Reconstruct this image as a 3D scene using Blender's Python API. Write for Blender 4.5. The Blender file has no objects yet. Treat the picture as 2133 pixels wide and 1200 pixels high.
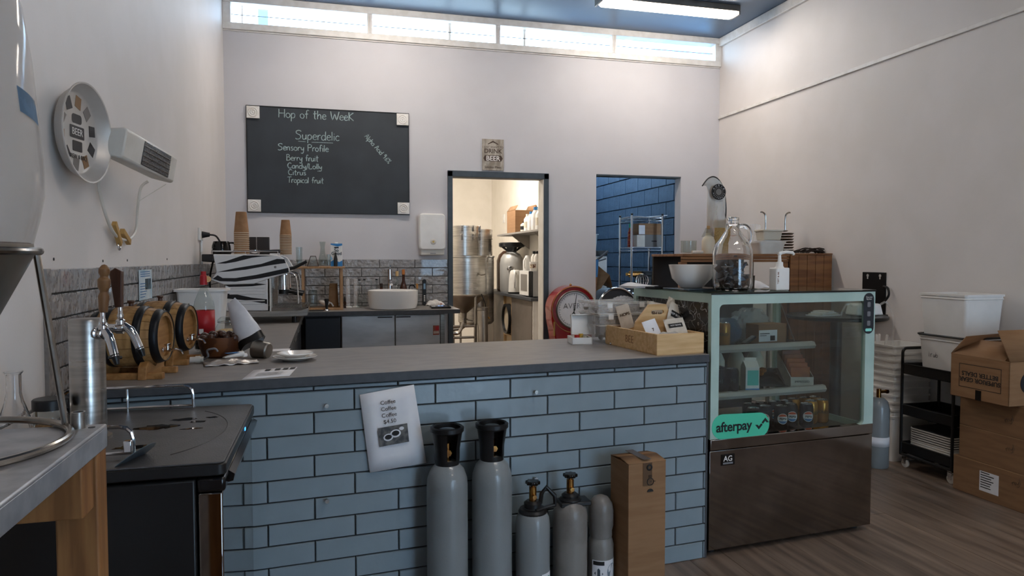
import bpy, bmesh, math, random
from mathutils import Matrix, Vector, Euler
random.seed(7)
R = math.radians
S = bpy.context.scene
COL = S.collection
PI = math.pi

# ---------------------------------------------------------------- camera, world, light, exposure
cam_d = bpy.data.cameras.new('camera'); cam = bpy.data.objects.new('camera', cam_d); COL.objects.link(cam)
cam_d.sensor_fit = 'HORIZONTAL'; cam_d.sensor_width = 36.0; cam_d.lens = 1470.0 / 2133.0 * 36.0
cam_d.clip_start = 0.02; cam_d.clip_end = 200
cam.location = (0, 0, 1.325)
cam.rotation_euler = (R(90 - 2.34), 0, R(-14.8))
S.camera = cam
S.view_settings.view_transform = 'Standard'; S.view_settings.look = 'None'
S.view_settings.gamma = 1.0; S.view_settings.exposure = 0.0; S.view_settings.use_curve_mapping = False
SKY = 12.0            # daylight outside
TUBE = 42.0          # the diffuser of the ceiling battens
W = bpy.data.worlds.new('sky'); S.world = W; W.use_nodes = True
W.node_tree.nodes['Background'].inputs[0].default_value = (0.60, 0.79, 1.0, 1)
W.node_tree.nodes['Background'].inputs[1].default_value = SKY

# ---------------------------------------------------------------- materials
def lin(c):
    if isinstance(c, str):
        c = [int(c[i:i + 2], 16) / 255 for i in (0, 2, 4)]
    return tuple((x / 12.92 if x <= .04045 else ((x + .055) / 1.055) ** 2.4) for x in c) + (1,)
MATS = {}
def mat(name, col, rough=.5, metal=0., col2=None, scale=8., stretch=None, bump=0., bscale=None, trans=0., ior=1.45,
        emit=0., ramp=(.4, .6), detail=4., alpha=1., coat=0., spec=None, wave=False, rvar=0., bdist=.004):
    m = bpy.data.materials.new(name); m.use_nodes = True
    nt = m.node_tree; b = nt.nodes['Principled BSDF']; L = nt.links.new
    b.inputs['Base Color'].default_value = lin(col); b.inputs['Roughness'].default_value = rough
    b.inputs['Metallic'].default_value = metal; b.inputs['IOR'].default_value = ior
    b.inputs['Transmission Weight'].default_value = trans; b.inputs['Alpha'].default_value = alpha
    b.inputs['Coat Weight'].default_value = coat
    if spec is not None: b.inputs['Specular IOR Level'].default_value = spec
    if emit:
        b.inputs['Emission Color'].default_value = lin(col); b.inputs['Emission Strength'].default_value = emit
    if col2 or bump or rvar:
        tc = nt.nodes.new('ShaderNodeTexCoord'); mp = nt.nodes.new('ShaderNodeMapping')
        mp.inputs['Scale'].default_value = stretch or (1, 1, 1)
        L(tc.outputs['Object'], mp.inputs[0])
        n = nt.nodes.new('ShaderNodeTexNoise'); n.inputs['Scale'].default_value = scale; n.inputs['Detail'].default_value = detail
        L(mp.outputs[0], n.inputs[0])
        if col2:
            r = nt.nodes.new('ShaderNodeValToRGB')
            r.color_ramp.elements[0].position, r.color_ramp.elements[1].position = ramp
            r.color_ramp.elements[0].color = lin(col); r.color_ramp.elements[1].color = lin(col2)
            src = n.outputs[0]
            if wave:
                w = nt.nodes.new('ShaderNodeTexWave'); w.inputs['Scale'].default_value = scale * .5
                w.inputs['Distortion'].default_value = 6; w.inputs['Detail'].default_value = 3
                L(mp.outputs[0], w.inputs[0]); src = w.outputs[1]
            L(src, r.inputs[0]); L(r.outputs[0], b.inputs['Base Color'])
        if rvar:
            mr = nt.nodes.new('ShaderNodeMapRange'); mr.inputs[3].default_value = max(0, rough - rvar); mr.inputs[4].default_value = rough + rvar
            L(n.outputs[0], mr.inputs[0]); L(mr.outputs[0], b.inputs['Roughness'])
        if bump:
            n2 = n
            if bscale:
                n2 = nt.nodes.new('ShaderNodeTexNoise'); n2.inputs['Scale'].default_value = bscale
                L(mp.outputs[0], n2.inputs[0])
            bp = nt.nodes.new('ShaderNodeBump'); bp.inputs['Strength'].default_value = min(1, bump); bp.inputs['Distance'].default_value = bdist
            L(n2.outputs[0], bp.inputs['Height']); L(bp.outputs[0], b.inputs['Normal'])
    MATS[name] = m
    return m
def thin_glass(name, tint='f2f6f6', rough=.0, refl=1.5):
    """a thin pane: clear with a Fresnel reflection on it"""
    m = bpy.data.materials.new(name); m.use_nodes = True; nt = m.node_tree; nt.nodes.clear(); L = nt.links.new
    o = nt.nodes.new('ShaderNodeOutputMaterial'); mx = nt.nodes.new('ShaderNodeMixShader')
    t = nt.nodes.new('ShaderNodeBsdfTransparent'); t.inputs[0].default_value = lin(tint)
    g = nt.nodes.new('ShaderNodeBsdfGlossy'); g.inputs['Roughness'].default_value = rough
    f = nt.nodes.new('ShaderNodeFresnel')
    gm = nt.nodes.new('ShaderNodeNewGeometry'); io = nt.nodes.new('ShaderNodeMapRange')       # same reflection from both faces of the thin pane
    io.inputs[3].default_value = refl; io.inputs[4].default_value = 1 / refl
    L(gm.outputs['Backfacing'], io.inputs[0]); L(io.outputs[0], f.inputs[0])
    L(f.outputs[0], mx.inputs[0]); L(t.outputs[0], mx.inputs[1]); L(g.outputs[0], mx.inputs[2]); L(mx.outputs[0], o.inputs[0])
    MATS[name] = m
    return m
def haze_plastic(name, col, amount=.35, rough=.3):
    """milky see-through plastic"""
    m = bpy.data.materials.new(name); m.use_nodes = True; nt = m.node_tree; L = nt.links.new
    b = nt.nodes['Principled BSDF']; b.inputs['Base Color'].default_value = lin(col); b.inputs['Roughness'].default_value = rough
    o = nt.nodes['Material Output']; t = nt.nodes.new('ShaderNodeBsdfTransparent'); mx = nt.nodes.new('ShaderNodeMixShader')
    mx.inputs[0].default_value = amount
    L(t.outputs[0], mx.inputs[1]); L(b.outputs[0], mx.inputs[2]); L(mx.outputs[0], o.inputs[0])
    MATS[name] = m
    return m

wall_w = mat('white_wall_paint', 'dcd7d3', .55, col2='e0dbd8', scale=3, bump=.08, bscale=120)
wall_g = mat('grey_wall_paint', 'c8c6c9', .55, col2='cccacd', scale=2, bump=.08, bscale=120)
ceil_m = mat('slate_blue_ceiling_paint', '52657c', .38, bump=.05, bscale=60)
white_t = mat('white_trim_paint', 'e6e3df', .35, col2='dcd8d2', scale=14)
cream_w = mat('cream_wall_paint', 'efe9df', .6, col2='eae4d9', scale=4)
dark_fr = mat('dark_slate_frame_paint', '3b444c', .45, col2='414b53', scale=12)
floor_m = mat('grey_brown_vinyl_plank', '564940', .36, col2='927f70', scale=3.2, stretch=(7, .55, 1), ramp=(.3, .72), bump=.15, detail=9, rvar=.1)
floor_d = mat('dark_floor_joint', '221c18', .8)
counter_m = mat('grey_laminate_top', '7a7673', .4, col2='8d8884', scale=9, stretch=(1, 2.5, 1), bump=.05, bscale=250, rvar=.1, detail=8)
counter_e = mat('charcoal_laminate_edge', '3f4145', .5, col2='45474b', scale=30)
tile_b = mat('glazed_blue_grey_tile', '84939b', .16, col2='8e9da5', scale=2.5, bump=.3, bscale=18, coat=.3, bdist=.008)
tile_g = mat('glazed_grey_tile', '8b8a8b', .06, col2='9a9898', scale=4, bump=1., bscale=22, coat=.5, bdist=.02)
grout_m = mat('charcoal_grout', '2b2e31', .85, col2='34373a', scale=60)
block_m = mat('dark_blue_painted_block', '3f4f60', .6, col2='384757', scale=14, bump=.9, bscale=70)
mortar_m = mat('dark_block_mortar', '2a3743', .85)
steel = mat('brushed_stainless_steel', 'b9b6b1', .3, 1., col2='a6a39e', scale=5, stretch=(1, 1, 14), rvar=.08)
steel_d = mat('dull_stainless_steel', '9f9a93', .36, 1., col2='857f78', scale=3, rvar=.12)
chrome = mat('polished_chrome', 'd4d4d6', .08, 1.)
chrome_d = mat('tarnished_chrome', '8d8983', .22, 1., col2='a9a5a0', scale=12)
galv = mat('galvanised_sheet', 'b4b5b8', .42, .6, col2='9c9ea3', scale=14, rvar=.12, detail=8)
brass = mat('brass_fitting', 'b9894a', .25, 1., col2='8c5f38', scale=30)
black_p = mat('black_plastic', '17181a', .4, bump=.05, bscale=200)
black_g = mat('glossy_black_plastic', '121315', .14)
black_s = mat('satin_black_metal', '1b1c1e', .38, .2)
keg_top = mat('charcoal_textured_plastic', '4b4a4b', .45, col2='545253', scale=14, bump=.25, bscale=220)
white_p = mat('white_plastic', 'e9e7e3', .35, col2='e2e0dc', scale=6)
white_c = mat('white_ceramic', 'eeebe6', .12, coat=.3)
white_d = mat('off_white_plastic', 'd9d5cd', .45, col2='cfcac1', scale=8)
paper = mat('white_paper', 'e8e8ea', .8, col2='e1e1e5', scale=10)
paper_n = mat('newsprint_paper', 'd8d0c4', .8, col2='cdc5b8', scale=30)
ink = mat('black_print', '1d1d1f', .7)
ink_g = mat('grey_print', '77777a', .7)
card = mat('brown_cardboard', '94704f', .8, col2='8a6747', scale=4, stretch=(1, 1, 9), bump=.06, bscale=50)
card_d = mat('dull_brown_cardboard', '805f43', .82, col2='8a6849', scale=5, stretch=(1, 1, 8), bump=.06, bscale=40)
wood = mat('oak_wood', 'ad7f4d', .5, col2='8f6437', scale=5, stretch=(8, 1, 8), bump=.08, detail=7)
wood_x = mat('barrel_oak_wood', 'a98252', .48, col2='8f6a3f', scale=6, stretch=(10, 10, 1.2), bump=.08, detail=7)
wood_p = mat('pale_pine_wood', 'dcb988', .55, col2='c49b66', scale=4, stretch=(1.2, 14, 14), bump=.05, detail=7, ramp=(.35, .7))
wood_t = mat('rough_table_timber', '96693d', .6, col2='79502b', scale=4, stretch=(9, 9, .9), bump=.12, detail=8)
wood_d = mat('dark_stained_wood', '3a241a', .4, col2='4a2f22', scale=6, stretch=(8, 8, 1))
wood_m = mat('brown_bench_wood', '8d5f37', .5, col2='74492a', scale=4, stretch=(1, 8, 8), detail=7)
cyl_g = mat('grey_cylinder_paint', '868b8d', .3, col2='7f8486', scale=5, bump=.12, bscale=160, coat=.2)
cyl_w = mat('scuffed_grey_cylinder_paint', '85827e', .34, col2='746f6a', scale=7, bump=.15, bscale=120, detail=9)
chalk_b = mat('black_chalkboard', '30353a', .7, col2='3a4046', scale=3.5, detail=8, ramp=(.3, .75))
chalk = mat('pale_blue_chalk', 'b4c6c6', .9, col2='93a8aa', scale=70)
red_p = mat('deep_red_enamel', '8e1414', .22, col2='861111', scale=5, coat=.4)
gold = mat('gold_pinstripe', 'b08d4a', .35, .6)
green_f = mat('pale_green_case_frame', 'a5bdb4', .35, col2='b2c8bf', scale=5)
teal_s = mat('mint_green_sticker', '4fc9a4', .35)
glass = mat('clear_glass', 'ffffff', .0, trans=1., ior=1.45)
glass_t = thin_glass('thin_clear_glass')
pane_m = thin_glass('window_pane_glass', 'eef4f8')
case_gl = thin_glass('display_case_glass', 'e8edeb', .02, 1.55)
pet = thin_glass('clear_plastic_film', 'eef0ee', .08, 1.45)
milk_p = haze_plastic('frosted_clear_plastic', 'fbfcfd', .17)
milk_v = haze_plastic('cloudy_plastic_vessel', 'a8a29e', .36, .08)
lamp_m = mat('lit_diffuser', 'fff3e6', .5, emit=TUBE)
red_l = mat('red_label', 'b0222a', .45)
blue_l = mat('blue_print', '2f6fa8', .5)
brown_beer = mat('brown_sediment', '5a4032', .6, col2='4a3326', scale=20)
dark_int = mat('dark_cabinet_interior', '26282a', .6)
blacknavy = mat('navy_black_panel', '20262e', .45)

# ---------------------------------------------------------------- mesh helpers
class G:
    def __init__(s):
        s.v = []; s.f = []; s.m = Matrix.Identity(4)
    def add(s, vs, fs):
        o = len(s.v)
        s.v += [tuple(s.m @ Vector(p)) for p in vs]
        s.f += [tuple(i + o for i in f) for f in fs]
        return s
    def at(s, loc=(0, 0, 0), rot=(0, 0, 0)):
        s.m = Matrix.Translation(loc) @ Euler(rot).to_matrix().to_4x4(); return s
    def box(s, x0, x1, y0, y1, z0, z1):
        return s.add([(x0, y0, z0), (x1, y0, z0), (x1, y1, z0), (x0, y1, z0), (x0, y0, z1), (x1, y0, z1), (x1, y1, z1), (x0, y1, z1)],
                     [(0, 3, 2, 1), (4, 5, 6, 7), (0, 1, 5, 4), (1, 2, 6, 5), (2, 3, 7, 6), (3, 0, 4, 7)])
    def cbox(s, c, d):
        return s.box(c[0] - d[0] / 2, c[0] + d[0] / 2, c[1] - d[1] / 2, c[1] + d[1] / 2, c[2] - d[2] / 2, c[2] + d[2] / 2)
    def taper(s, b, t, z0, z1):
        """rectangle b=(x0,x1,y0,y1) at z0 to rectangle t at z1"""
        v = [(b[0], b[2], z0), (b[1], b[2], z0), (b[1], b[3], z0), (b[0], b[3], z0), (t[0], t[2], z1), (t[1], t[2], z1), (t[1], t[3], z1), (t[0], t[3], z1)]
        return s.add(v, [(0, 3, 2, 1), (4, 5, 6, 7), (0, 1, 5, 4), (1, 2, 6, 5), (2, 3, 7, 6), (3, 0, 4, 7)])
    def lathe(s, pr, c=(0, 0, 0), seg=32, ax='z', sx=1., sy=1.):
        vs = []; fs = []; rings = []
        def put(x, y, z):
            if ax == 'z': p = (c[0] + x, c[1] + y, c[2] + z)
            elif ax == 'y': p = (c[0] + x, c[1] + z, c[2] - y)
            else: p = (c[0] + z, c[1] + x, c[2] + y)
            vs.append(p); return len(vs) - 1
        for r, z in pr:
            if r < 1e-6: rings.append([put(0, 0, z)])
            else: rings.append([put(r * sx * math.cos(2 * PI * k / seg), r * sy * math.sin(2 * PI * k / seg), z) for k in range(seg)])
        for a, b in zip(rings, rings[1:]):
            if len(a) == 1 and len(b) == 1: continue
            for k in range(seg):
                k2 = (k + 1) % seg
                if len(a) == 1: fs.append((a[0], b[k2], b[k]))
                elif len(b) == 1: fs.append((a[k], a[k2], b[0]))
                else: fs.append((a[k], a[k2], b[k2], b[k]))
        return s.add(vs, fs)
    def cyl(s, c, r, h, seg=24, ax='z', r2=None):
        r2 = r if r2 is None else r2
        return s.lathe([(0, 0), (r, 0), (r2, h), (0, h)], c, seg, ax)
    def tube(s, pts, r, seg=8, closed=False, r2=None):
        pts = [Vector(p) for p in pts]; n = len(pts); vs = []; fs = []; prev = None
        for i, p in enumerate(pts):
            if closed: t = pts[(i + 1) % n] - pts[i - 1]
            else: t = pts[min(i + 1, n - 1)] - pts[max(i - 1, 0)]
            if t.length < 1e-9: t = Vector((0, 0, 1))
            t.normalize()
            if prev is None:
                a = Vector((0, 0, 1)) if abs(t.z) < .9 else Vector((1, 0, 0))
                u = t.cross(a).normalized()
            else:
                u = (prev - t * prev.dot(t))
                u = u.normalized() if u.length > 1e-6 else t.orthogonal().normalized()
            prev = u; w = t.cross(u)
            rr = r if r2 is None else r + (r2 - r) * i / (n - 1)
            for k in range(seg):
                a = 2 * PI * k / seg
                vs.append(p + u * math.cos(a) * rr + w * math.sin(a) * rr)
        for i in range(n if closed else n - 1):
            j = (i + 1) % n
            for k in range(seg):
                k2 = (k + 1) % seg
                fs.append((i * seg + k, i * seg + k2, j * seg + k2, j * seg + k))
        if not closed:
            fs.append(tuple(range(seg))[::-1]); fs.append(tuple((n - 1) * seg + k for k in range(seg)))
        return s.add(vs, fs)
    def prism(s, poly, h0, h1, ax='z'):
        def P(a, b, h):
            return (a, b, h) if ax == 'z' else ((a, h, b) if ax == 'y' else (h, a, b))
        n = len(poly)
        vs = [P(a, b, h0) for a, b in poly] + [P(a, b, h1) for a, b in poly]
        fs = [tuple(range(n))[::-1], tuple(range(n, 2 * n))] + [(i, (i + 1) % n, n + (i + 1) % n, n + i) for i in range(n)]
        return s.add(vs, fs)
    def quad(s, a, b, c, d): return s.add([a, b, c, d], [(0, 1, 2, 3)])
    def grid(s, fn, nu, nv):
        vs = [fn(i / nu, j / nv) for j in range(nv + 1) for i in range(nu + 1)]
        fs = [(j * (nu + 1) + i, j * (nu + 1) + i + 1, (j + 1) * (nu + 1) + i + 1, (j + 1) * (nu + 1) + i) for j in range(nv) for i in range(nu)]
        return s.add(vs, fs)
    def ball(s, c, r, seg=16, rings=8, sz=1.):
        return s.lathe([(r * math.sin(PI * k / rings), -r * sz * math.cos(PI * k / rings)) for k in range(rings + 1)], c, seg)
def arc(c, r, a0, a1, n=8, pl='xy'):
    out = []
    for i in range(n + 1):
        a = R(a0 + (a1 - a0) * i / n); x, y = r * math.cos(a), r * math.sin(a)
        out.append((c[0] + x, c[1] + y, c[2]) if pl == 'xy' else ((c[0] + x, c[1], c[2] + y) if pl == 'xz' else (c[0], c[1] + x, c[2] + y)))
    return out
def rrect(x0, x1, y0, y1, r, n=4):
    p = []
    for cx, cy, a in ((x1 - r, y1 - r, 0), (x0 + r, y1 - r, 90), (x0 + r, y0 + r, 180), (x1 - r, y0 + r, 270)):
        for i in range(n + 1):
            t = R(a + 90 * i / n); p.append((cx + r * math.cos(t), cy + r * math.sin(t)))
    return p
def obj(name, g, m=None, parent=None, bev=0., smooth=35, solid=0., loc=None, rz=0., sub=0):
    if isinstance(g, G):
        me = bpy.data.meshes.new(name); me.from_pydata(g.v, [], g.f)
        bm = bmesh.new(); bm.from_mesh(me); bmesh.ops.recalc_face_normals(bm, faces=bm.faces); bm.to_mesh(me); bm.free()
        if smooth:
            me.polygons.foreach_set('use_smooth', [True] * len(me.polygons)); me.set_sharp_from_angle(angle=R(smooth))
        me.update()
    else: me = g
    o = bpy.data.objects.new(name, me); COL.objects.link(o)
    if m and not me.materials: me.materials.append(m)
    if parent: o.parent = parent
    if loc is not None: o.location = loc
    if rz: o.rotation_euler = (0, 0, rz)
    if solid:
        md = o.modifiers.new('solid', 'SOLIDIFY'); md.thickness = solid; md.offset = 0
    if bev:
        md = o.modifiers.new('bevel', 'BEVEL'); md.width = bev; md.segments = 2; md.limit_method = 'ANGLE'; md.angle_limit = R(40)
    if sub:
        md = o.modifiers.new('sub', 'SUBSURF'); md.levels = sub; md.render_levels = sub
    return o
def thing(name, label, cat, loc=(0, 0, 0), rz=0., group=None):
    o = bpy.data.objects.new(name, None); COL.objects.link(o); o.empty_display_size = .05
    o.location = loc; o.rotation_euler = (0, 0, rz)
    return tag(o, label, cat, group)
def tag(o, label, cat, group=None):
    o['label'] = label; o['category'] = cat
    if group: o['group'] = group
    return o
def struct(o, label=None):
    o['kind'] = 'structure'
    if label: o['label'] = label
    return o
def dup(root, loc=None, rz=None, label=None):
    def cp(o, par):
        c = o.copy(); COL.objects.link(c); c.parent = par
        for ch in [x for x in bpy.data.objects if x.parent == o]: cp(ch, c)
        return c
    r = cp(root, root.parent)
    if loc is not None: r.location = loc
    if rz is not None: r.rotation_euler = (0, 0, rz)
    if label: r['label'] = label
    return r
def frame(o, xd, yd):
    x = Vector(xd).normalized(); y = Vector(yd); y = (y - x * y.dot(x)).normalized(); z = x.cross(y)
    m = Matrix((x, y, z)).transposed().to_4x4(); m.translation = Vector(o); return m
_TC = {}
def text(name, s, size, m, parent, mtx, align='CENTER', sp=1., ext=.0004, bold=0., line=1.):
    """flat lettering on the plane of mtx (local x right, local y up)"""
    cu = bpy.data.curves.new(name, 'FONT'); cu.body = s; cu.size = size; cu.align_x = align; cu.align_y = 'CENTER'
    cu.resolution_u = 3; cu.extrude = ext; cu.space_character = sp; cu.offset = bold; cu.space_line = line
    t = bpy.data.objects.new(name, cu); COL.objects.link(t)
    bpy.context.view_layer.update()
    me = bpy.data.meshes.new_from_object(t.evaluated_get(bpy.context.evaluated_depsgraph_get()))
    bpy.data.objects.remove(t); bpy.data.curves.remove(cu)
    me.transform(mtx); me.materials.clear()
    return obj(name, me, m, parent)
# single-stroke handwriting: every letter as polylines in a box 1 high (x-height .55)
STK = {
 'H': (.7, [[(0, 0), (.02, 1)], [(.55, 0), (.57, 1)], [(.0, .5), (.57, .52)]]), 'W': (.9, [[(0, 1), (.18, 0), (.42, .7), (.6, 0), (.85, 1)]]),
 'S': (.65, [[(.55, .88), (.4, 1), (.15, .95), (.06, .78), (.18, .6), (.42, .48), (.5, .25), (.36, .04), (.12, 0), (0, .1)]]),
 'P': (.6, [[(.05, 0), (.05, 1)], [(0, .95), (.3, 1), (.5, .85), (.45, .62), (.06, .5)]]),
 'B': (.62, [[(.05, 0), (.05, 1)], [(0, .98), (.3, 1), (.42, .82), (.3, .6), (.08, .55)], [(.3, .58), (.52, .4), (.45, .1), (.2, 0), (0, .02)]]),
 'C': (.6, [[(.5, .85), (.32, 1), (.1, .85), (.0, .5), (.1, .12), (.32, 0), (.52, .12)]]), 'L': (.52, [[(.05, 1), (.0, .02), (.45, .04)]]),
 'T': (.6, [[(0, .95), (.6, 1)], [(.3, .98), (.27, 0)]]), 'K': (.6, [[(.05, 0), (.05, 1)], [(.5, .95), (.08, .5), (.52, 0)]]),
 'A': (.62, [[(0, 0), (.25, 1), (.5, 0)], [(.1, .4), (.42, .4)]]),
 'a': (.5, [[(.38, .5), (.2, .56), (.02, .38), (.05, .08), (.22, 0), (.38, .2), (.39, .55), (.38, .1), (.46, 0)]]),
 'b': (.5, [[(.03, 1), (.03, 0)], [(.03, .3), (.2, .55), (.4, .4), (.36, .08), (.18, 0), (.03, .1)]]),
 'c': (.44, [[(.36, .48), (.2, .56), (.04, .4), (.04, .12), (.18, 0), (.37, .08)]]),
 'd': (.52, [[(.4, .45), (.2, .56), (.02, .36), (.06, .06), (.24, 0), (.4, .2)], [(.42, 1), (.4, .1), (.46, 0)]]),
 'e': (.46, [[(.04, .3), (.36, .34), (.32, .52), (.16, .56), (.03, .36), (.06, .1), (.22, 0), (.4, .1)]]),
 'f': (.42, [[(.4, .92), (.28, 1), (.16, .85), (.14, 0)], [(0, .52), (.32, .55)]]),
 'h': (.5, [[(.04, 1), (.02, 0)], [(.03, .3), (.2, .56), (.34, .48), (.36, 0)]]), 'i': (.2, [[(.06, .55), (.06, 0)], [(.06, .74), (.08, .78)]]),
 'l': (.2, [[(.06, 1), (.05, 0)]]), 'n': (.5, [[(.03, .55), (.03, 0)], [(.03, .32), (.2, .56), (.33, .48), (.36, 0)]]),
 'o': (.5, [[(.22, .56), (.05, .45), (.02, .18), (.18, 0), (.36, .1), (.4, .36), (.22, .56)]]),
 'p': (.5, [[(.04, .55), (.02, -.4)], [(.03, .35), (.2, .56), (.38, .42), (.34, .1), (.16, 0), (.03, .1)]]),
 'r': (.38, [[(.04, .55), (.04, 0)], [(.04, .32), (.18, .55), (.32, .52)]]), 's': (.4, [[(.3, .5), (.16, .56), (.05, .44), (.16, .3), (.3, .18), (.2, .0), (.02, .05)]]),
 't': (.4, [[(.16, .95), (.14, .08), (.28, 0)], [(0, .6), (.34, .64)]]), 'u': (.5, [[(.03, .55), (.04, .1), (.18, 0), (.34, .15), (.36, .55), (.37, .0)]]),
 'y': (.48, [[(.02, .55), (.08, .2), (.22, .14), (.36, .4)], [(.38, .55), (.32, -.2), (.14, -.4), (.02, -.28)]]), 'k': (.5, [[(.04, 1), (.04, 0)], [(.36, .55), (.06, .25), (.4, 0)]]),
 '/': (.4, [[(0, -.2), (.3, 1.05)]]), ' ': (.4, []), '.': (.16, [[(.04, 0), (.07, .03)]]),
 '9': (.48, [[(.36, .8), (.2, 1), (.04, .8), (.14, .58), (.36, .7), (.3, 0)]]), '6': (.48, [[(.34, .95), (.1, .6), (.03, .2), (.18, 0), (.36, .18), (.24, .45), (.05, .3)]]),
 '%': (.6, [[(.05, 0), (.5, 1)], [(.1, .95), (.02, .8), (.12, .7), (.2, .82), (.1, .95)], [(.42, .3), (.34, .15), (.42, 0), (.52, .14), (.42, .3)]]),
}
def smooth_line(p, n=3):
    if len(p) < 3: return p
    out = []
    for i in range(len(p) - 1):
        p0 = p[max(i - 1, 0)]; p1 = p[i]; p2 = p[i + 1]; p3 = p[min(i + 2, len(p) - 1)]
        for k in range(n):
            t = k / n
            out.append(tuple(.5 * ((2 * b) + (-a + c) * t + (2 * a - 5 * b + 4 * c - d) * t * t + (-a + 3 * b - 3 * c + d) * t ** 3) for a, b, c, d in zip(p0, p1, p2, p3)))
    return out + [p[-1]]
def handwriting(name, s, h, width, m, parent, mtx, r=.0028):
    """each word a part of its own"""
    tot = sum(STK[c][0] for c in s); k = width / tot; x = 0; g = G()
    for c in s + ' ':
        w, ls = STK[c]
        if c == ' ':
            if g.v: obj(name, g, m, parent, smooth=0)
            g = G()
        for l in ls:
            pts = [mtx @ Vector((x + a * k, b * h, 0)) for a, b in smooth_line(l)]
            g.tube(pts, r * random.uniform(.85, 1.1), 4)
        x += w * k
def circ(n=24, r=1., a0=0): return [(r * math.cos(2 * PI * k / n + a0), r * math.sin(2 * PI * k / n + a0)) for k in range(n)]
# ================================================================ THE SETTING
XL, XR, YB, ZC = -.815, 3.88, 6.45, 3.545
YF = -3.6
def sbox(name, x0, x1, y0, y1, z0, z1, m, label=None, bev=0):
    return struct(obj(name, G().box(x0, x1, y0, y1, z0, z1), m, bev=bev, smooth=0), label)
fl = sbox('floor', XL - .15, 4.3, YF - .1, 11.2, -.08, -.004, floor_m)
# planks of the vinyl floor, laid along the side wall, one by one where the floor shows
pw, pl = .182, 1.22
k = 0
for i in range(22):
    x0 = -.1 + i * pw
    if x0 > XR: break
    y = .2 - random.uniform(0, 1.1)
    while y < 4.6:
        g = G().box(x0 + .0008, min(x0 + pw - .0008, XR), y + .001, y + pl - .001, -.004, random.uniform(-.0003, .0003))
        p = obj('plank', g, floor_m, fl, smooth=0)
        y += pl
sbox('ceiling', XL - .15, 4.3, YF - .1, YB + .14, ZC, ZC + .1, ceil_m)
wl = sbox('wall_left', XL - .12, XL, YF, YB, 0, ZC, wall_w)
wr = sbox('wall_right', XR, XR + .09, YF, YB, 0, ZC, wall_w)
# front wall behind the camera with its glazed shop front
g = G()
g.box(XL, XR, YF - .1, YF, 2.5, ZC); g.box(XL, 2.1, YF - .1, YF, 0, 2.5); g.box(3.8, XR, YF - .1, YF, 0, 2.5); g.box(2.1, 3.8, YF - .1, YF, 0, .1)
struct(obj('wall_front', g, wall_w, smooth=0))
w = struct(obj('window_5', G().box(2.1, 3.8, YF - .06, YF - .05, .1, 2.5), pane_m, smooth=0))
g = G()
for x in (2.1, 2.92, 3.74): g.box(x, x + .06, YF - .09, YF - .01, .1, 2.5)
g.box(2.1, 3.8, YF - .09, YF - .01, .1, .16); g.box(2.1, 3.8, YF - .09, YF - .01, 2.44, 2.5)
obj('window_frame', g, dark_fr, w, smooth=0)
# back wall with the two doorways and the strip of high windows
g = G()
T = .12
g.box(XL, 1.13, YB, YB + T, 0, 3.27); g.box(1.13, 2.02, YB, YB + T, 2.095, 3.27); g.box(2.02, 2.55, YB, YB + T, 0, 3.27)
g.box(2.55, 3.455, YB, YB + T, 2.148, 3.27); g.box(3.455, XR, YB, YB + T, 0, 3.27); g.box(XL, XR, YB, YB + T, 3.525, ZC)
wb = struct(obj('wall_back', g, wall_g, smooth=0))
# trim: batten rail on the right wall, cornice, door lining
struct(obj('trim_1', G().box(XR - .016, XR, YF, YB, 2.742, 2.768), white_t, bev=.002))
struct(obj('trim_2', G().box(XR - .03, XR, YF, YB, ZC - .085, ZC - .002), white_t, bev=.004))
g = G(); g.box(1.091, 1.136, YB - .025, YB + T, 0, 2.135); g.box(2.012, 2.061, YB - .025, YB + T, 0, 2.135); g.box(1.091, 2.061, YB - .025, YB + T, 2.082, 2.138)
struct(obj('trim_3', g, dark_fr, bev=.003))
g = G(); g.box(1.136, 1.142, YB + T, YB + T + .03, 0, 2.08); g.box(2.005, 2.012, YB - .02, YB + T + .02, 0, 2.082)
struct(obj('trim_4', g, white_d, bev=.002))
g = G(); g.box(2.55, 3.455, YB - .004, YB + T + .004, 2.136, 2.15)
struct(obj('trim_5', g, dark_fr))
# high windows: sill and head run through, four lights with mullions, a wire across each
g = G(); g.box(XL, XR, YB - .03, YB + .08, 3.262, 3.318); g.box(XL, XR, YB - .012, YB, 3.25, 3.262)
struct(obj('trim_6', g, white_t, bev=.004))
struct(obj('trim_7', G().box(XL, XR, YB - .03, YB + .1, 3.485, 3.545), white_t, bev=.004))
edges = [XL, .40, 1.565, 2.72, XR]
thin = {1: [1.125], 2: [1.838], 0: [-.665], 3: []}
for i in range(4):
    x0, x1 = edges[i], edges[i + 1]
    g = G()
    a = .065 if i == 0 else .022; b = .065 if i == 3 else .022
    g.box(x0, x0 + a, YB - .025, YB + .085, 3.318, 3.485); g.box(x1 - b, x1, YB - .025, YB + .085, 3.318, 3.485)
    wn = struct(obj('window_%d' % (i + 1), g, white_t, bev=.003))
    xs = [x0 + a] + thin[i] + [x1 - b]
    for q, (p0, p1) in enumerate(zip(xs, xs[1:])):
        obj('pane', G().box(p0, p1, YB + .058, YB + .063, 3.318, 3.485), pane_m, wn, smooth=0)
    for t in thin[i]:
        obj('glazing_bar', G().box(t - (.011 if i else .004), t + (.011 if i else .004), YB + .045, YB + .072, 3.318, 3.485), white_t, wn, smooth=0)
    obj('wire', G().tube([(x0 + a, YB + .035, 3.402), (x1 - b, YB + .035, 3.402)], .0035, 6), steel_d, wn)
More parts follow.
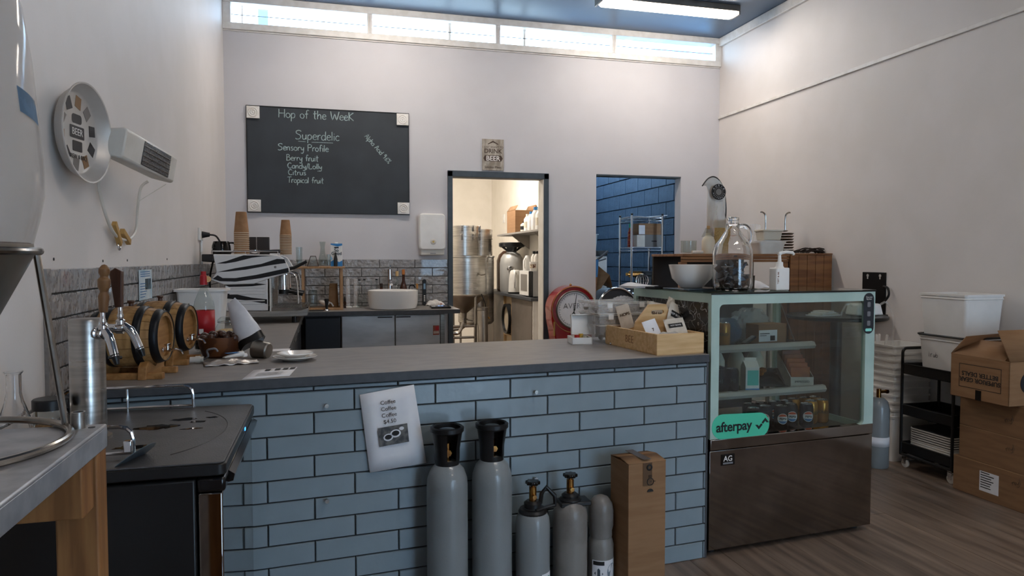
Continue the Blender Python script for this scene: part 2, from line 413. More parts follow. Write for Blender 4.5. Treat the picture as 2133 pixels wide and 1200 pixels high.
# outside the high windows: a post and a neighbouring building with a sloping stair
ps = thing('verandah_post', 'blue-grey post standing outside the high window at its left end', 'post', (-.56, 7.35, 2.9))
obj('post_shaft', G().box(-.045, .045, -.045, .045, 0, 1.1), mat('blue_grey_post_paint', '6d8fb4', .7), ps, bev=.004)
nb = thing('neighbouring_building', 'pale blue building with a sloping stair seen through the rightmost high window', 'building', (6.3, 12.2, -.004))
pb = mat('pale_blue_render', '8fb4d6', .8, col2='a3c2de', scale=3)
obj('wall', G().box(-.2, 3.2, 0, .3, 0, 5.5), pb, nb, smooth=0)
for i in range(7):
    a = -.6 + i * .27
    obj('baluster', G().tube([(a, -.1, 3.9 + i * .12), (a + .35, -.1, 4.35 + i * .12)], .03, 6), white_t, nb)
obj('stringer', G().tube([(-.8, -.12, 3.85), (1.5, -.12, 4.8)], .06, 8), white_t, nb)
obj('handrail', G().tube([(-.5, -.12, 4.35), (1.6, -.12, 5.2)], .035, 8), white_t, nb)
obj('downpipe', G().tube([(.9, -.08, 0), (.9, -.08, 5.5)], .06, 8), mat('blue_downpipe', '5f86ad', .6), nb)

# ---- glazed tiles, each a piece with a recessed joint
def tile_mesh(w, h, d, jit=0):
    g = G(); e = .0022
    v = [(0, 0, 0), (w, 0, 0), (w, 0, h), (0, 0, h), (0, -d * .6, 0), (w, -d * .6, 0), (w, -d * .6, h), (0, -d * .6, h),
         (e, -d, e), (w - e, -d, e), (w - e, -d, h - e), (e, -d, h - e)]
    g.add(v, [(4, 5, 9, 8), (5, 6, 10, 9), (6, 7, 11, 10), (7, 4, 8, 11), (8, 9, 10, 11), (0, 1, 5, 4), (1, 2, 6, 5), (2, 3, 7, 6), (3, 0, 4, 7)])
    me = bpy.data.meshes.new('tile'); me.from_pydata(g.v, [], g.f); me.update()
    return me
TM = {}
def tile(parent, loc, rz, w, h, d, m):
    key = (round(w, 3), round(h, 3), d, m.name)
    if key not in TM:
        TM[key] = tile_mesh(w, h, d); TM[key].materials.append(m)
    o = bpy.data.objects.new('tile', TM[key]); COL.objects.link(o); o.parent = parent
    o.location = loc; o.rotation_euler = (random.uniform(-.004, .004), 0, rz + random.uniform(-.003, .003))
    return o
# backsplash on the back wall
P = .078; GR = .0045
bs = struct(obj('trim_8', G().box(XL, 1.091, YB - .004, YB, .905, 1.322), grout_m, smooth=0), 'charcoal grout bed of the tiled splashback on the back wall')
for r in range(6):
    z1 = 1.322 - r * P; z0 = max(z1 - P + GR, .908)
    x = .149 - .318 * 4 + (0 if r % 2 == 0 else .16)
    while x < 1.091:
        a, b = max(x + GR, XL + .004), min(x + .318, 1.089)
        if b - a > .015: tile(bs, (a, YB - .003, z0), 0, b - a, z1 - z0, .0075, tile_g)
        x += .318
# backsplash on the left wall
ls = struct(obj('trim_9', G().box(XL, XL + .004, 2.42, YB - .01, .905, 1.294), grout_m, smooth=0), 'charcoal grout bed of the tiled splashback on the left wall')
obj('edge_strip', G().box(XL, XL + .012, 2.385, 2.42, .905, 1.296), tile_g, ls, smooth=0)
for r in range(5):
    z1 = 1.294 - r * P; z0 = max(z1 - P + GR, .908)
    y = 2.497 - .378 + (0 if r % 2 == 0 else -.19)
    while y < YB:
        a, b = max(y + GR, 2.422), min(y + .378, YB - .012)
        if b - a > .015: tile(ls, (XL + .003, a, z0), PI / 2, b - a, z1 - z0, .0075, tile_g)
        y += .378

# ---- rooms behind the doorways
# first doorway: cream store room
RA0, RA1, RAB = .3, 2.5, 10.7
g = G(); g.box(RA0 - .08, RA0, YB + T, RAB, 0, 2.9)
struct(obj('wall_store_left', g, cream_w, smooth=0))
struct(obj('wall_store_back', G().box(RA0, RA1, RAB, RAB + .08, 0, 2.9), cream_w, smooth=0))
struct(obj('wall_store_right', G().box(RA1, RA1 + .05, YB + T, RAB, 0, 2.9), cream_w, smooth=0))
sbox('ceiling_store', RA0 - .08, RA1, YB + T, RAB + .08, 2.9, 2.95, cream_w)
# second doorway: dark painted block room
XB = 3.985
bw = struct(obj('wall_block_right', G().box(XB + .012, XB + .16, YB + T, 10.6, 0, 2.9), mortar_m, smooth=0), 'dark blue painted block wall behind the second doorway')
BM = {}
for r in range(14):
    z0 = r * .2 + .02
    y = 6.6 + (0 if r % 2 else .2)
    while y < 10.5:
        y1 = min(y + .4, 10.58)
        key = round(y1 - y, 3)
        if key not in BM:
            BM[key] = tile_mesh(key - .012, .188, .02); BM[key].materials.append(block_m)
        if y1 - y > .05:
            o = bpy.data.objects.new('block', BM[key]); COL.objects.link(o); o.parent = bw
            o.location = (XB + .02, y + (y1 - y) - .006, z0); o.rotation_euler = (0, 0, -PI / 2)
        y = y1
struct(obj('wall_block_back', G().box(RA1 + .05, XB + .16, 10.6, 10.75, 0, 2.9), block_m, smooth=0))
g = G(); g.box(RA1 + .05, XB + .16, YB + T, 7.6, 2.9, 2.95); g.box(RA1 + .05, XB + .16, 10.4, 10.75, 2.9, 2.95); g.box(XB - .06, XB + .16, 7.6, 10.4, 2.9, 2.95); g.box(RA1 + .05, 3.15, 7.6, 10.4, 2.9, 2.95)
struct(obj('ceiling_block', g, ceil_m, smooth=0))
struct(obj('window_6', G().box(3.15, XB - .06, 7.6, 10.4, 2.92, 2.93), pane_m, smooth=0), 'skylight pane in the roof of the block room')
# ================================================================ LIGHT FITTINGS
def batten(x, y, rz, label, L=1.28):
    t = thing('ceiling_batten_light', label, 'light', (x, y, ZC), rz, 'ceiling batten lights')
    obj('housing', G().box(-L / 2, L / 2, -.075, .075, -.055, 0), steel_d, t, bev=.004)
    g = G(); g.taper((-L / 2 + .03, L / 2 - .03, -.045, .045), (-L / 2 + .01, L / 2 - .01, -.068, .068), -.092, -.055)
    obj('diffuser', g, lamp_m, t, bev=.006)
    for s in (-1, 1):
        obj('end_cap', G().box(s * (L / 2 + .004) - .008, s * (L / 2 + .004) + .008, -.075, .075, -.085, 0), steel_d, t, bev=.003)
    return t
batten(2.88, 5.62, 0, 'lit batten light on the dark ceiling above the doorways')
batten(.5, 5.5, 0, 'lit batten light on the ceiling above the chalkboard')
batten(1.6, 1.3, 0, 'added out-of-view batten light on the ceiling over the counter front')  # out-of-view batten, added to spread light away from the visible one
batten(2.3, -1.0, 0, 'added unseen batten light on the ceiling behind the viewer')  # unseen extra batten, added as fill light from behind the viewer
# lamp in the cream store room
t = thing('store_room_light', 'round ceiling light inside the cream store room', 'light', (1.4, 8.3, 2.9))
obj('base', G().lathe([(0, 0), (.17, 0), (.17, -.03), (0, -.03)]), white_p, t)
obj('diffuser', G().lathe([(.15, -.03), (.14, -.07), (.08, -.09), (0, -.095)]), mat('warm_lit_diffuser', 'fff8ee', .5, emit=260), t)

# ================================================================ FRONT COUNTER
TH = R(5.5); C0 = Vector((1.618, 2.746, 0)); CU = Vector((-math.cos(TH), -math.sin(TH), 0)); CV = Vector((-math.sin(TH), math.cos(TH), 0))
def K(u, v, z=0.): return C0 + CU * u + CV * v + Vector((0, 0, z))
CRZ = TH          # local +x = -u direction, local +y = v
ct = thing('front_counter', 'long serving counter faced with pale blue-grey tiles, dark grey top', 'counter', C0, CRZ)
LEN = 2.44
def lx(v, gap=.013): return (XL + gap - C0.x + math.sin(TH) * v) / math.cos(TH)     # where the left wall cuts the counter
g = G(); g.prism([(lx(.024), .024), (0, .024), (0, .70), (lx(.70), .70)], 0, .872)
obj('body', g, grout_m, ct, smooth=0)
# tiles: eleven full courses and a cut course under the top
PZ = .0778
for r in range(12):
    z0 = r * PZ + .001
    z1 = min(z0 + PZ - .0046, .87)
    fromtop = 11 - r
    off = .012 if fromtop % 2 == 1 else .155
    x = 0.0; first = True
    ends = [0.0] + [-(off + k * .303) for k in range(9)]
    for a, b in zip(ends, ends[1:]):
        x1 = a - .0023; x0 = max(b + .0023, lx(.03) + .01)
        if x1 - x0 > .006: tile(ct, (x0, .0245, z0), 0, x1 - x0, z1 - z0, .0095, tile_b)
# screw pegs in the tile face
for u, z in ((1.627, .801), (.818, .797), (1.629, .456), (.819, .448)):
    g = G(); g.cyl((-u, .016, z), .0055, -.016, 12, 'y'); g.cyl((-u, 0, z), .0075, -.006, 12, 'y')
    obj('screw', g, steel, ct)
obj('end_trim', G().box(-.004, .006, .014, .70, 0, .872), counter_e, ct, smooth=0)
wt = thing('countertop', 'grey laminate countertop with charcoal edge on the tiled front counter', 'countertop', C0, CRZ)
obj('slab', G().prism([(lx(0), 0), (0, 0), (0, .78), (lx(.78), .78)], .875, .9085), counter_e, wt, bev=.0015)
obj('laminate_surface', G().prism([(lx(.001, .014), .001), (-.001, .001), (-.001, .779), (lx(.779, .014), .779)], .9085, .91), counter_m, wt, smooth=0)
# benches along the left and back walls
bt = thing('laminate_workbench', 'grey laminate bench top running along the left and back walls', 'workbench')
g = G(); g.box(XL + .012, -.17, 3.36, 5.83, .87, .9035); g.box(XL + .012, 1.09, 5.83, YB - .012, .87, .9035)
obj('slab', g, counter_e, bt, smooth=0)
g = G(); g.box(XL + .013, -.171, 3.36, 5.83, .9035, .905); g.box(XL + .013, 1.089, 5.83, YB - .012, .9035, .905)
obj('laminate_surface', g, counter_m, bt, smooth=0)
lb = thing('bench_cabinet', 'dark cabinet with drawers under the left bench', 'cabinet', (0, 0, 0))
obj('body', G().box(XL + .014, -.21, 3.55, 5.80, .0, .87), blacknavy, lb, smooth=0)
for y0, y1 in ((3.56, 4.12), (4.13, 4.7), (4.71, 5.28), (5.29, 5.79)):
    for z0, z1 in ((.1, .34), (.35, .6), (.61, .865)):
        d = obj('drawer', G().box(-.21, -.192, y0, y1, z0, z1), blacknavy, lb, bev=.002)
        obj('handle', G().box(-.192, -.176, (y0 + y1) / 2 - .08, (y0 + y1) / 2 + .08, z1 - .03, z1 - .018), steel_d, d, smooth=0)
fr = thing('dishwasher_front', 'plain navy-black panel of an appliance under the back bench', 'appliance', (0, 5.85, 0))
obj('body', G().box(-.165, .112, .03, .55, .0, .868), dark_int, fr, smooth=0)
obj('front_panel', G().box(-.16, .108, .0, .03, .06, .85), blacknavy, fr, bev=.003)
steel_f = mat('satin_fridge_steel', 'c4c6c8', .5, .7, col2='b2b5b8', scale=3, stretch=(1, 1, 4), rvar=.12)
uc = thing('steel_undercounter_fridge', 'stainless steel two-door under-counter unit beneath the sink', 'fridge', (0, 5.87, 0))
obj('body', G().box(.118, .965, .03, .55, .0, .868), steel_d, uc, smooth=0)
for x0, x1, hx in ((.124, .548, .45), (.556, .925, .64)):
    d = obj('door', G().box(x0, x1, .0, .03, .08, .862), steel_f, uc, bev=.003)
    obj('handle', G().box(hx - .06 + (.02 if hx < .5 else -.02), hx + .06 + (.02 if hx < .5 else -.02), -.003, .0, .842, .852), black_p, d, bev=.002)
    if hx > .5:
        st = obj('warning_sticker', G().box(.866, .919, -.0012, -.0002, .69, .77), mat('brown_sticker', '8a4a3a', .5), d, smooth=0)
        obj('sticker_print', G().box(.886, .915, -.002, -.0013, .728, .762), red_l, st, smooth=0)
        obj('sticker_text', G().box(.87, .915, -.002, -.0013, .703, .712).box(.87, .915, -.002, -.0013, .717, .722), paper_n, st, smooth=0)
obj('side_panel', G().box(.93, .965, .0, .03, .0, .862), steel, uc, smooth=0)
# ================================================================ LEFT FOREGROUND
# ---- table with a folded metal top on timber posts
tb = thing('metal_topped_table', 'timber table with a folded galvanised metal top in the left foreground', 'table', (-.395, 1.449, 0))
g = G(); g.box(-.405, 0, -.95, 0, 1.012, 1.02)
obj('metal_top', g, galv, tb, bev=.003)
g = G(); g.box(-.004, .0, -.95, 0, .978, 1.014); g.box(-.405, 0, -.004, .0, .978, 1.014)
obj('folded_edge', g, galv, tb, bev=.001)
for x0, y0 in ((-.072, -.055), (-.072, -.93), (-.395, -.055)):
    obj('leg', G().box(x0, x0 + .07, y0, y0 + .053, 0, .99), wood_t, tb, bev=.004)
obj('apron', G().box(-.40, -.006, -.125, -.065, .885, .988), wood_t, tb, bev=.003)
obj('apron', G().box(-.40, -.006, -.93, -.87, .885, .988), wood_t, tb, bev=.003)
obj('tabletop_board', G().box(-.40, -.005, -.94, -.006, .99, 1.012), wood_t, tb, smooth=0)
# small steel socket and a bolt hole by the corner
g = G(); g.lathe([(.009, 0), (.012, 0), (.012, .03), (.009, .03), (.009, 0)], (-.039, -.028, 1.02), 16)
obj('socket', g, steel, tb)
obj('bolt_hole', G().cyl((-.018, -.028, 1.0195), .006, .0012, 12), dark_int, tb)

# ---- conical fermenter: clear vessel on a steel stand
fz = thing('conical_fermenter', 'tall clear plastic conical fermenter on a steel ring stand at the left edge', 'fermenter', (-.615, 1.305, 1.02))
zr = .318
pr = [(.0, .95), (.045, .95), (.05, .90), (.075, .86), (.118, .80), (.143, .72), (.155, .63), (.163, .52), (.168, .45), (.1675, .41), (.160, .37), (.150, zr + .012)]
v = obj('vessel', G().lathe(pr, seg=64), milk_v, fz)
g = G()
def tape(a, b):
    A = R(-14 + 22 * a); z = .575 - .04 * b - .012 * a; r = .1595 + .011 * (b) * .4
    return (r * math.cos(A) + .0, r * math.sin(A), z)
g.grid(lambda a, b: tape(a, b), 6, 2)
tp = obj('blue_tape', g, mat('blue_masking_tape', '4a6a86', .7, col2='42607a', scale=60), v)
g = G(); g.lathe([(.0, .0), (.02, .0), (.03, .03), (.145, zr - .01), (.143, zr + .004), (.0, zr + .010)], seg=48)
obj('cone', G().lathe([(.0, .06), (.02, .06), (.03, .07), (.152, zr - .004), (.15, zr + .012)], seg=48), steel_d, fz)
obj('sediment', G().lathe([(.0, zr + .016), (.06, zr + .020), (.11, zr + .013), (.146, zr + .014), (.146, zr + .005)], seg=40), brown_beer, fz)
obj('collar_ring', G().tube([(.158 * math.cos(2 * PI * k / 48), .158 * math.sin(2 * PI * k / 48), zr) for k in range(48)], .0065, 10, True), chrome_d, fz)
obj('base_ring', G().tube([(.195 * math.cos(2 * PI * k / 56), .195 * math.sin(2 * PI * k / 56), .007) for k in range(56)], .0065, 10, True), chrome_d, fz)
for a in (33, 153, 273):
    c, s_ = math.cos(R(a)), math.sin(R(a))
    obj('stand_leg', G().tube([(.158 * c, .158 * s_, zr - .005), (.195 * c, .195 * s_, .008)], .0058, 10), chrome_d, fz)
obj('dump_valve', G().lathe([(.012, .0), (.02, .005), (.02, .06), (.0, .06)], seg=20), black_p, fz)
obj('lid', G().lathe([(0, .985), (.055, .985), (.055, .935), (.05, .93)], seg=32), red_p, fz)

# ---- beer fridge with a tap tower
kg = thing('beer_tap_fridge', 'black beer-dispensing fridge with a steel tap tower beside the counter', 'kegerator', (0, 0, 0))
obj('body', G().box(-.785, -.305, 1.80, 2.49, .02, .80), black_p, kg, bev=.006)
dr = obj('door', G().box(-.30, -.245, 1.80, 2.49, .05, .765), mat('polished_fridge_steel', '8f8b88', .04, 1.), kg, bev=.004)
obj('door_cap', G().box(-.302, -.238, 1.797, 2.493, .766, .803), black_g, dr, bev=.008)
g = G(); g.prism(rrect(-.80, -.236, 1.79, 2.50, .018), .808, .836)
tp = obj('top', g, black_p, kg, bev=.003)
obj('top_mat', G().prism(rrect(-.795, -.241, 1.795, 2.495, .016), .836, .84), keg_top, tp, bev=.0015)
obj('arc_groove', G().tube([(-.53 + .25 * math.cos(R(a)), 2.15 + .33 * math.sin(R(a)), .8398) for a in range(-52, 54, 4)], .0017, 5), black_p, tp)
obj('handle_lip', G().prism([(-.238, .80), (-.224, .79), (-.228, .773), (-.242, .77)], 1.86, 2.46, 'y'), black_g, dr)
obj('indicator_lamp', G().box(-.2365, -.2345, 2.20, 2.215, .818, .826), mat('blue_indicator_light', '3f9cff', .4, emit=3), tp, smooth=0)
wet = mat('wet_patch', '1b1a1a', .06)
def blob(cx, cy, rx, ry, n=18, j=.35):
    return [(cx + rx * (1 + random.uniform(-j, j)) * math.cos(2 * PI * k / n), cy + ry * (1 + random.uniform(-j, j)) * math.sin(2 * PI * k / n)) for k in range(n)]
for cx, cy, rx, ry in ((-.475, 2.215, .05, .035), (-.415, 2.30, .035, .018), (-.375, 2.26, .02, .015), (-.34, 2.31, .016, .01), (-.485, 1.99, .045, .02), (-.37, 2.17, .03, .008)):
    obj('liquid_spill', G().prism(blob(cx, cy, rx, ry), .8401, .8407), wet, tp, smooth=0)
obj('foot', G().cyl((-.33, 1.86, 0), .02, .03, 16), black_p, kg); obj('foot', G().cyl((-.33, 2.42, 0), .02, .03, 16), black_p, kg)
# guard rail
def railpath(z, x_end, drop):
    y0, y1, xl, r = 1.885, 2.455, -.765, .05
    p = [(x_end, y0, z - drop), (x_end, y0, z - .03)] if drop else []
    if drop: p += [(x_end - .03 + .03 * math.cos(R(a)), y0, z - .03 + .03 * math.sin(R(a))) for a in (30, 60, 90)]
    else: p += [(x_end, y0, z)]
    p += arc((xl + r, y0 + r, z), r, 270, 180, 5) + arc((xl + r, y1 - r, z), r, 180, 90, 5)
    e2 = x_end + .04
    if drop: p += [(e2 - .03 + .03 * math.cos(R(a)), y1, z - .03 + .03 * math.sin(R(a))) for a in (90, 60, 30)] + [(e2, y1, z - .03), (e2, y1, z - drop)]
    else: p += [(e2, y1, z)]
    return p
rl = obj('guard_rail', G().tube(railpath(.918, -.458, .072), .0052, 8), chrome, kg)
obj('lower_rail', G().tube(railpath(.853, -.458, 0), .0042, 8), chrome, rl)
for x, y in ((-.61, 2.455), (-.61, 1.885), (-.765, 2.17)):
    obj('rail_post', G().tube([(x, y, .84), (x, y, .916)], .004, 8), chrome, rl)
# tower with two taps
tw = obj('tap_tower', G().lathe([(0, .0), (.055, .0), (.055, .008), (.043, .01), (.043, .318), (.041, .324), (.038, .326), (0, .326)], (-.622, 2.12, .84), 40), steel, kg)
def tap(base, a, L, hm, hp, label, hh):
    """tap pointing along heading a from base, handle profile hp"""
    M4 = Matrix.Translation(base) @ Matrix.Rotation(a, 4, 'Z')
    g = G(); g.m = M4
    g.lathe([(0, 0), (.016, 0), (.016, .008), (.012, .010), (.012, .03), (.015, .032), (.015, L), (0, L + .002)], ax='x', seg=20)
    b = obj('tap', g, chrome, kg); b['label'] = label
    g = G(); g.m = M4
    g.tube([(L - .012, 0, 0), (L + .004, 0, .004), (L + .017, 0, -.006), (L + .026, 0, -.022), (L + .04, 0, -.058)], .0125, 14, r2=.0105)
    obj('spout', g, chrome, b)
    g = G(); g.m = M4
    g.tube([(L + .038, 0, -.053), (L + .048, 0, -.078)], .0112, 12, r2=.006); g.tube([(L + .036, -.016, -.058), (L + .043, .016, -.062)], .004, 8)
    obj('spout_plug', g, black_p, b)
    g = G(); g.m = M4
    g.lathe([(0, 0), (.012, 0), (.012, .01), (.007, .014), (.009, .022), (.006, .03), (.006, .05), (0, .05)], (L - .008, 0, .012), 16)
    obj('lever_collar', g, chrome, b)
    g = G(); g.m = M4 @ Matrix.Translation((L - .008, 0, .012)) @ Matrix.Rotation(hh, 4, 'Y')
    hp(g)
    obj('tap_handle', g, hm, b, bev=.002)
def carved(g): g.lathe([(0, .045), (.0105, .045), (.012, .07), (.0135, .088), (.009, .1), (.015, .112), (.0155, .132), (.009, .139), (.0135, .15), (.0135, .16), (.006, .17), (0, .172)], seg=14)
def paddle(g):
    g.prism([(-.0085, .045), (.0085, .045), (.016, .142), (.0, .152), (-.016, .142)], -.009, .009, 'y')
tap((-.590, 2.091, 1.128), R(-42), .035, mat('carved_brown_wood', '7f5c3a', .45, col2='6b4a2c', scale=8, stretch=(6, 6, 1)), carved, 'chrome tap with a carved pale wooden handle', R(4))
tap((-.580, 2.117, 1.138), R(-5), .050, wood_d, paddle, 'chrome tap with a dark paddle handle', R(-3))
# disc hanging on the rail end
dk = thing('steel_disc', 'thin round blue-grey metal disc leaning on the fridge rail', 'disc', (-.452, 1.862, .842))
g = G(); g.m = Matrix.Rotation(R(-20), 4, 'Z') @ Matrix.Rotation(R(-38), 4, 'Y')
g.lathe([(0, -.001), (.058, -.001), (.059, 0), (.058, .001), (0, .001)], (0, 0, .004), 40)
obj('plate', g, mat('blue_grey_steel', '6f808c', .35, .7), dk)
obj('bracket', G().box(-.022, -.004, -.004, .014, .018, .046), chrome, dk, bev=.002)
# ---- glassware on the fridge
fk = thing('erlenmeyer_flask', 'clear glass conical flask at the far left behind the ring stand', 'flask', (-.735, 1.955, .84))
obj('glass_body', G().lathe([(0, .002), (.05, .002), (.058, .01), (.055, .03), (.02, .14), (.016, .16), (.016, .205), (.021, .212), (.0185, .212), (.0135, .205), (.0135, .16), (.017, .14), (.052, .03), (.054, .012), (.0, .008)], seg=36), glass, fk)
jr = thing('grain_jar', 'small glass jar of grain with a flat black lid on the beer fridge', 'jar', (-.693, 2.06, .84))
obj('glass_body', G().lathe([(0, .0), (.036, .0), (.039, .006), (.039, .085), (.034, .095), (.034, .1)], seg=32), glass_t, jr)
obj('grain', G().lathe([(0, .003), (.035, .003), (.037, .01), (.037, .055), (.02, .062), (0, .06)], seg=24), mat('malt_grain', '8a6138', .8, col2='b58a55', scale=160, bump=.8), jr)
obj('lid', G().lathe([(.038, .098), (.041, .098), (.041, .122), (.038, .125), (0, .125)], seg=36), black_p, jr)

# ================================================================ LEFT WALL
ty = thing('round_tin_tray', 'round tin tray with printed brewing badges hung on the left wall', 'tray', (XL + .03, 2.60, 1.735))
TM_ = Matrix.Rotation(R(-9), 4, 'Z')
g = G(); g.m = TM_; g.lathe([(0, .008), (.128, .008), (.134, .012), (.156, .045), (.161, .046), (.161, .042), (.158, .042), (.137, .008), (.13, .004), (0, .004)], ax='x', seg=56)
dish = obj('dish', g, mat('tin_tray_white', 'c9c4bf', .4, .3, col2='bdb8b2', scale=8), ty)
dk1 = mat('tray_dark_print', '3d3a3a', .6); dk2 = mat('tray_brown_print', '8a6a4a', .6); dk3 = mat('tray_grey_print', '7c7672', .6)
for i in range(10):
    a = R(36 * i + 12); cy, cz = .1 * math.cos(a), .1 * math.sin(a)
    g = G(); g.m = TM_ @ Matrix.Translation((.0085, cy, cz)) @ Matrix.Rotation(a, 4, 'X')
    g.prism([(-.022, -.016), (.018, -.02), (.022, .014), (-.016, .02)], 0, .0008, 'x')
    obj('badge_print', g, (dk1, dk3, dk2)[i % 3], dish, smooth=0)
g = G(); g.m = TM_
g.prism(rrect(-.045, .045, -.018, .022, .004), .0085, .0093, 'x'); g.prism(rrect(-.03, .03, .03, .06, .01), .0085, .0093, 'x'); g.prism(rrect(-.03, .03, -.06, -.026, .004), .0085, .0093, 'x')
obj('centre_print', g, dk1, dish, smooth=0)
text('lettering', 'BEER', .032, white_t, dish, TM_ @ frame((.0098, 0, .002), (0, 1, 0), (0, 0, 1)))
text('lettering', 'BREW & BBQ', .02, dk1, dish, TM_ @ frame((.0098, .0, -.078), (0, 1, 0), (0, 0, 1)))

ht = thing('radiant_wall_heater', 'white wall-mounted radiant heater with a dark grille on the left wall', 'heater', (XL, 2.75, 1.70))
HM = Matrix.Translation((.05, 0, .03)) @ Matrix.Rotation(R(-10), 4, 'Z') @ Matrix.Rotation(R(-5), 4, 'X')
g = G(); g.m = HM; g.prism([(.0, -.035), (.08, -.055), (.09, -.05), (.105, .045), (.095, .055), (.02, .05), (-.01, .01)], .0, .45, 'y')
hb = obj('housing', g, white_d, ht, bev=.012)
g = G(); g.m = HM; g.prism([(.084, -.045), (.094, -.045), (.106, .042), (.097, .045)], .14, .385, 'y')
obj('grille_glass', g, mat('dark_ribbed_heater_glass', '2c2d2f', .12, .4, col2='4b4d50', scale=40, stretch=(1, 1, 6), bump=.8, bscale=60), hb, bev=.002)
for z in (-.03, -.012, .006, .024):
    g = G(); g.m = HM; xx = .0985 + .13 * z; g.tube([(xx + .004, .145, z), (xx + .004, .38, z)], .0013, 5)
    obj('grille_bar', g, chrome_d, hb)
g = G(); g.box(.0, .012, .03, .12, -.06, .06); g.box(.0, .09, .06, .085, -.012, .012)
obj('bracket', g, white_d, ht, bev=.003)
g = G(); g.tube(smooth_line([(.05, .08, -.02), (.02, .13, -.1), (.02, .2, -.2), (.02, .3, -.27), (.02, .42, -.295), (.02, .56, -.285), (.02, .65, -.24), (.02, .68, -.15), (.03, .7, -.06), (.06, .7, -.03)], 6), .006, 8)
obj('power_cord', g, white_d, ht)
g = G(); g.tube([(.14, .66, -.045), (.03, .665, -.12), (.02, .67, -.2)], .0014, 5)
obj('pull_cord', g, white_d, ht)
for s_, (y0, z0, y1, z1) in enumerate(((.31, -.235, .385, -.315), (.42, -.262, .52, -.305))):
    g = G(); g.m = Matrix.Translation((.012, y0, z0)) @ Matrix.Rotation(math.atan2(z1 - z0, y1 - y0), 4, 'X')
    g.box(.0, .018, 0, math.hypot(y1 - y0, z1 - z0), -.012, .012)
    obj('tape_tag', g, mat('tan_tape', 'b58f55', .7), ht, bev=.002)
g = G(); g.tube(arc((.022, .37, -.325), .014, 0, 360, 12, 'yz'), .003, 6); g.tube([(.022, .36, -.25), (.022, .37, -.31)], .004, 6)
obj('key_ring', g, chrome, ht)
# card on the tiles
cd = thing('blue_event_card', 'small blue and white printed card stuck on the grey tiles above the barrels', 'card', (XL + .013, 3.45, 1.140))
obj('card_sheet', G().box(.0, .0012, .0, .24, .0, .137), mat('pale_blue_card', 'a9c6d6', .6, col2='d6dfe2', scale=9), cd, smooth=0)
g = G(); g.box(.0012, .0018, .11, .22, .045, .095)
obj('photo_print', g, mat('card_photo', '4a6a7a', .6, col2='2b3a44', scale=30), cd, smooth=0)
g = G()
for i in range(6): g.box(.0012, .0018, .02, .1 + .02 * (i % 3), .012 + i * .012, .016 + i * .012)
for i in range(3): g.box(.0012, .0018, .03, .2, .105 + i * .01, .109 + i * .01)
obj('print_lines', g, blue_l, cd, smooth=0)
# power outlet with a plug
ol = thing('power_outlet', 'white wall outlet with a black plug above the coffee machine', 'outlet', (XL, 5.06, 1.45))
obj('plate', G().box(.0, .014, .0, .13, .0, .085), white_p, ol, bev=.004)
obj('conduit', G().tube([(.012, .06, .0), (.012, .06, -.16)], .008, 8), white_p, ol)
g = G(); g.tube([(.014, .08, .04), (.06, .09, .04)], .024, 10, r2=.014); g.tube(smooth_line([(.06, .09, .04), (.1, .1, .03), (.13, .12, -.03), (.14, .14, -.08)], 4), .006, 8)
obj('plug', g, black_p, ol)
# screw anchors left in the wall
for y, z in ((2.48, 1.325), (2.98, 1.318), (3.32, 1.32), (4.1, 1.325)):
    obj('screw_hole', G().cyl((XL, y, z), .005, .002, 8, 'x'), dark_int, wl)
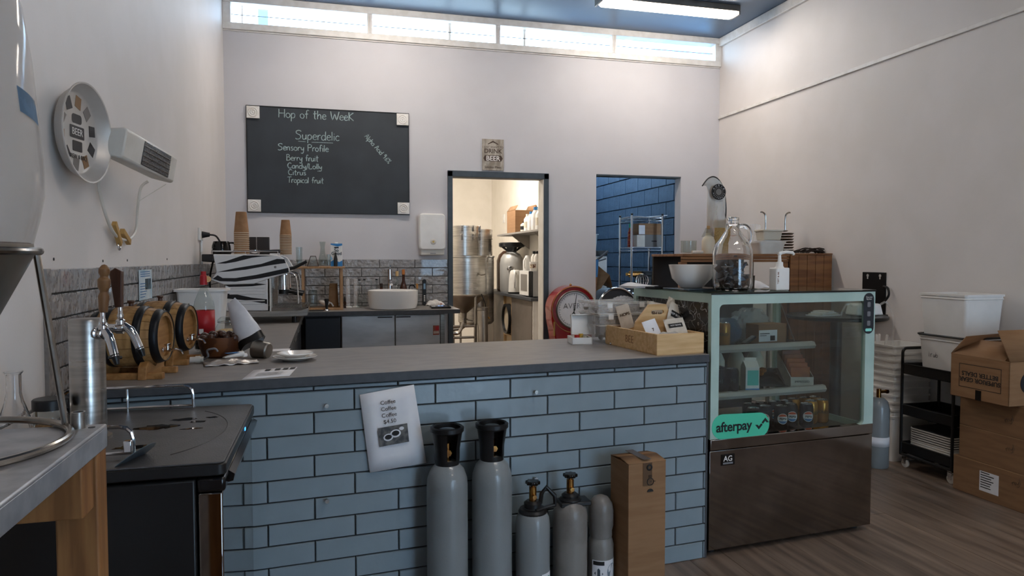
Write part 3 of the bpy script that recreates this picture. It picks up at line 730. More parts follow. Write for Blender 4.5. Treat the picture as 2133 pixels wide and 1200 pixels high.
# ================================================================ ON THE COUNTER, LEFT END
ZT = .91
hoop = mat('black_iron_hoop', '1d2024', .4, .5)
def barrel(loc, rz, label, L=.225, r=.108):
    t = thing('oak_barrel', label, 'barrel', loc, rz, 'small oak barrels on cradles')
    zc = .142
    def rad(s): return r * (1 - .2 * (2 * s - 1) ** 2)      # s 0..1 along the axis, local +x is the tapped head
    n = 20
    for k in range(n):                                        # staves
        a0, a1 = 2 * PI * k / n, 2 * PI * (k + 1) / n - .012
        g = G()
        def P(i, j, dr=0):
            s = i / 8; a = a0 + (a1 - a0) * j / 2; q = rad(s) + dr
            return (-L + s * L, q * math.cos(a), zc + q * math.sin(a))
        vs = [P(i, j) for i in range(9) for j in range(3)]
        fs = [(i * 3 + j, i * 3 + j + 1, (i + 1) * 3 + j + 1, (i + 1) * 3 + j) for i in range(8) for j in range(2)]
        o = len(vs); vs += [P(8, 0), P(8, 2), P(8, 2, -.014), P(8, 0, -.014)]; fs.append((o, o + 1, o + 2, o + 3))
        vs += [P(7.4, 2, -.014), P(7.4, 0, -.014)]; fs.append((o + 3, o + 2, o + 4, o + 5))
        g.add(vs, fs); obj('stave', g, wood_x, t)
    g = G(); g.lathe([(0, -.014), (.078, -.014), (rad(1) - .012, -.016), (rad(1) - .012, -.03), (0, -.03)], (0, 0, zc), 32, 'x')
    hd = obj('head', g, wood, t)
    g = G(); g.lathe([(0, -L + .012), (rad(0) - .012, -L + .012), (0, -L + .02)], (0, 0, zc), 32, 'x'); obj('rear_head', g, wood, t)
    for s in (.04, .24, .72, .955):
        w = .024 / L / 2 * (1.1)
        pf = [(rad(s - w) + .0016, -L + (s - w) * L), (rad(s) + .0018, -L + s * L), (rad(s + w) + .0016, -L + (s + w) * L)]
        hp = obj('hoop', G().lathe(pf, (0, 0, zc), 40, 'x'), hoop, t, solid=.0022)
        g = G()
        for dx in (-.006, .006): g.ball((-L + s * L + dx, .004, zc + rad(s) + .003), .003, 8, 4)
        obj('rivet', g, steel_d, hp)
    obj('bung', G().lathe([(0, .016), (.011, .016), (.013, .01), (.008, .005), (.009, -.012), (0, -.012)], (-L * .5, 0, zc + r + .004), 16), wood_d, t)
    g = G()
    g.lathe([(0, 0), (.009, 0), (.009, .006), (.006, .008), (.006, .03), (0, .03)], (-.014, 0, zc - .05), 14, 'x'); g.tube([(.012, 0, zc - .05), (.035, 0, zc - .048), (.05, 0, zc - .052), (.058, 0, zc - .066)], .0042, 8)
    g.cyl((.006, 0, zc - .05), .007, .016, 12)
    tp = obj('barrel_tap', g, chrome, hd)
    obj('tap_key', G().box(-.001, .013, -.016, .016, zc - .034, zc - .027), chrome, tp, bev=.002)
    for x in (-L * .22, -L * .85):                           # cradle
        g = G(); g.prism([(-.095, .0), (.095, .0), (.085, .045), (.06, .062), (.0, .036), (-.06, .062), (-.085, .045)], x - .014, x + .014, 'x')
        obj('cradle_block', g, wood, t, bev=.002)
    for y in (-.07, .07): obj('cradle_rail', G().box(-L - .005, .015, y - .011, y + .011, .0, .022), wood, t, bev=.002)
    return t
barrel((-.553, 2.735, ZT), R(-7), 'small oak barrel nearer the tap tower, with black hoops and a chrome tap')
barrel((-.528, 3.06, ZT), R(-9), 'small oak barrel behind the first, next to the wooden bowl')

wtb = thing('white_plastic_tub', 'white rectangular plastic tub on the bench behind the barrels', 'tub', (-.665, 4.25, .905))
g = G()
def tubshape(g, bx, by, tx, ty_, h, w=.004, lip=.012):
    def rr(x, y, r=.02): return rrect(-x, x, -y, y, r, 3)
    rings = [(bx - w, by - w, w), (tx - w, ty_ - w, h), (tx + lip, ty_ + lip, h), (tx + lip, ty_ + lip, h - .012), (tx, ty_, h - .012), (bx, by, 0)]
    vs = []; fs = []; n = 16
    for x, y, z in rings: vs += [(a, b, z) for a, b in rr(x, y)]
    for k in range(len(rings) - 1):
        for i in range(n): fs.append((k * n + i, k * n + (i + 1) % n, (k + 1) * n + (i + 1) % n, (k + 1) * n + i))
    fs.append(tuple(range(n))); fs.append(tuple(range((len(rings) - 1) * n, len(rings) * n))[::-1])
    return g.add(vs, fs)
obj('body', tubshape(g, .10, .085, .122, .1, .255), white_p, wtb)

cb = thing('cola_bottle', 'clear plastic soda bottle with red label and red tap cap by the barrels', 'bottle', (-.532, 3.43, ZT))
obj('bottle_body', G().lathe([(0, .004), (.03, .0), (.042, .012), (.044, .05), (.044, .2), (.04, .225), (.025, .262), (.015, .285), (.0135, .30), (.0135, .315)], seg=36), pet, cb)
lb_ = obj('label', G().lathe([(.0448, .075), (.0448, .185)], seg=36), red_l, cb, solid=.0006)
obj('barcode', G().at((-.006, -.0452, .082)).box(-.009, .009, -.0012, 0, 0, .022), paper, lb_, smooth=0)
obj('cola', G().lathe([(0, .006), (.04, .012), (.042, .05), (.042, .068), (0, .068)], seg=28), mat('dark_cola', '1a0f0a', .1), cb)
g = G(); g.lathe([(0, .36), (.011, .36), (.011, .345), (.015, .34), (.016, .31), (.0165, .3), (0, .3)], seg=16)
cp = obj('cap', g, red_l, cb)
obj('cap_tag', G().at((.018, -.002, .325)).lathe([(0, -.003), (.014, -.003), (.014, .003), (0, .003)], ax='y', seg=16), mat('cream_tag', 'd8b07a', .6), cp)

cj = thing('clip_lid_jar', 'glass clip-lid jar of raw sugar behind the bowl of nuts', 'jar', (-.452, 3.58, ZT))
obj('glass_body', G().lathe([(0, 0), (.05, 0), (.056, .01), (.056, .09), (.042, .115), (.042, .12)], seg=36), glass_t, cj)
obj('sugar', G().lathe([(0, .004), (.05, .004), (.053, .012), (.053, .075), (.03, .083), (0, .08)], seg=28), mat('raw_sugar', 'c9a878', .85, col2='d9bd93', scale=120, bump=.5), cj)
obj('lid', G().lathe([(.043, .12), (.046, .12), (.046, .128), (.03, .142), (0, .144)], seg=36), glass_t, cj)
g = G(); g.tube([(.046 * math.cos(2 * PI * k / 24), .046 * math.sin(2 * PI * k / 24), .117) for k in range(24)], .0018, 6, True)
g.tube([(.046, .015, .117), (.056, .012, .125), (.052, 0, .14), (.056, -.012, .125), (.046, -.015, .117)], .0016, 6)
obj('wire_clip', g, chrome, cj)

bw_ = thing('wooden_bowl', 'carved dark wooden bowl holding brown nuts', 'bowl', (-.434, 3.215, ZT))
obj('bowl_body', G().lathe([(0, 0), (.06, 0), (.074, .01), (.088, .05), (.093, .088), (.087, .088), (.08, .05), (.066, .016), (0, .012)], seg=40), mat('turned_walnut', '6b4023', .45, col2='4f2c17', scale=6, stretch=(1, 1, 3), wave=True), bw_)
nutm = mat('brown_nut_shell', '4a2f24', .35, col2='3a241c', scale=20)
nut_me = None
spots = [(0, 0, .098), (.035, .01, .094), (-.035, .012, .094), (.012, -.036, .094), (-.02, -.034, .095), (.055, -.025, .09), (-.058, -.02, .09), (.045, .045, .09), (-.04, .048, .09), (.0, .055, .091), (.03, -.06, .088), (-.03, -.062, .088), (.066, .012, .088), (-.068, .02, .088), (.0, -.002, .075), (.06, -.055, .083), (-.062, -.05, .083)]
for i, (x, y, z) in enumerate(spots):
    if nut_me is None:
        o = obj('nut', G().ball((0, 0, 0), .0165, 12, 7, .9), nutm); nut_me = o.data
    else: o = obj('nut', nut_me, nutm)
    o.location = (-.434 + x, 3.215 + y, ZT + z); o.rotation_euler = (random.random() * 3, random.random() * 3, 0)
    tag(o, 'one of the round brown nuts heaped in the wooden bowl', 'nut', 'nuts in the wooden bowl')

# white coffee bag slumped into a dark tin
cbag = thing('coffee_bag', 'white foil coffee bag with a black end, leaning on the wooden bowl', 'bag', (-.30, 3.16, ZT))
A = Vector((-.092, .07, .235)); B = Vector((.0, .0, .055))
def bagpt(a, b, s):
    c = A.lerp(B, b); ax = Vector((.6, .25, .5)).normalized(); d = (B - A).normalized()
    w = .024 + .036 * min(1, b * 1.5); th = .003 + .034 * math.sin(min(1, b * 1.05) * PI * .55)
    nrm = d.cross(Vector((.35, 1, .25))).normalized(); o2 = d.cross(nrm)
    ang = 2 * PI * a
    p = c + nrm * w * math.cos(ang) + o2 * th * math.sin(ang)
    return p + Vector((0, 0, .004 * math.sin(9 * b + 3 * ang)))
g = G(); g.grid(lambda a, b: bagpt(a, b, 0), 24, 14)
bg = obj('bag_body', g, mat('white_foil_bag', 'dcdcdf', .4, col2='cfcfd4', scale=10, bump=.4, bscale=12), cbag)
g = G(); g.grid(lambda a, b: bagpt(a, .86 + .14 * b, 0) + (bagpt(a, .9, 0) - A.lerp(B, .9)) * .04, 24, 3); obj('black_end', g, black_p, cbag)
tin = thing('steel_scoop_cup', 'small dull steel cup lying on its side over the bag mouth', 'cup', (-.287, 3.14, ZT))
g = G(); g.m = Matrix.Translation((0, 0, .038)) @ Matrix.Rotation(R(-25), 4, 'Z') @ Matrix.Rotation(R(98), 4, 'Y')
g.lathe([(.040, -.005), (.035, .055), (.03, .06), (0, .06), (0, .057), (.029, .057), (.033, .053), (.038, -.005), (.040, -.005)], seg=28)
obj('cup_body', g, steel_d, tin)
# silver packet and tube
pk = thing('silver_packet', 'crumpled silver foil packet lying flat on the counter', 'packet', (-.365, 2.975, ZT), R(12))
def crum(a, b): return ((a - .5) * .2, (b - .5) * .1 * (1 - .25 * a), .004 + .016 * math.sin(PI * b) * math.sin(PI * min(1, a * 1.1)) + .004 * math.sin(23 * a + 9 * b) * math.sin(17 * b + 3 * a))
g = G(); g.grid(crum, 20, 12); obj('foil_body', g, mat('silver_foil', 'b9b2ac', .3, .6, bump=.5, bscale=25), pk, solid=.003)
tu = thing('white_tube', 'small white squeeze tube with blue print on the silver packet', 'tube', (-.36, 3.0, ZT + .03), R(38))
g = G(); g.m = Matrix.Rotation(R(-6), 4, 'Y')
g.grid(lambda a, b: ((b - .5) * .085, (.011 + .002 * b) * math.cos(2 * PI * a), (.011 * (1 - .85 * (1 - b) ** 2)) * math.sin(2 * PI * a)), 16, 8)
obj('tube_body', g, white_p, tu); obj('tube_cap', G().cyl((.04, 0, -.004), .008, .018, 14, 'x'), white_p, tu)
obj('blue_band', G().box(-.03, .02, -.012, .0125, .0112, .0122), blue_l, tu, smooth=0)
# small tee pieces near the barrel taps
te = thing('plastic_tee_fitting', 'white plastic hose fitting with a curved grey hose beside the bowl', 'fitting', (-.475, 3.03, ZT))
g = G(); g.cyl((-.05, 0, .014), .012, .05, 16, 'x'); g.cyl((-.03, 0, .014), .015, .018, 16, 'x'); obj('fitting_body', g, white_d, te)
obj('hose', G().tube(smooth_line([(0, 0, .014), (.02, -.02, .03), (.02, -.04, .055), (.05, -.05, .062), (.06, -.05, .05)], 4), .004, 8), ink_g, te)
# plates
for i, (dx, dy, dz, r, lab) in enumerate(((0, 0, 0, .088, 'larger white saucer underneath on the counter near the leaflet'), (.0, .005, .012, .072, 'smaller white saucer stacked on top of the larger one'))):
    pt = obj('saucer', G().lathe([(0, .001), (r * .55, .001), (r * .6, .004), (r, .016), (r, .019), (r * .6, .008), (r * .5, .005), (0, .005)], seg=48), white_c)
    pt.location = (-.125 + dx, 3.02 + dy, ZT + dz); tag(pt, lab, 'saucer', 'saucers on the counter')
# leaflet and slips
lf = thing('printed_leaflet', 'white leaflet with small pictures and text lying on the counter', 'leaflet', (-.283, 2.575, ZT))
ux = Vector((.155, .04, 0)); uy = Vector((.02, .205, 0))
def lp(a, b, z=.0006): return tuple(ux * a + uy * b + Vector((0, 0, z)))
g = G(); g.grid(lambda a, b: lp(a, b, .0006 + .003 * a * (1 - a) * b), 4, 3); sh = obj('sheet', g, paper, lf, solid=.0006)
g = G()
for i in range(6): g.quad(lp(.22, .2 + i * .06, .0032), lp(.78 - .1 * (i % 2), .2 + i * .06, .0032), lp(.78 - .1 * (i % 2), .225 + i * .06, .0032), lp(.22, .225 + i * .06, .0032))
obj('text_lines', g, ink_g, lf, smooth=0)
g = G()
for x in (.3, .52, .7, .86): g.quad(lp(x, .72, .0032), lp(x + .12, .72, .0032), lp(x + .12, .92, .0032), lp(x, .92, .0032))
obj('picture_print', g, ink, lf, smooth=0)
sl = thing('paper_slip', 'small white paper slip near the bench corner', 'paper', (-.20, 3.36, ZT))
obj('sheet', G().box(-.04, .04, -.03, .05, .0, .0012), paper, sl, smooth=0)

# ================================================================ COFFEE MACHINE
em = thing('espresso_machine', 'white espresso machine with black zebra stripes on the left bench', 'coffee machine', (0, 4.85, .905))
D = .62; zo = -.905
ew = mat('white_machine_enamel', 'e2e0de', .25, coat=.3); eb = mat('black_stripe_vinyl', '15161a', .3)
side = [(-.694, 1.357), (-.306, 1.354), (-.267, 1.334), (-.24, 1.29), (-.226, 1.259), (-.233, 1.235), (-.353, 1.199), (-.366, 1.185), (-.366, .988), (-.635, .99), (-.626, 1.147), (-.709, 1.194), (-.675, 1.241)]
upper = [(-.694, 1.357), (-.306, 1.354), (-.267, 1.334), (-.24, 1.29), (-.226, 1.259), (-.233, 1.235), (-.353, 1.199), (-.45, 1.165), (-.63, 1.16), (-.709, 1.194), (-.675, 1.241)]
lower = [(-.366, 1.195), (-.366, .988), (-.635, .99), (-.626, 1.16), (-.45, 1.175)]
def zz(p): return [(a, b + zo) for a, b in p]
up = obj('upper_side_panel', G().prism(zz(upper), 0, .03, 'y'), ew, em, bev=.006)
lo = obj('lower_side_panel', G().prism(zz(lower), .01, .035, 'y'), ew, em, bev=.006)
for z in (1.14, 1.12, 1.10, 1.055, 1.035): obj('louvre', G().tube([(-.60, .009, z + zo), (-.385, .009, z + zo)], .004, 6), ew, lo)
obj('far_side_panel', G().prism(zz(side), D - .03, D, 'y'), ew, em, bev=.006)
obj('chassis', G().prism(zz([(-.69, 1.345), (-.33, 1.343), (-.30, 1.22), (-.40, 1.19), (-.41, .985), (-.62, .985), (-.62, 1.15), (-.68, 1.2)]), .03, D - .03, 'y'), steel_d, em, smooth=0)
stripes = {
 'a': [(-.674, 1.297), (-.611, 1.314), (-.56, 1.333), (-.51, 1.350), (-.32, 1.348), (-.40, 1.342), (-.46, 1.334), (-.561, 1.307), (-.62, 1.297)],
 'b': [(-.672, 1.242), (-.562, 1.267), (-.403, 1.294), (-.306, 1.327), (-.26, 1.325), (-.25, 1.3), (-.339, 1.287), (-.499, 1.257), (-.6, 1.246)],
 'c': [(-.668, 1.222), (-.638, 1.204), (-.563, 1.203), (-.436, 1.223), (-.236, 1.268), (-.232, 1.239), (-.404, 1.202), (-.563, 1.18), (-.655, 1.184), (-.698, 1.199)],
 'e': [(-.624, 1.104), (-.564, 1.099), (-.464, 1.075), (-.371, 1.063), (-.371, 1.032), (-.502, 1.058), (-.627, 1.073)],
 'd': [(-.63, 1.158), (-.563, 1.17), (-.437, 1.169), (-.373, 1.161), (-.462, 1.149), (-.6, 1.146)]}
for k_, p in stripes.items():
    yy = .0 if k_ in 'abc' else .01
    obj('zebra_stripe', G().prism(zz(p), yy - .0016, yy - .0002, 'y'), eb, up if k_ in 'abc' else lo, smooth=0)
obj('badge', G().at((-.317, -.0015, 1.273 + zo)).lathe([(0, -.004), (.007, -.004), (.009, 0), (0, 0)], ax='y', seg=16), chrome, up)
g = G(); g.prism(zz([(-.762, 1.357), (-.694, 1.357), (-.685, 1.30), (-.70, 1.305), (-.762, 1.31)]), .0, D, 'y'); obj('rear_cap', g, black_g, em, bev=.006)
g = G(); g.prism(zz([(-.60, .985), (-.164, .984), (-.114, 1.0), (-.118, .952), (-.164, .947), (-.59, .949)]), .005, D - .005, 'y'); tr = obj('drip_tray', g, steel, em, bev=.003)
g = G()
for i in range(22): g.box(-.34 + i * .01, -.335 + i * .01, .03, D - .03, .998 + zo, 1.003 + zo)
g.box(-.35, -.115, .02, .03, .985 + zo, 1.005 + zo); g.box(-.35, -.115, D - .03, D - .02, .985 + zo, 1.005 + zo); g.box(-.122, -.115, .02, D - .02, .985 + zo, 1.005 + zo)
obj('tray_grate', g, chrome_d, tr, smooth=0)
for x, y in ((-.56, .05), (-.2, .05), (-.56, D - .06), (-.2, D - .06)): obj('foot', G().cyl((x, y, 0), .02, .046, 16), black_p, em)
obj('front_back_panel', G().box(-.345, -.34, .03, D - .03, .995 + zo, 1.21 + zo), steel, em, smooth=0)
for y in (.16, .44):
    g = G(); g.cyl((-.275, y, 1.145 + zo), .034, .075, 24); g.cyl((-.275, y, 1.12 + zo), .038, .03, 24)
    gh = obj('group_head', g, chrome, em)
    g = G(); g.cyl((-.275, y, 1.09 + zo), .033, .035, 20); g.tube([(-.245, y, 1.108 + zo), (-.15, y - .01, 1.088 + zo)], .012, 12, r2=.014)
    obj('portafilter', g, black_p, gh)
for y in (.05, D - .06): obj('steam_wand', G().tube(smooth_line([(-.245, y, 1.235 + zo), (-.2, y, 1.22 + zo), (-.185, y, 1.17 + zo), (-.175, y - .01, 1.03 + zo)], 4), .0055, 8), chrome, em)
g = G(); g.tube([(-.232, .03, 1.262 + zo), (-.20, .03, 1.268 + zo), (-.12, .02, 1.31 + zo)], .012, 12, r2=.010); obj('steam_lever', g, black_p, em)
obj('diagonal_strut', G().box(-.355, -.345, .006, .012, .985 + zo, 1.2 + zo), white_p, em)
g = G(); 
for zc_ in (1.376,): 
    g.tube([(-.70, .02, zc_ + zo), (-.30, .02, zc_ + zo), (-.30, D - .02, zc_ + zo), (-.70, D - .02, zc_ + zo), (-.74, .3, 1.395 + zo)], .004, 8, True)
for x, y in ((-.70, .02), (-.5, .02), (-.3, .02), (-.3, D - .02), (-.5, D - .02), (-.7, D - .02)): g.tube([(x, y, 1.35 + zo), (x, y, 1.378 + zo)], .003, 6)
obj('cup_rail', g, chrome, em)
obj('power_cable', G().tube(smooth_line([(-.73, .25, 1.31 + zo), (-.75, .24, 1.2 + zo), (-.74, .2, 1.1 + zo), (-.73, .2, 1.0 + zo)], 4), .006, 8), black_p, em)
MT = 1.357
# cup stacks: every cup a thing of its own
kraft = mat('kraft_paper_cup', '9a7350', .75, col2='916b49', scale=30, bump=.1); rimm = mat('pale_cup_rim', 'd8c8b0', .7)
def cups(x, y, z, n, r, h, pitch, gname, lab_top):
    ORD = ['', 'second', 'third', 'fourth', 'fifth', 'sixth', 'seventh', 'eighth', 'ninth', 'tenth', 'eleventh', 'twelfth', 'thirteenth']
    me = None
    for i in range(n):
        # upside down: the rim is at the foot
        if me is None:
            g = G(); g.lathe([(r, .0), (r + .002, .003), (r, .006), (r * .72, h - .004), (r * .70, h), (r * .66, h), (r * .66, h - .006), (0, h - .006)], seg=28)
            o = obj('paper_cup', g, kraft); me = o.data
            rg = obj('rim', G().tube([((r + .0005) * math.cos(2 * PI * k / 28), (r + .0005) * math.sin(2 * PI * k / 28), .003) for k in range(28)], .0022, 5, True), rimm, o); rme = rg.data
        else:
            o = obj('paper_cup', me, kraft); obj('rim', rme, rimm, o)
        o.location = (x, y, z + i * pitch)
        q = n - 1 - i
        tag(o, 'topmost brown paper cup of ' + lab_top if q == 0 else ORD[q] + ' brown paper cup from the top of ' + lab_top, 'cup', gname)
cups(-.537, 5.0, MT + .002, 11, .047, .142, .0137, 'large stack of paper cups', 'the thick stack on the coffee machine')
cups(-.278, 5.40, MT + .0, 13, .041, .115, .0115, 'small stack of paper cups', 'the slimmer stack on the coffee machine')
jg = thing('black_milk_jug', 'stout black jug on the rear of the coffee machine', 'jug', (-.69, 5.2, MT))
obj('jug_body', G().lathe([(0, 0), (.062, 0), (.065, .01), (.06, .06), (.05, .09), (.047, .09), (.056, .06), (.06, .012), (0, .006)], seg=32), black_g, jg)
obj('jug_handle', G().tube(smooth_line([(.052, 0, .08), (.085, 0, .075), (.085, 0, .03), (.062, 0, .02)], 4), .006, 8), black_g, jg)
kb = thing('dark_knock_box', 'dark square box standing at the back of the coffee machine top', 'box', (-.47, 5.43, MT))
g = G(); g.box(-.078, .078, -.03, .03, 0, .128); obj('box_body', g, mat('smoked_dark_plastic', '3b3634', .25), kb, bev=.003)
obj('divider_strip', G().box(-.012, -.006, -.0315, -.03, .03, .128), steel, kb, smooth=0)
pf = thing('spare_portafilter', 'chrome portafilter with black handle lying on the coffee machine', 'portafilter', (-.41, 4.93, MT), R(0))
obj('basket', G().lathe([(0, 0), (.028, 0), (.034, .01), (.034, .028), (.03, .028), (.03, .008), (0, .006)], (-.04, 0, 0), 24), chrome, pf)
obj('handle', G().tube([(-.005, 0, .018), (.03, 0, .018), (.12, -.02, .02)], .008, 12, r2=.013), black_p, pf)
# ================================================================ BACK WALL
cb_ = thing('chalkboard', 'black chalkboard with handwritten hop notes on the back wall', 'chalkboard', (-.635, YB, 1.73))
obj('board', G().box(0, 1.37, -.014, .0, .0, .90), chalk_b, cb_, bev=.001)
g = G(); g.box(-.006, 0, -.018, 0, -.006, .906); g.box(1.37, 1.376, -.018, 0, -.006, .906); g.box(0, 1.37, -.018, 0, -.006, 0); g.box(0, 1.37, -.018, 0, .90, .906)
obj('board_frame', g, black_s, cb_, smooth=0)
for x, z in ((0, .795), (1.265, .795), (0.0, 0.002), (1.268, 0.002)):
    g = G(); g.box(x, x + .105, -.034, -.014, z, z + .102)
    bk = obj('corner_block', g, white_t, cb_, bev=.002)
    g = G()
    for r in (.036, .02): g.lathe([(r - .006, 0), (r, -.005), (r + .006, 0)], (x + .0525, -.034, z + .051), 28, 'y')
    g.ball((x + .0525, -.034, z + .051), .007, 12, 6)
    obj('bullseye_ring', g, white_t, bk)
def wr_(s, x, z, w, h, r=.0036, rot=0):
    mtx = frame((x + .635, -.0145, z - 1.73), (math.cos(rot), 0, math.sin(rot)), (-math.sin(rot), 0, math.cos(rot)))
    return handwriting('chalk_writing', s, h, w, chalk, cb_, mtx, r)
wr_('Hop of the WeeK', -.375, 2.545, .635, .072)
wr_('Superdelic', -.24, 2.365, .375, .075)
wr_('Sensory Profile', -.385, 2.265, .425, .056)
wr_('Berry fruit', -.317, 2.178, .27, .052)
wr_('Candy/Lolly', -.307, 2.112, .29, .046)
wr_('Citrus', -.302, 2.055, .15, .046)
wr_('Tropical fruit', -.31, 1.988, .305, .05)
wr_('Alpha Acid 9.6%', .345, 2.41, .315, .042, .003, R(-48))
g = G(); g.tube([(.418, -.0145, .617), (.48, -.0145, .615)], .0024, 4); g.tube([(.53, -.0145, .612), (.71, -.0145, .613)], .0024, 4); g.tube([(.575, -.0145, .364), (.612, -.0145, .366)], .002, 4)
obj('chalk_underline', g, chalk, cb_)
# tin sign over the door
sg = thing('beer_sign', 'small vintage sign reading drink beer above the dark door frame', 'sign', (1.416, YB - .012, 2.150))
obj('sign_board', G().box(0, .205, 0, .012, 0, .29), mat('weathered_sign_board', 'b9b0a4', .7, col2='8f8578', scale=7, stretch=(3, 1, 1), detail=8), sg, bev=.002)
def sgt(s, z, sz, m=ink, x=.1025, bold=0, sp=1.): text('sign_lettering', s, sz, m, sg, frame((x, -.0006, z), (1, 0, 0), (0, 0, 1)), bold=bold, sp=sp)
brn = mat('brown_sign_print', '4a3a30', .7)
sgt('I JUST WANT TO', .215, .026, brn); sgt('DRINK', .178, .056, brn, bold=.0008); sgt('BEER', .11, .062, white_t, bold=.001); sgt('Smoke Meat', .03, .032, brn)
obj('banner_print', G().prism([(.025, .085), (.18, .085), (.195, .112), (.18, .14), (.025, .14), (.01, .112)], -.0004, -.0001, 'y'), brn, sg, smooth=0)
g = G(); g.prism([(.05, .238), (.1025, .26), (.155, .238), (.15, .248), (.1025, .275), (.055, .248)], -.0006, -.0001, 'y'); obj('hop_print', g, brn, sg, smooth=0)
# paper towel dispenser
dp = thing('towel_dispenser', 'white wall-mounted paper towel dispenser beside the dark door frame', 'dispenser', (.818, YB, 1.362))
g = G(); g.prism(rrect(0, .238, .045, .375, .035, 5), -.1, 0, 'y'); cv = obj('cover', g, white_p, dp, bev=.012)
g = G(); g.box(.012, .228, -.085, 0, .0, .05); obj('outlet_tray', g, white_d, dp, bev=.006)
g = G(); g.lathe([(0, -.006), (.02, -.006), (.026, 0), (0, 0)], (.125, -.1, .12), 24, 'y'); obj('lock_boss', g, white_d, cv)
g = G(); g.lathe([(0, -.004), (.009, -.004), (.009, 0), (0, 0)], (.125, -.106, .12), 16, 'y'); obj('lock', g, gold, cv)
obj('paper_edge', G().box(.1, .15, -.09, -.084, .012, .018), ink_g, dp, smooth=0)

# ================================================================ BACK BENCH
ZB = .905
rs = thing('wooden_riser_shelf', 'open pale wooden riser shelf on the back bench', 'shelf', (-.19, 5.98, ZB))
rw = mat('pale_riser_wood', 'b08a63', .55, col2='9b7550', scale=4, stretch=(8, 2, 2), detail=6)
obj('top_board', G().box(-.045, .345, 0, .3, .343, .36), rw, rs, bev=.002)
obj('side_board', G().box(.0, .022, .01, .29, .018, .343), rw, rs, bev=.002); obj('side_board', G().box(.304, .328, .01, .29, .018, .343), rw, rs, bev=.002)
obj('bottom_board', G().box(.0, .328, .01, .29, .0, .018), rw, rs, bev=.002)
ZR = ZB + .36
def glassobj(name, lab, cat, loc, pr, seg=28, m=None, group=None):
    t = obj(name, G().lathe(pr, seg=seg), m or glass_t); t.location = loc; tag(t, lab, cat, group); return t
glassobj('glass_carafe', 'clear glass carafe with a flared mouth on the riser shelf', 'carafe', (-.022, 6.1, ZR), [(0, .004), (.032, .004), (.036, .01), (.035, .05), (.02, .12), (.017, .16), (.026, .205), (.024, .205), (.0155, .16), (.018, .12), (.033, .05), (.033, .012), (0, .009)])
glassobj('tall_glass', 'tall narrow drinking glass at the left end of the riser shelf', 'glass', (-.21, 6.12, ZR), [(0, .003), (.022, .003), (.024, .01), (.026, .16), (.0245, .16), (.022, .012), (0, .01)])
glassobj('small_glass', 'small straight glass between the carafe and the milk carton', 'glass', (.026, 6.08, ZR), [(0, .003), (.016, .003), (.018, .1), (.0165, .1), (.015, .01), (0, .008)])
ge = thing('geometric_terrarium', 'small geometric terrarium with dark edges on the riser shelf', 'terrarium', (-.10, 6.08, ZR))
pts_ = [(-.045, -.035, 0), (.045, -.035, 0), (.045, .035, 0), (-.045, .035, 0), (-.018, -.012, .085), (.022, -.012, .085), (.022, .012, .085), (-.018, .012, .085)]
g = G()
for a, b in ((0, 1), (1, 2), (2, 3), (3, 0), (4, 5), (5, 6), (6, 7), (7, 4), (0, 4), (1, 5), (2, 6), (3, 7)): g.tube([pts_[a], pts_[b]], .0028, 6)
obj('edge_frame', g, mat('dark_bronze', '3a2a22', .4, .6), ge)
obj('panes', G().add([(x * .96, y * .96, z) for x, y, z in pts_], [(0, 1, 5, 4), (1, 2, 6, 5), (2, 3, 7, 6), (3, 0, 4, 7)]), glass_t, ge, smooth=0)
mc = thing('milk_carton', 'blue and white plant-milk carton standing on the riser shelf', 'carton', (.09, 6.1, ZR))
bluec = mat('bright_blue_carton', '2f7fbe', .4)
obj('carton_body', G().box(-.047, .047, -.035, .035, 0, .19), white_p, mc, bev=.002)
g = G(); g.prism([(-.047, 0), (.047, 0), (.047, .05), (.02, .035), (-.015, .06), (-.047, .04)], -.0366, -.0356, 'y'); g.prism([(-.047, .19), (.047, .19), (.047, .175), (.01, .165), (-.047, .18)], -.0366, -.0356, 'y'); obj('blue_print', g, bluec, mc, smooth=0)
g = G(); g.prism([(-.047, .05), (-.03, .06), (-.047, .09)], -.0366, -.0356, 'y'); obj('light_blue_print', g, mat('light_blue_print', '86c0e6', .4), mc, smooth=0)
obj('brand_panel', G().box(-.018, .018, -.0368, -.0357, .15, .162), blacknavy, mc, smooth=0)
text('lettering', 'So\nGood', .036, blacknavy, mc, frame((0, -.0372, .12), (1, 0, 0), (0, 0, 1)), bold=.0008, line=.72)
obj('cap', G().cyl((0, 0, .19), .014, .012, 16), white_p, mc)
po = thing('black_pump_bottle', 'small black bottle in front of the milk carton', 'bottle', (.082, 6.02, ZR))
obj('bottle_body', G().lathe([(0, 0), (.015, 0), (.016, .06), (.012, .08), (.008, .095), (.007, .115), (0, .117)], seg=20), black_p, po)
# under the riser
glassobj('storage_jar', 'clear storage jar inside the riser shelf', 'jar', (-.105, 6.13, ZB + .018), [(0, .003), (.036, .003), (.038, .01), (.038, .13), (.033, .145), (.031, .145), (.036, .13), (.036, .012), (0, .008)])
pb_ = thing('brown_paper_bag', 'upright brown paper bag inside the riser shelf', 'bag', (.062, 6.13, ZB + .018))
g = G(); g.taper((-.042, .042, -.028, .028), (-.034, .034, -.014, .014), 0, .16); g.taper((-.034, .034, -.014, .014), (-.03, .034, -.004, .004), .16, .198)
obj('bag_body', g, mat('kraft_bag_paper', '96714f', .8, col2='88643f', scale=12, bump=.3), pb_, bev=.002)
tm = thing('coffee_tamper', 'coffee tamper with a black handle standing on the back bench', 'tamper', (.006, 5.93, ZB))
obj('base', G().lathe([(0, 0), (.026, 0), (.027, .006), (.02, .014), (.008, .022), (0, .022)], seg=24), chrome, tm)
obj('handle', G().lathe([(0, .02), (.01, .02), (.012, .04), (.016, .075), (.019, .088), (.016, .098), (0, .1)], seg=20), black_p, tm)
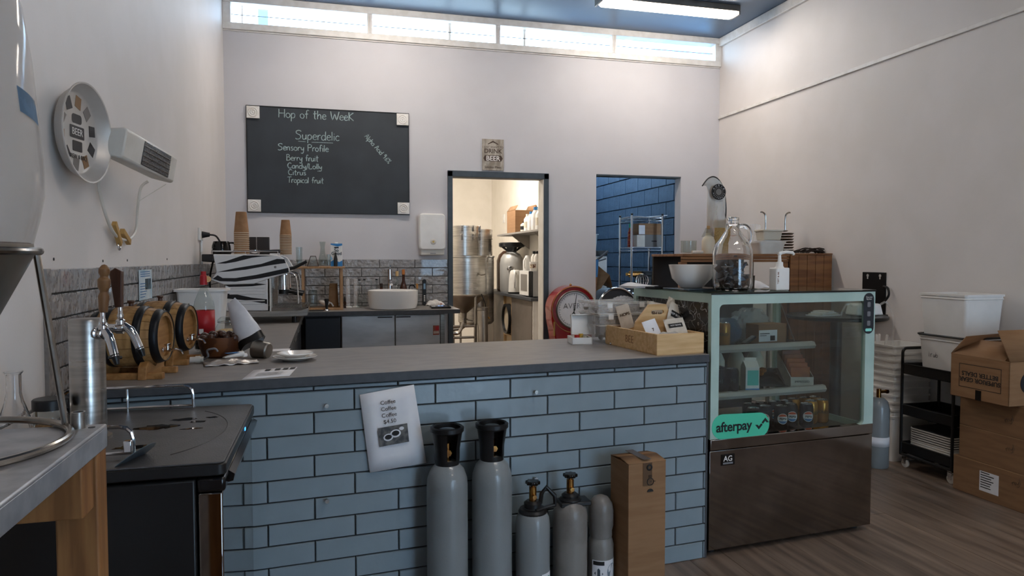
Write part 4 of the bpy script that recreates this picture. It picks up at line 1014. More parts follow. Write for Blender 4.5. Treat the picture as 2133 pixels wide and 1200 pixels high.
ld = thing('white_scoop', 'white handled scoop lying inside the riser shelf', 'scoop', (-.03, 6.06, ZB + .018))
g = G(); g.m = Matrix.Rotation(R(20), 4, 'Y'); g.grid(lambda a, b: (.045 * math.cos(2 * PI * a) * math.sin(PI * b), .03 * math.sin(2 * PI * a) * math.sin(PI * b), .045 - .022 * math.cos(PI * b)), 14, 8); obj('scoop_bowl', g, white_p, ld)
obj('scoop_handle', G().tube([(.04, 0, .05), (.075, 0, .035), (.09, -.01, .01)], .006, 8), white_p, ld)
mt = thing('black_bar_mat', 'short black rubber mat on the bench in front of the riser shelf', 'mat', (-.12, 5.91, ZB))
obj('mat_body', G().box(-.05, .1, -.03, .04, 0, .008), black_p, mt, bev=.002)
# basin
bs_ = thing('round_basin', 'round white ceramic vessel basin on the back bench', 'sink', (.553, 6.06, ZB))
obj('bowl', G().lathe([(0, .002), (.19, .002), (.196, .006), (.208, .05), (.212, .155), (.210, .158), (.203, .158), (.2, .15), (.19, .05), (.16, .025), (0, .02)], seg=64), white_c, bs_)
obj('drain', G().lathe([(0, .024), (.022, .024), (.024, .02)], seg=20), chrome, bs_)
fc = thing('basin_mixer_tap', 'chrome mixer tap rising behind the round basin', 'tap', (.55, 6.32, ZB))
g = G(); g.lathe([(0, 0), (.03, 0), (.03, .008), (.024, .012), (.021, .25), (.019, .33), (0, .332)], seg=24); obj('column', g, chrome, fc)
g = G(); g.tube([(0, -.005, .21), (0, -.06, .23), (0, -.14, .215), (0, -.155, .2)], .014, 14); obj('spout', g, chrome, fc)
obj('lever', G().tube([(0, 0, .33), (.0, -.02, .345), (0, -.07, .36)], .006, 10), chrome, fc)
# graduated cylinders, flasks, bottles behind the basin
def gradcyl(x, y, r, h, lab):
    t = thing('measuring_cylinder', lab, 'cylinder', (x, y, ZB), 0, 'measuring cylinders on the back bench')
    obj('foot', G().lathe([(0, 0), (r * 1.9, 0), (r * 1.9, .006), (r, .012)], seg=20), white_p, t)
    obj('tube', G().lathe([(r, .01), (r, h), (r * 1.15, h + .004), (r * .9, h), (r * .88, .014), (0, .014)], seg=20), milk_p, t)
gradcyl(.187, 6.30, .019, .245, 'clear measuring cylinder next to the riser shelf holding a thin glass rod')
gradcyl(.252, 6.30, .0165, .243, 'yellowish measuring cylinder, second from the riser shelf')
rd = thing('glass_hydrometer', 'thin glass hydrometer standing inside the first measuring cylinder', 'hydrometer', (.187, 6.30, ZB + .02))
obj('stem', G().lathe([(0, 0), (.006, .002), (.006, .1), (.003, .12), (.003, .315), (0, .316)], seg=12), milk_p, rd)
dr_ = thing('dropper_bottle', 'tiny dark dropper bottle at the foot of the measuring cylinders', 'bottle', (.158, 6.22, ZB))
obj('bottle_body', G().lathe([(0, 0), (.011, 0), (.012, .05), (.006, .06)], seg=16), mat('amber_glass', '2c1a10', .1), dr_); obj('bottle_cap', G().lathe([(.008, .058), (.008, .08), (.004, .1), (0, .1)], seg=14), black_p, dr_)
ORDF = ['first', 'second', 'third', 'fourth']
for i, x in enumerate((.283, .330, .384, .436)):
    t = thing('volumetric_flask', ORDF[i] + ' long-necked clear flask from the left, behind the round basin', 'flask', (x, 6.34 if i % 2 else 6.25, ZB), 0, 'long-necked flasks behind the basin')
    obj('glass_body', G().lathe([(0, .002), (.02, .002), (.026, .02), (.024, .05), (.012, .1), (.0065, .13), (.0065, .235), (.0085, .238)], seg=22), glass_t, t)
    if i != 2: obj('stopper', G().lathe([(.0105, .234), (.0105, .246), (0, .247)], seg=14), black_p, t)
wt_ = mat('amber_spirit', '3a1c10', .05)
for x, y, col, corkc, h, lab in ((.612, 6.30, glass_t, 'c9a878', .31, 'clear cork-stoppered bottle behind the mixer tap'), (.668, 6.30, wt_, 'b06a30', .325, 'dark amber bottle with a tan stopper behind the basin'), (.478, 6.36, mat('brown_glass', '4a2618', .08), '2a1a12', .2, 'squat brown bottle left of the mixer tap')):
    t = thing('spirit_bottle', lab, 'bottle', (x, y, ZB), 0, 'spirit bottles behind the basin')
    obj('bottle_body', G().lathe([(0, .002), (.03, .002), (.034, .01), (.034, h * .45), (.026, h * .58), (.013, h * .7), (.012, h * .86), (.014, h * .87), (.0, h * .87)], seg=28), col, t)
    obj('stopper', G().lathe([(.013, h * .87), (.0135, h), (.012, h + .004), (0, h + .004)], seg=18), mat('cork_' + corkc, corkc, .7), t)
hk = thing('black_hand_grinder', 'glossy black rounded gadget with a loop behind the basin', 'gadget', (.742, 6.28, ZB))
obj('gadget_body', G().lathe([(0, 0), (.03, 0), (.032, .02), (.03, .1), (.022, .15), (0, .16)], seg=24), black_g, hk)
obj('loop', G().tube(arc((0, 0, .165), .026, 0, 180, 10, 'xz') + [(-.026, 0, .14)], .005, 8), black_g, hk)
sb = thing('cork_topped_vial', 'small cork-topped vial at the right side of the basin', 'bottle', (.792, 6.33, ZB))
obj('vial_body', G().lathe([(0, 0), (.02, 0), (.021, .12), (.01, .15), (.01, .16)], seg=18), glass_t, sb); obj('stopper', G().lathe([(0, .155), (.009, .155), (.011, .2), (0, .2)], seg=14), mat('cork', 'c08a4e', .8), sb)
pn = thing('digital_thermometer', 'black handheld thermometer standing upright right of the basin', 'thermometer', (.862, 6.37, ZB))
g = G(); g.prism(rrect(-.017, .017, 0, .24, .0165, 5), -.014, .014, 'y'); obj('case', g, black_p, pn, bev=.003)
obj('display', G().box(-.009, .009, -.0155, -.0142, .15, .2), mat('lcd_grey', '7f9bb0', .3), pn, smooth=0)
g = G()
for z in (.04, .055, .07, .085): g.box(-.006, .006, -.0155, -.0142, z, z + .009)
obj('buttons', g, white_d, pn, smooth=0)
cl = thing('folded_cloth', 'small white patterned cloth bundle next to the thermometer', 'cloth', (.955, 6.36, ZB))
g = G(); g.grid(lambda a, b: ((a - .5) * .17, (b - .5) * .1, .004 + .045 * math.sin(PI * a) ** .7 * math.sin(PI * b) ** .7 + .006 * math.sin(19 * a + 7 * b)), 18, 10); obj('cloth_body', g, mat('white_patterned_cloth', 'd8d4d0', .8, col2='8a5a50', scale=26, ramp=(.6, .66)), cl, solid=.004)
sc = thing('digital_kitchen_scale', 'flat black digital scale with a lit blue readout on the back bench', 'scale', (.955, 6.05, ZB), R(-4))
obj('platform', G().box(-.085, .085, -.12, .12, .0, .018), black_g, sc, bev=.006)
obj('readout', G().box(-.045, .04, -.08, -.015, .018, .0195), mat('scale_readout', '233a66', .2), sc, smooth=0)
text('digits', '0.0', .04, mat('lit_blue_digits', '9fc4ff', .4, emit=1.6), sc, frame((0, -.05, .0202), (1, 0, 0), (0, 1, 0)))
# ================================================================ SHOP SCALE AND COUNTER, RIGHT END
av = thing('red_dial_scale', 'red enamel shop scale with a large round white dial by the back wall', 'scale', (2.215, 6.24, 0))
g = G(); g.prism([(-.2, .0), (.2, .0), (.17, .55), (.215, .78)] + [(.22 * math.cos(R(a)), .86 + .22 * math.sin(R(a))) for a in range(-15, 196, 10)] + [(-.215, .78), (-.17, .55)], -.1, .1, 'y')
hs = obj('housing', g, red_p, av, bev=.012)
obj('pinstripe', G().at((0, -.1, .86)).tube([(.212 * math.cos(2 * PI * k / 48), 0, .212 * math.sin(2 * PI * k / 48)) for k in range(48)], .0035, 6, True), gold, hs)
obj('bezel', G().at((0, -.1, .86)).lathe([(.168, 0), (.178, -.006), (.172, -.014), (.164, -.012), (.164, 0)], ax='y', seg=48), steel_d, hs)
dl = obj('dial_face', G().at((0, -.103, .86)).lathe([(0, -.003), (.166, -.003), (.166, 0)], ax='y', seg=48), paper, hs)
g = G()
for k in range(40):
    a = 2 * PI * k / 40; L_ = .016 if k % 5 == 0 else .008
    g.m = Matrix.Translation((0, -.1072, .86)) @ Matrix.Rotation(a, 4, 'Y'); g.box(-.0015, .0015, 0, .0006, .148 - L_, .148)
obj('dial_ticks', g, ink, dl, smooth=0)
obj('dial_ring', G().at((0, -.1068, .86)).tube([(.15 * math.cos(2 * PI * k / 48), 0, .15 * math.sin(2 * PI * k / 48)) for k in range(48)], .0012, 5, True), ink, dl)
text('dial_lettering', 'AVERY', .07, ink_g, dl, frame((0, -.107, .892), (1, 0, 0), (0, 0, 1)), sp=1.05)
text('dial_lettering', 'lb  oz', .018, ink, dl, frame((0, -.107, .775), (1, 0, 0), (0, 0, 1)))
g = G(); g.m = Matrix.Translation((0, -.109, .86)) @ Matrix.Rotation(R(9), 4, 'Y')
g.prism([(-.0045, -.03), (.0045, -.03), (.002, .14), (-.002, .14)], 0, .001, 'y'); g.lathe([(0, -.002), (.009, -.002), (.009, 0), (0, 0)], ax='y', seg=16); g.prism([(-.02, -.05), (.0, -.034), (.02, -.05), (.008, -.026), (-.008, -.026)], 0, .001, 'y')
obj('needle', g, ink, dl, smooth=0)
g = G(); g.ball((0, 0, 1.085), .012, 12, 6); g.cyl((0, 0, 1.06), .006, .02, 10); obj('level_knob', g, brass, hs)
obj('name_plate', G().box(-.2, -.185, -.104, -.1, .62, .75), gold, hs, smooth=0)

# white open case of small parts
wc = thing('open_white_case', 'small open white plastic case with coloured bits near the counter back', 'case', (1.21, 3.27, ZT), R(-8))
g = G(); g.box(-.05, .05, -.06, .06, 0, .004); g.box(-.05, .05, -.06, -.056, 0, .034); g.box(-.05, .05, .056, .06, 0, .034); g.box(-.05, -.046, -.06, .06, 0, .034); g.box(.046, .05, -.06, .06, 0, .034)
obj('case_base', g, white_p, wc, smooth=0)
g = G(); g.m = Matrix.Translation((.03, .066, .036)) @ Matrix.Rotation(R(78), 4, 'X'); g.box(-.06, .06, .0, .1, -.004, 0); g.box(-.06, -.056, 0, .1, 0, .024); g.box(.056, .06, 0, .1, 0, .024); g.box(-.06, .06, .096, .1, 0, .024)
obj('case_lid', g, white_p, wc, smooth=0)
g = G(); g.cyl((-.01, .02, .01), .013, .03, 12); obj('red_cap', g, mat('red_cap_plastic', 'b02a20', .4), wc)
g = G(); g.cyl((.012, .03, .01), .012, .034, 12); obj('yellow_cap', g, mat('yellow_cap_plastic', 'd0a840', .4), wc)
g = G(); g.ball((.022, -.01, .025), .02, 12, 6); g.ball((.03, -.035, .022), .016, 12, 6); obj('clear_bag', g, pet, wc)

# frosted tub with two compartment boxes on it
ft = thing('frosted_storage_tub', 'frosted clear plastic tub at the bottom of the storage stack on the counter', 'tub', (1.43, 3.335, ZT), R(6))
obj('tub_body', tubshape(G(), .135, .095, .15, .11, .088, .003, .006), milk_p, ft)
g = G()
for i in range(9): g.ball((random.uniform(-.1, .1), random.uniform(-.06, .06), random.uniform(.015, .03)), random.uniform(.012, .022), 8, 5)
obj('contents', g, mat('grey_bits', '5a6470', .6, col2='3a444c', scale=30), ft); 
def compartment(z, lab, dx=0.):
    t = thing('compartment_box', lab, 'organiser box', (1.437 + dx, 3.335, z), R(6), 'compartment boxes on the counter')
    g = G(); w, d, h = .158, .11, .05
    g.box(-w, w, -d, d, 0, .003); g.box(-w, w, -d, -d + .003, 0, h); g.box(-w, w, d - .003, d, 0, h); g.box(-w, -w + .003, -d, d, 0, h); g.box(w - .003, w, -d, d, 0, h)
    obj('tray', g, milk_p, t, smooth=0)
    g = G()
    for i in range(1, 6): g.box(-w + i * .0527 - .001, -w + i * .0527 + .001, -d, d, .003, h - .006)
    g.box(-w, w, -.001, .001, .003, h - .006); obj('divider', g, milk_p, t, smooth=0)
    for i in range(6):
        for j in range(2):
            g = G()
            for q in range(5): g.cbox((-w + .026 + i * .0527 + random.uniform(-.014, .014), -.055 + j * .11 + random.uniform(-.03, .03), .01 + random.uniform(0, .014)), (random.uniform(.008, .03), random.uniform(.008, .03), random.uniform(.008, .016)))
            p = obj('small_parts', g, (steel_d, ink_g, white_d, black_p, brass)[(i * 2 + j) % 5], t, smooth=0); p['kind'] = 'stuff'
    obj('lid', G().box(-w - .004, w + .004, -d - .004, d + .004, h, h + .007), milk_p, t, bev=.002)
    for zz_ in (.001, h, h + .007): obj('moulded_edge', G().tube([(-w - .003, -d - .003, zz_), (w + .003, -d - .003, zz_), (w + .003, d + .003, zz_), (-w - .003, d + .003, zz_)], .0016, 5, True), white_p, t)
    for x in (-.1, .08): obj('latch', G().box(x - .014, x + .014, -d - .008, -d - .003, h - .02, h + .004), white_p, t, bev=.001)
compartment(ZT + .0885, 'clear compartment box of small fittings, lower of the two on the frosted tub')
compartment(ZT + .146, 'clear compartment box of small fittings, uppermost of the storage stack', -.006)
fb = thing('clear_packet', 'crumpled clear plastic packet lying on the topmost compartment box', 'packet', (1.465, 3.33, ZT + .204), R(20))
g = G(); g.grid(lambda a, b: ((a - .5) * .13, (b - .5) * .07, .003 + .02 * math.sin(PI * a) ** .6 * math.sin(PI * b) ** .6 + .004 * math.sin(31 * a) * math.sin(23 * b)), 20, 12); obj('packet_body', g, milk_p, fb, solid=.002)
bd = thing('steel_ball', 'tiny steel ball lying on the counter by the wooden caddy', 'ball', (1.333, 3.17, ZT)); obj('ball_body', G().ball((0, 0, .006), .006, 14, 8), chrome, bd)

# wooden caddy
cy = thing('wooden_caddy', 'pale pine caddy with a cut-out handle board, holding paper packets', 'caddy', (1.372, 2.758, ZT), TH)
CW, CD, CH = .240, .47, .092
obj('front_board', G().box(0, CW, 0, .013, .003, CH), wood_p, cy, bev=.002); obj('rear_board', G().box(0, CW, CD - .013, CD, .003, CH), wood_p, cy, bev=.002)
lbd = obj('side_board', G().box(0, .012, .013, CD - .013, .003, CH), wood_p, cy, bev=.002); obj('side_board', G().box(CW - .012, CW, .013, CD - .013, .003, CH), wood_p, cy, bev=.002)
obj('base_board', G().box(.002, CW - .002, .002, CD - .002, .0, .008), wood_p, cy, smooth=0)
outer = [(.012, .01), (CW - .012, .01), (CW - .012, .125), (.19, .205), (.1, .205), (.03, .125)]
g = G(); # handle board with a slot: ring of quads between outline and slot
slot = rrect(.11, .18, .158, .178, .0098, 3)
n_o = 32
def on_poly(poly, t):
    L_ = [math.dist(poly[i], poly[(i + 1) % len(poly)]) for i in range(len(poly))]; T_ = sum(L_); d = t * T_
    for i, l in enumerate(L_):
        if d <= l: a, b = poly[i], poly[(i + 1) % len(poly)]; f = d / l; return (a[0] + (b[0] - a[0]) * f, a[1] + (b[1] - a[1]) * f)
        d -= l
    return poly[0]
c_ = (.145, .168)
oa = []
for p in slot:
    a = math.atan2(p[1] - c_[1], p[0] - c_[0]); best = None
    for k in range(400):
        q = on_poly(outer, k / 400); da = abs((math.atan2(q[1] - c_[1], q[0] - c_[0]) - a + PI) % (2 * PI) - PI)
        if best is None or da < best[0]: best = (da, q)
    oa.append(best[1])
for cpt in outer:
    j = min(range(len(oa)), key=lambda i: math.dist(oa[i], cpt)); oa[j] = cpt
m_ = len(slot); vs = []
for y in (.228, .240): vs += [(x, y, z) for x, z in slot] + [(x, y, z) for x, z in oa]
fs = []
for i in range(m_):
    j = (i + 1) % m_
    fs += [(i, j, m_ + j, m_ + i), (2 * m_ + i, 3 * m_ + i, 3 * m_ + j, 2 * m_ + j), (i, 2 * m_ + i, 2 * m_ + j, j), (m_ + i, m_ + j, 3 * m_ + j, 3 * m_ + i)]
g.add(vs, fs); obj('handle_board', g, wood_p, cy, smooth=0)
text('burnt_mark', 'BEE', .05, mat('burnt_wood_print', '7a4f2a', .7), lbd, frame((-.0006, .235, .046), (0, -1, 0), (0, 0, 1)), bold=-.001)
# paper packets in and behind the caddy
def packet(loc, rot, w, h, lab, title, dark=True, m=None):
    t = thing('hop_packet', lab, 'packet', loc, 0, 'paper packets in the caddy'); t.rotation_euler = rot
    g = G(); g.grid(lambda a, b: ((a - .5) * w, .006 * math.sin(PI * a) * math.sin(PI * min(1, b * 1.1)), b * h), 6, 6); g.grid(lambda a, b: ((a - .5) * w, -.006 * math.sin(PI * a) * math.sin(PI * min(1, b * 1.1)), b * h), 6, 6)
    b_ = obj('packet_body', g, m or paper_n, t)
    if dark:
        obj('label_block', G().box(-w * .34, w * .34, -.0074, -.0062, h * .45, h * .68), ink, t, smooth=0)
        text('label_lettering', title, h * .11, paper, t, frame((0, -.0078, h * .565), (1, 0, 0), (0, 0, 1)))
    else: text('label_lettering', title, h * .17, mat('brown_print', '5a4a3a', .7), t, frame((0, -.0074, h * .6), (1, 0, 0), (0, 0, 1)), bold=.0004)
    return t
Kc = lambda x, y, z: tuple(Matrix.Translation((1.372, 2.758, ZT)) @ Matrix.Rotation(TH, 4, 'Z') @ Vector((x, y, z)))
packet(Kc(.185, .32, .07), (R(-10), R(10), R(8)), .10, .14, 'newsprint packet of fresh hops, upright behind the caddy handle', 'FRESH HOP', False)
packet(Kc(.10, .42, .075), (R(-8), R(-14), 0), .07, .12, 'newsprint packet leaning furthest left behind the caddy handle', 'HOPS', False)
packet(Kc(.205, .20, .085), (R(-16), R(26), R(10)), .085, .135, 'white packet with a black name block leaning right in the caddy', 'HOP BOMB')
packet(Kc(.215, .25, .105), (R(-10), R(26), R(4)), .085, .13, 'newsprint packet behind the leaning white packet', 'FRESH', False)
packet(Kc(.175, .10, .07), (R(-35), R(-6), R(-6)), .095, .09, 'white packet with black name block lying forward at the caddy right end', 'HOP BOMB')
packet(Kc(.085, .12, .03), (R(-24), R(-10), R(20)), .085, .12, 'plain white folded packet in the front of the caddy', '7', False, paper)
pz_ = thing('clear_zip_bags', 'heap of clear zip bags filling the front of the caddy', 'bags', Kc(.13, .11, .03), TH)
g = G(); g.grid(lambda a, b: ((a - .5) * .19, (b - .5) * .17, .012 + .045 * math.sin(PI * a) * math.sin(PI * b) + .008 * math.sin(17 * a + 5 * b) * math.cos(13 * b)), 20, 16); obj('bag_heap', g, haze_plastic('crinkled_bag', 'e4e2e0', .6, .2), pz_, solid=.002)

# paper sign taped on the tile face
sn = thing('coffee_price_sign', 'white paper price sign with a photo taped on the tiled counter front', 'sign', K(1.39, -.001, .69), TH)
cr = [(-.121 + .0, -.146), (.092, -.134), (.122, .166), (-.083 - .035 + .0, .144)]
cr = [(-.085, -.148), (.127, -.133), (.081, .167), (-.119, .142)]
g = G(); g.grid(lambda a, b: ((cr[0][0] * (1 - a) + cr[1][0] * a) * (1 - b) + (cr[3][0] * (1 - a) + cr[2][0] * a) * b, .006 - .004 * (1 - b) * abs(a - .5), (cr[0][1] * (1 - a) + cr[1][1] * a) * (1 - b) + (cr[3][1] * (1 - a) + cr[2][1] * a) * b), 4, 6)
obj('sheet', g, paper, sn, solid=.0006)
xd = Vector((.212, 0, .02)).normalized(); yd = Vector((-.02, 0, .212)).normalized()
def sp_(x, z): return Vector((.0, -.001, .01)) + xd * x + yd * z
for i, s_ in enumerate(('Coffee', 'Coffee', 'Coffee', '$4.50')): text('sign_lettering', s_, .021, ink, sn, frame(sp_(-.008, .1 - i * .024), xd, yd))
ph = [sp_(-.055, -.06), sp_(.055, -.06), sp_(.055, .01), sp_(-.055, .01)]
g = G(); g.add([tuple(p) for p in ph], [(0, 1, 2, 3)]); po_ = obj('photo_print', g, mat('dark_photo_print', '3a3a3c', .5, col2='6d6a66', scale=40), sn, smooth=0)
g = G()
for cx, cz, r in ((-.02, -.03, .018), (.008, -.02, .02), (.032, -.005, .009)):
    q = [tuple(sp_(cx + r * math.cos(R(a)), cz + r * .75 * math.sin(R(a))) + Vector((0, -.0006, 0))) for a in range(0, 360, 20)]; g.add(q, [tuple(range(len(q)))])
obj('cup_print', g, paper, po_, smooth=0)
g = G()
for cx, cz, r in ((-.02, -.029, .013), (.008, -.019, .014)):
    q = [tuple(sp_(cx + r * math.cos(R(a)), cz + r * .7 * math.sin(R(a))) + Vector((0, -.0012, 0))) for a in range(0, 360, 20)]; g.add(q, [tuple(range(len(q)))])
obj('coffee_print', g, ink, po_, smooth=0)

# ================================================================ DISPLAY CASE
dc = thing('glass_display_case', 'glass-fronted refrigerated display case with pale green frame and mirror steel base', 'display case', (1.634, 2.765, 0), R(5))
DW, DD, DZ = .935, .68, 1.172
mirror = mat('dark_mirror_steel', '8f8a86', .07, 1., col2='7d7873', scale=4, rvar=.05)
obj('base_body', G().box(.01, DW - .01, .02, DD, .06, .47), dark_int, dc, smooth=0)
bp = obj('base_panel', G().box(0, DW, -.002, .02, .028, .474), mirror, dc, bev=.002)
obj('base_side', G().box(DW - .01, DW - .002, .02, DD, .04, .474), mirror, dc, smooth=0)
lbx = obj('maker_plate', G().box(.06, .132, -.0035, -.002, .405, .455), black_g, bp, smooth=0)
text('lettering', 'AG', .034, white_t, lbx, frame((.096, -.0042, .434), (1, 0, 0), (0, 0, 1)), bold=.0003)
obj('plate_strip', G().box(.07, .122, -.0042, -.0035, .41, .418), ink_g, lbx, smooth=0)
obj('steel_rail', G().box(0, DW, -.006, .03, .477, .527), mirror, dc, bev=.004)
for x in (.05, DW - .05):
    for y in (.06, DD - .06): obj('foot', G().cyl((x, y, 0), .022, .06, 16), black_p, dc)
obj('deck', G().box(.01, DW - .01, .03, DD, .474, .49), steel_d, dc, smooth=0)
# frame: posts and rails with rounded inner corners
g = G(); g.box(0, .042, -.004, .02, .527, DZ); g.box(.878, DW, -.004, .02, .527, DZ); g.box(.042, .878, -.004, .02, 1.125, DZ)
for (x, z, a) in ((.042, 1.125, 90), (.878, 1.125, 0), (.878, .527, 270)):
    sx = 1 if x < .5 else -1; sz = -1 if z > 1 else 1; r = .022; cx, cz = x + sx * r, z + sz * r
    pts2 = [(x, z)] + [(cx + r * math.cos(R(a + 90 * k / 5)), cz + r * math.sin(R(a + 90 * k / 5))) for k in range(6)]
    g.prism(pts2, -.004, .02, 'y')
obj('front_frame', g, green_f, dc, smooth=0)
g = G()
for x0, x1 in ((0, .03), (DW - .03, DW)): g.box(x0, x1, DD - .03, DD, .49, DZ)
for x0, x1 in ((0, .012), (DW - .012, DW)): g.box(x0, x1, .02, DD - .03, DZ - .04, DZ); g.box(x0, x1, .02, DD - .03, .49, .52)
g.box(.03, DW - .03, DD - .02, DD, DZ - .04, DZ)
obj('side_frame', g, green_f, dc, smooth=0)
obj('front_glass', G().box(.036, .884, .008, .013, .53, 1.13), case_gl, dc, smooth=0)
obj('side_glass', G().box(DW - .012, DW - .007, .02, DD - .03, .52, DZ - .04), case_gl, dc, smooth=0)
obj('rear_glass', G().box(.03, DW - .03, DD - .012, DD - .008, .52, DZ - .04), case_gl, dc, smooth=0)
obj('rear_door_edge', G().box(.43, .46, DD - .02, DD - .004, .5, DZ - .03), steel_d, dc, smooth=0)
mb = mat('black_marble_film', '1b1b1d', .25)
nt = mb.node_tree; vo = nt.nodes.new('ShaderNodeTexVoronoi'); vo.feature = 'DISTANCE_TO_EDGE'; vo.inputs['Scale'].default_value = 14
tc = nt.nodes.new('ShaderNodeTexCoord'); no = nt.nodes.new('ShaderNodeTexNoise'); no.inputs['Scale'].default_value = 9; ad = nt.nodes.new('ShaderNodeVectorMath'); ad.operation = 'MULTIPLY_ADD'; ad.inputs[1].default_value = (.25, .25, .25)
nt.links.new(tc.outputs['Object'], no.inputs[0]); nt.links.new(no.outputs[1], ad.inputs[0]); nt.links.new(tc.outputs['Object'], ad.inputs[2]); nt.links.new(ad.outputs[0], vo.inputs[0])
rp = nt.nodes.new('ShaderNodeValToRGB'); rp.color_ramp.elements[0].color = lin('b9b7b3'); rp.color_ramp.elements[1].color = lin('1b1b1d'); rp.color_ramp.elements[1].position = .018; nt.links.new(vo.outputs[0], rp.inputs[0]); nt.links.new(rp.outputs[0], nt.nodes['Principled BSDF'].inputs['Base Color'])
obj('marble_side_panel', G().box(.001, .008, .02, DD - .05, .52, DZ - .012), mb, dc, smooth=0)
obj('top_glass', G().box(-.004, DW + .004, -.006, DD + .004, DZ, DZ + .006), case_gl, dc, smooth=0)
obj('top_edge', G().box(-.003, DW + .003, -.0065, -.004, DZ - .003, DZ + .004), black_g, dc, smooth=0)
tray_w = mat('white_shelf_enamel', 'b9b6b1', .35)
SH = [(.33, .872), (.25, .655)]
for v0, z in SH:
    g = G(); g.box(.045, .885, v0 + .012, DD - .03, z + .006, z + .012); s_ = obj('shelf', g, mat('dark_shelf_glass', '4a4c4e', .08), dc, smooth=0)
    pf_ = [(.0, 0), (.012, .014), (.03, .016), (.05, .012), (.05, .006), (.03, .004), (.01, -.012)]
    g = G(); g.prism([(v0 - .01 + a, z + b * 1.3) for a, b in pf_], .045, .885, 'x'); obj('shelf_lip', g, tray_w, s_)
for u in (.1, .84):
    g = G(); g.box(u - .008, u + .008, DD - .05, DD - .035, .49, DZ - .04); obj('shelf_upright', g, steel_d, dc, smooth=0)
obj('price_rail', G().tube([(.76, .34, .90), (.80, .5, 1.1)], .003, 6), steel_d, dc)
# stickers on the front
g = G(); g.m = Matrix.Translation((.163, -.0052, .577)) @ Matrix.Rotation(R(2), 4, 'Y'); g.prism(rrect(-.155, .155, -.056, .056, .055, 8), 0, .001, 'y')
stk = obj('mint_sticker', g, teal_s, dc, smooth=0)
text('lettering', 'afterpay', .062, ink, stk, frame((.125, -.0062, .577), (1, 0, 0), (0, 0, 1)), bold=.0012, sp=.95)
g = G(); q = [(a + .165, b) for a, b in ((.075, .575), (.095, .553), (.115, .573), (.108, .58), (.095, .567), (.088, .575))]; g.prism(q, -.0062, -.0053, 'y'); g.prism([(.55 - a + .005, .577 * 2 - b + .003) for a, b in q], -.0062, -.0053, 'y'); obj('arrow_mark', g, ink, stk, smooth=0)
g = G(); g.prism(rrect(.862, .926, .966, 1.163, .031, 6), -.0062, -.0045, 'y'); pl_ = obj('info_sticker', g, blacknavy, dc, smooth=0)
g = G()
for z in (1.095, 1.05, 1.005): g.prism(rrect(.884, .904, z, z + .024, .004, 2), -.007, -.0063, 'y')
obj('icon_print', g, ink_g, pl_, smooth=0)
g = G(); g.prism(rrect(.874, .914, .978, .992, .006, 3), -.007, -.0063, 'y'); obj('mint_print', g, mat('mint_glow_print', '8fe0d0', .4), pl_, smooth=0)
text('lettering', 'Shop now\nPay later', .0095, white_t, pl_, frame((.894, -.007, 1.138), (1, 0, 0), (0, 0, 1)))

# ---- goods inside the case
M_dc = Matrix.Translation((1.634, 2.765, 0)) @ Matrix.Rotation(R(5), 4, 'Z')
def DCp(u, v, z): return tuple(M_dc @ Vector((u, v, z)))
canbody = [(0, .004), (.022, .0), (.026, .002), (.033, .012), (.033, .102), (.0285, .114), (.027, .116)]
canmesh = {}
def can(u, v, z, kind, lab, sc=1., grp='cans in the display case'):
    col = {'black': ('black_can_print', '15171a'), 'gold': ('gold_can_print', 'b07a2c'), 'dark': ('near_black_can_print', '101114')}[kind]
    t = thing('drink_can', lab, 'can', DCp(u, v, z), R(-28 + random.uniform(-14, 12)), grp)
    if kind not in canmesh:
        b_ = obj('can_body', G().lathe(canbody, seg=28), MATS.get(col[0]) or mat(col[0], col[1], .25, .55), t)
        e_ = obj('can_end', G().lathe([(.027, .116), (.0275, .1175), (.025, .1165), (.024, .113), (0, .113)], seg=24), chrome, t)
        tb_ = obj('pull_tab', G().box(-.006, .006, -.002, .014, .1132, .1145), chrome, e_, smooth=0)
        prm = []
        if kind == 'black':
            def cyl_pt(a, r=.0336): return (r * math.sin(a), -r * math.cos(a))
            def disc(r0, r1, z0, m_, nm, up=None):
                rad = .0335 if up is None else .0341
                g = G(); n = 20; pts3 = []
                for k in range(n + 1):
                    th_ = 2 * PI * k / n
                    x = r0 * math.cos(th_); zz_ = r1 * math.sin(th_)
                    if up is not None: zz_ = max(zz_, up[0]) if up[1] > 0 else min(zz_, up[0])
                    a = x / .033; pts3.append((rad * math.sin(a), -rad * math.cos(a), z0 + zz_))
                half = pts3[:n // 2 + 1]; oth = [(p[0], p[1], q[2]) for p, q in zip(half, [pts3[(n - k) % n] for k in range(n // 2 + 1)])]
                g.add(half + oth, [(k, k + 1, n // 2 + 2 + k, n // 2 + 1 + k) for k in range(n // 2)]); return obj(nm, g, m_, t, smooth=0)
            prm = [disc(.026, .026, .058, paper, 'logo_disc'), disc(.0235, .0235, .058, mat('orange_red_wave', 'c8552a', .4), 'logo_wave', (.011, 1)), disc(.0235, .0235, .058, blue_l, 'logo_wave', (-.011, -1))]
            tx = text('can_lettering', 'PEPSI', .0150, ink, t, frame((0, -.0348, .058), (1, 0, 0), (0, 0, 1)), bold=.0004)
        elif kind == 'gold':
            text('can_lettering', 'SOLO', .02, MATS['black_print'], t, frame((0, -.0338, .06), (1, 0, 0), (0, 0, 1)), bold=.0006)
        else:
            text('can_lettering', 'HI', .03, MATS['grey_print'], t, frame((0, -.0338, .06), (1, 0, 0), (0, 0, 1)))
        canmesh[kind] = t
    else:
        def cp(o, par):
            c = o.copy(); COL.objects.link(c); c.parent = par
            for ch in o.children: cp(ch, c)
        for ch in canmesh[kind].children: cp(ch, t)
    return t
zf = .491
names = ['first', 'second', 'third', 'fourth', 'fifth', 'sixth']
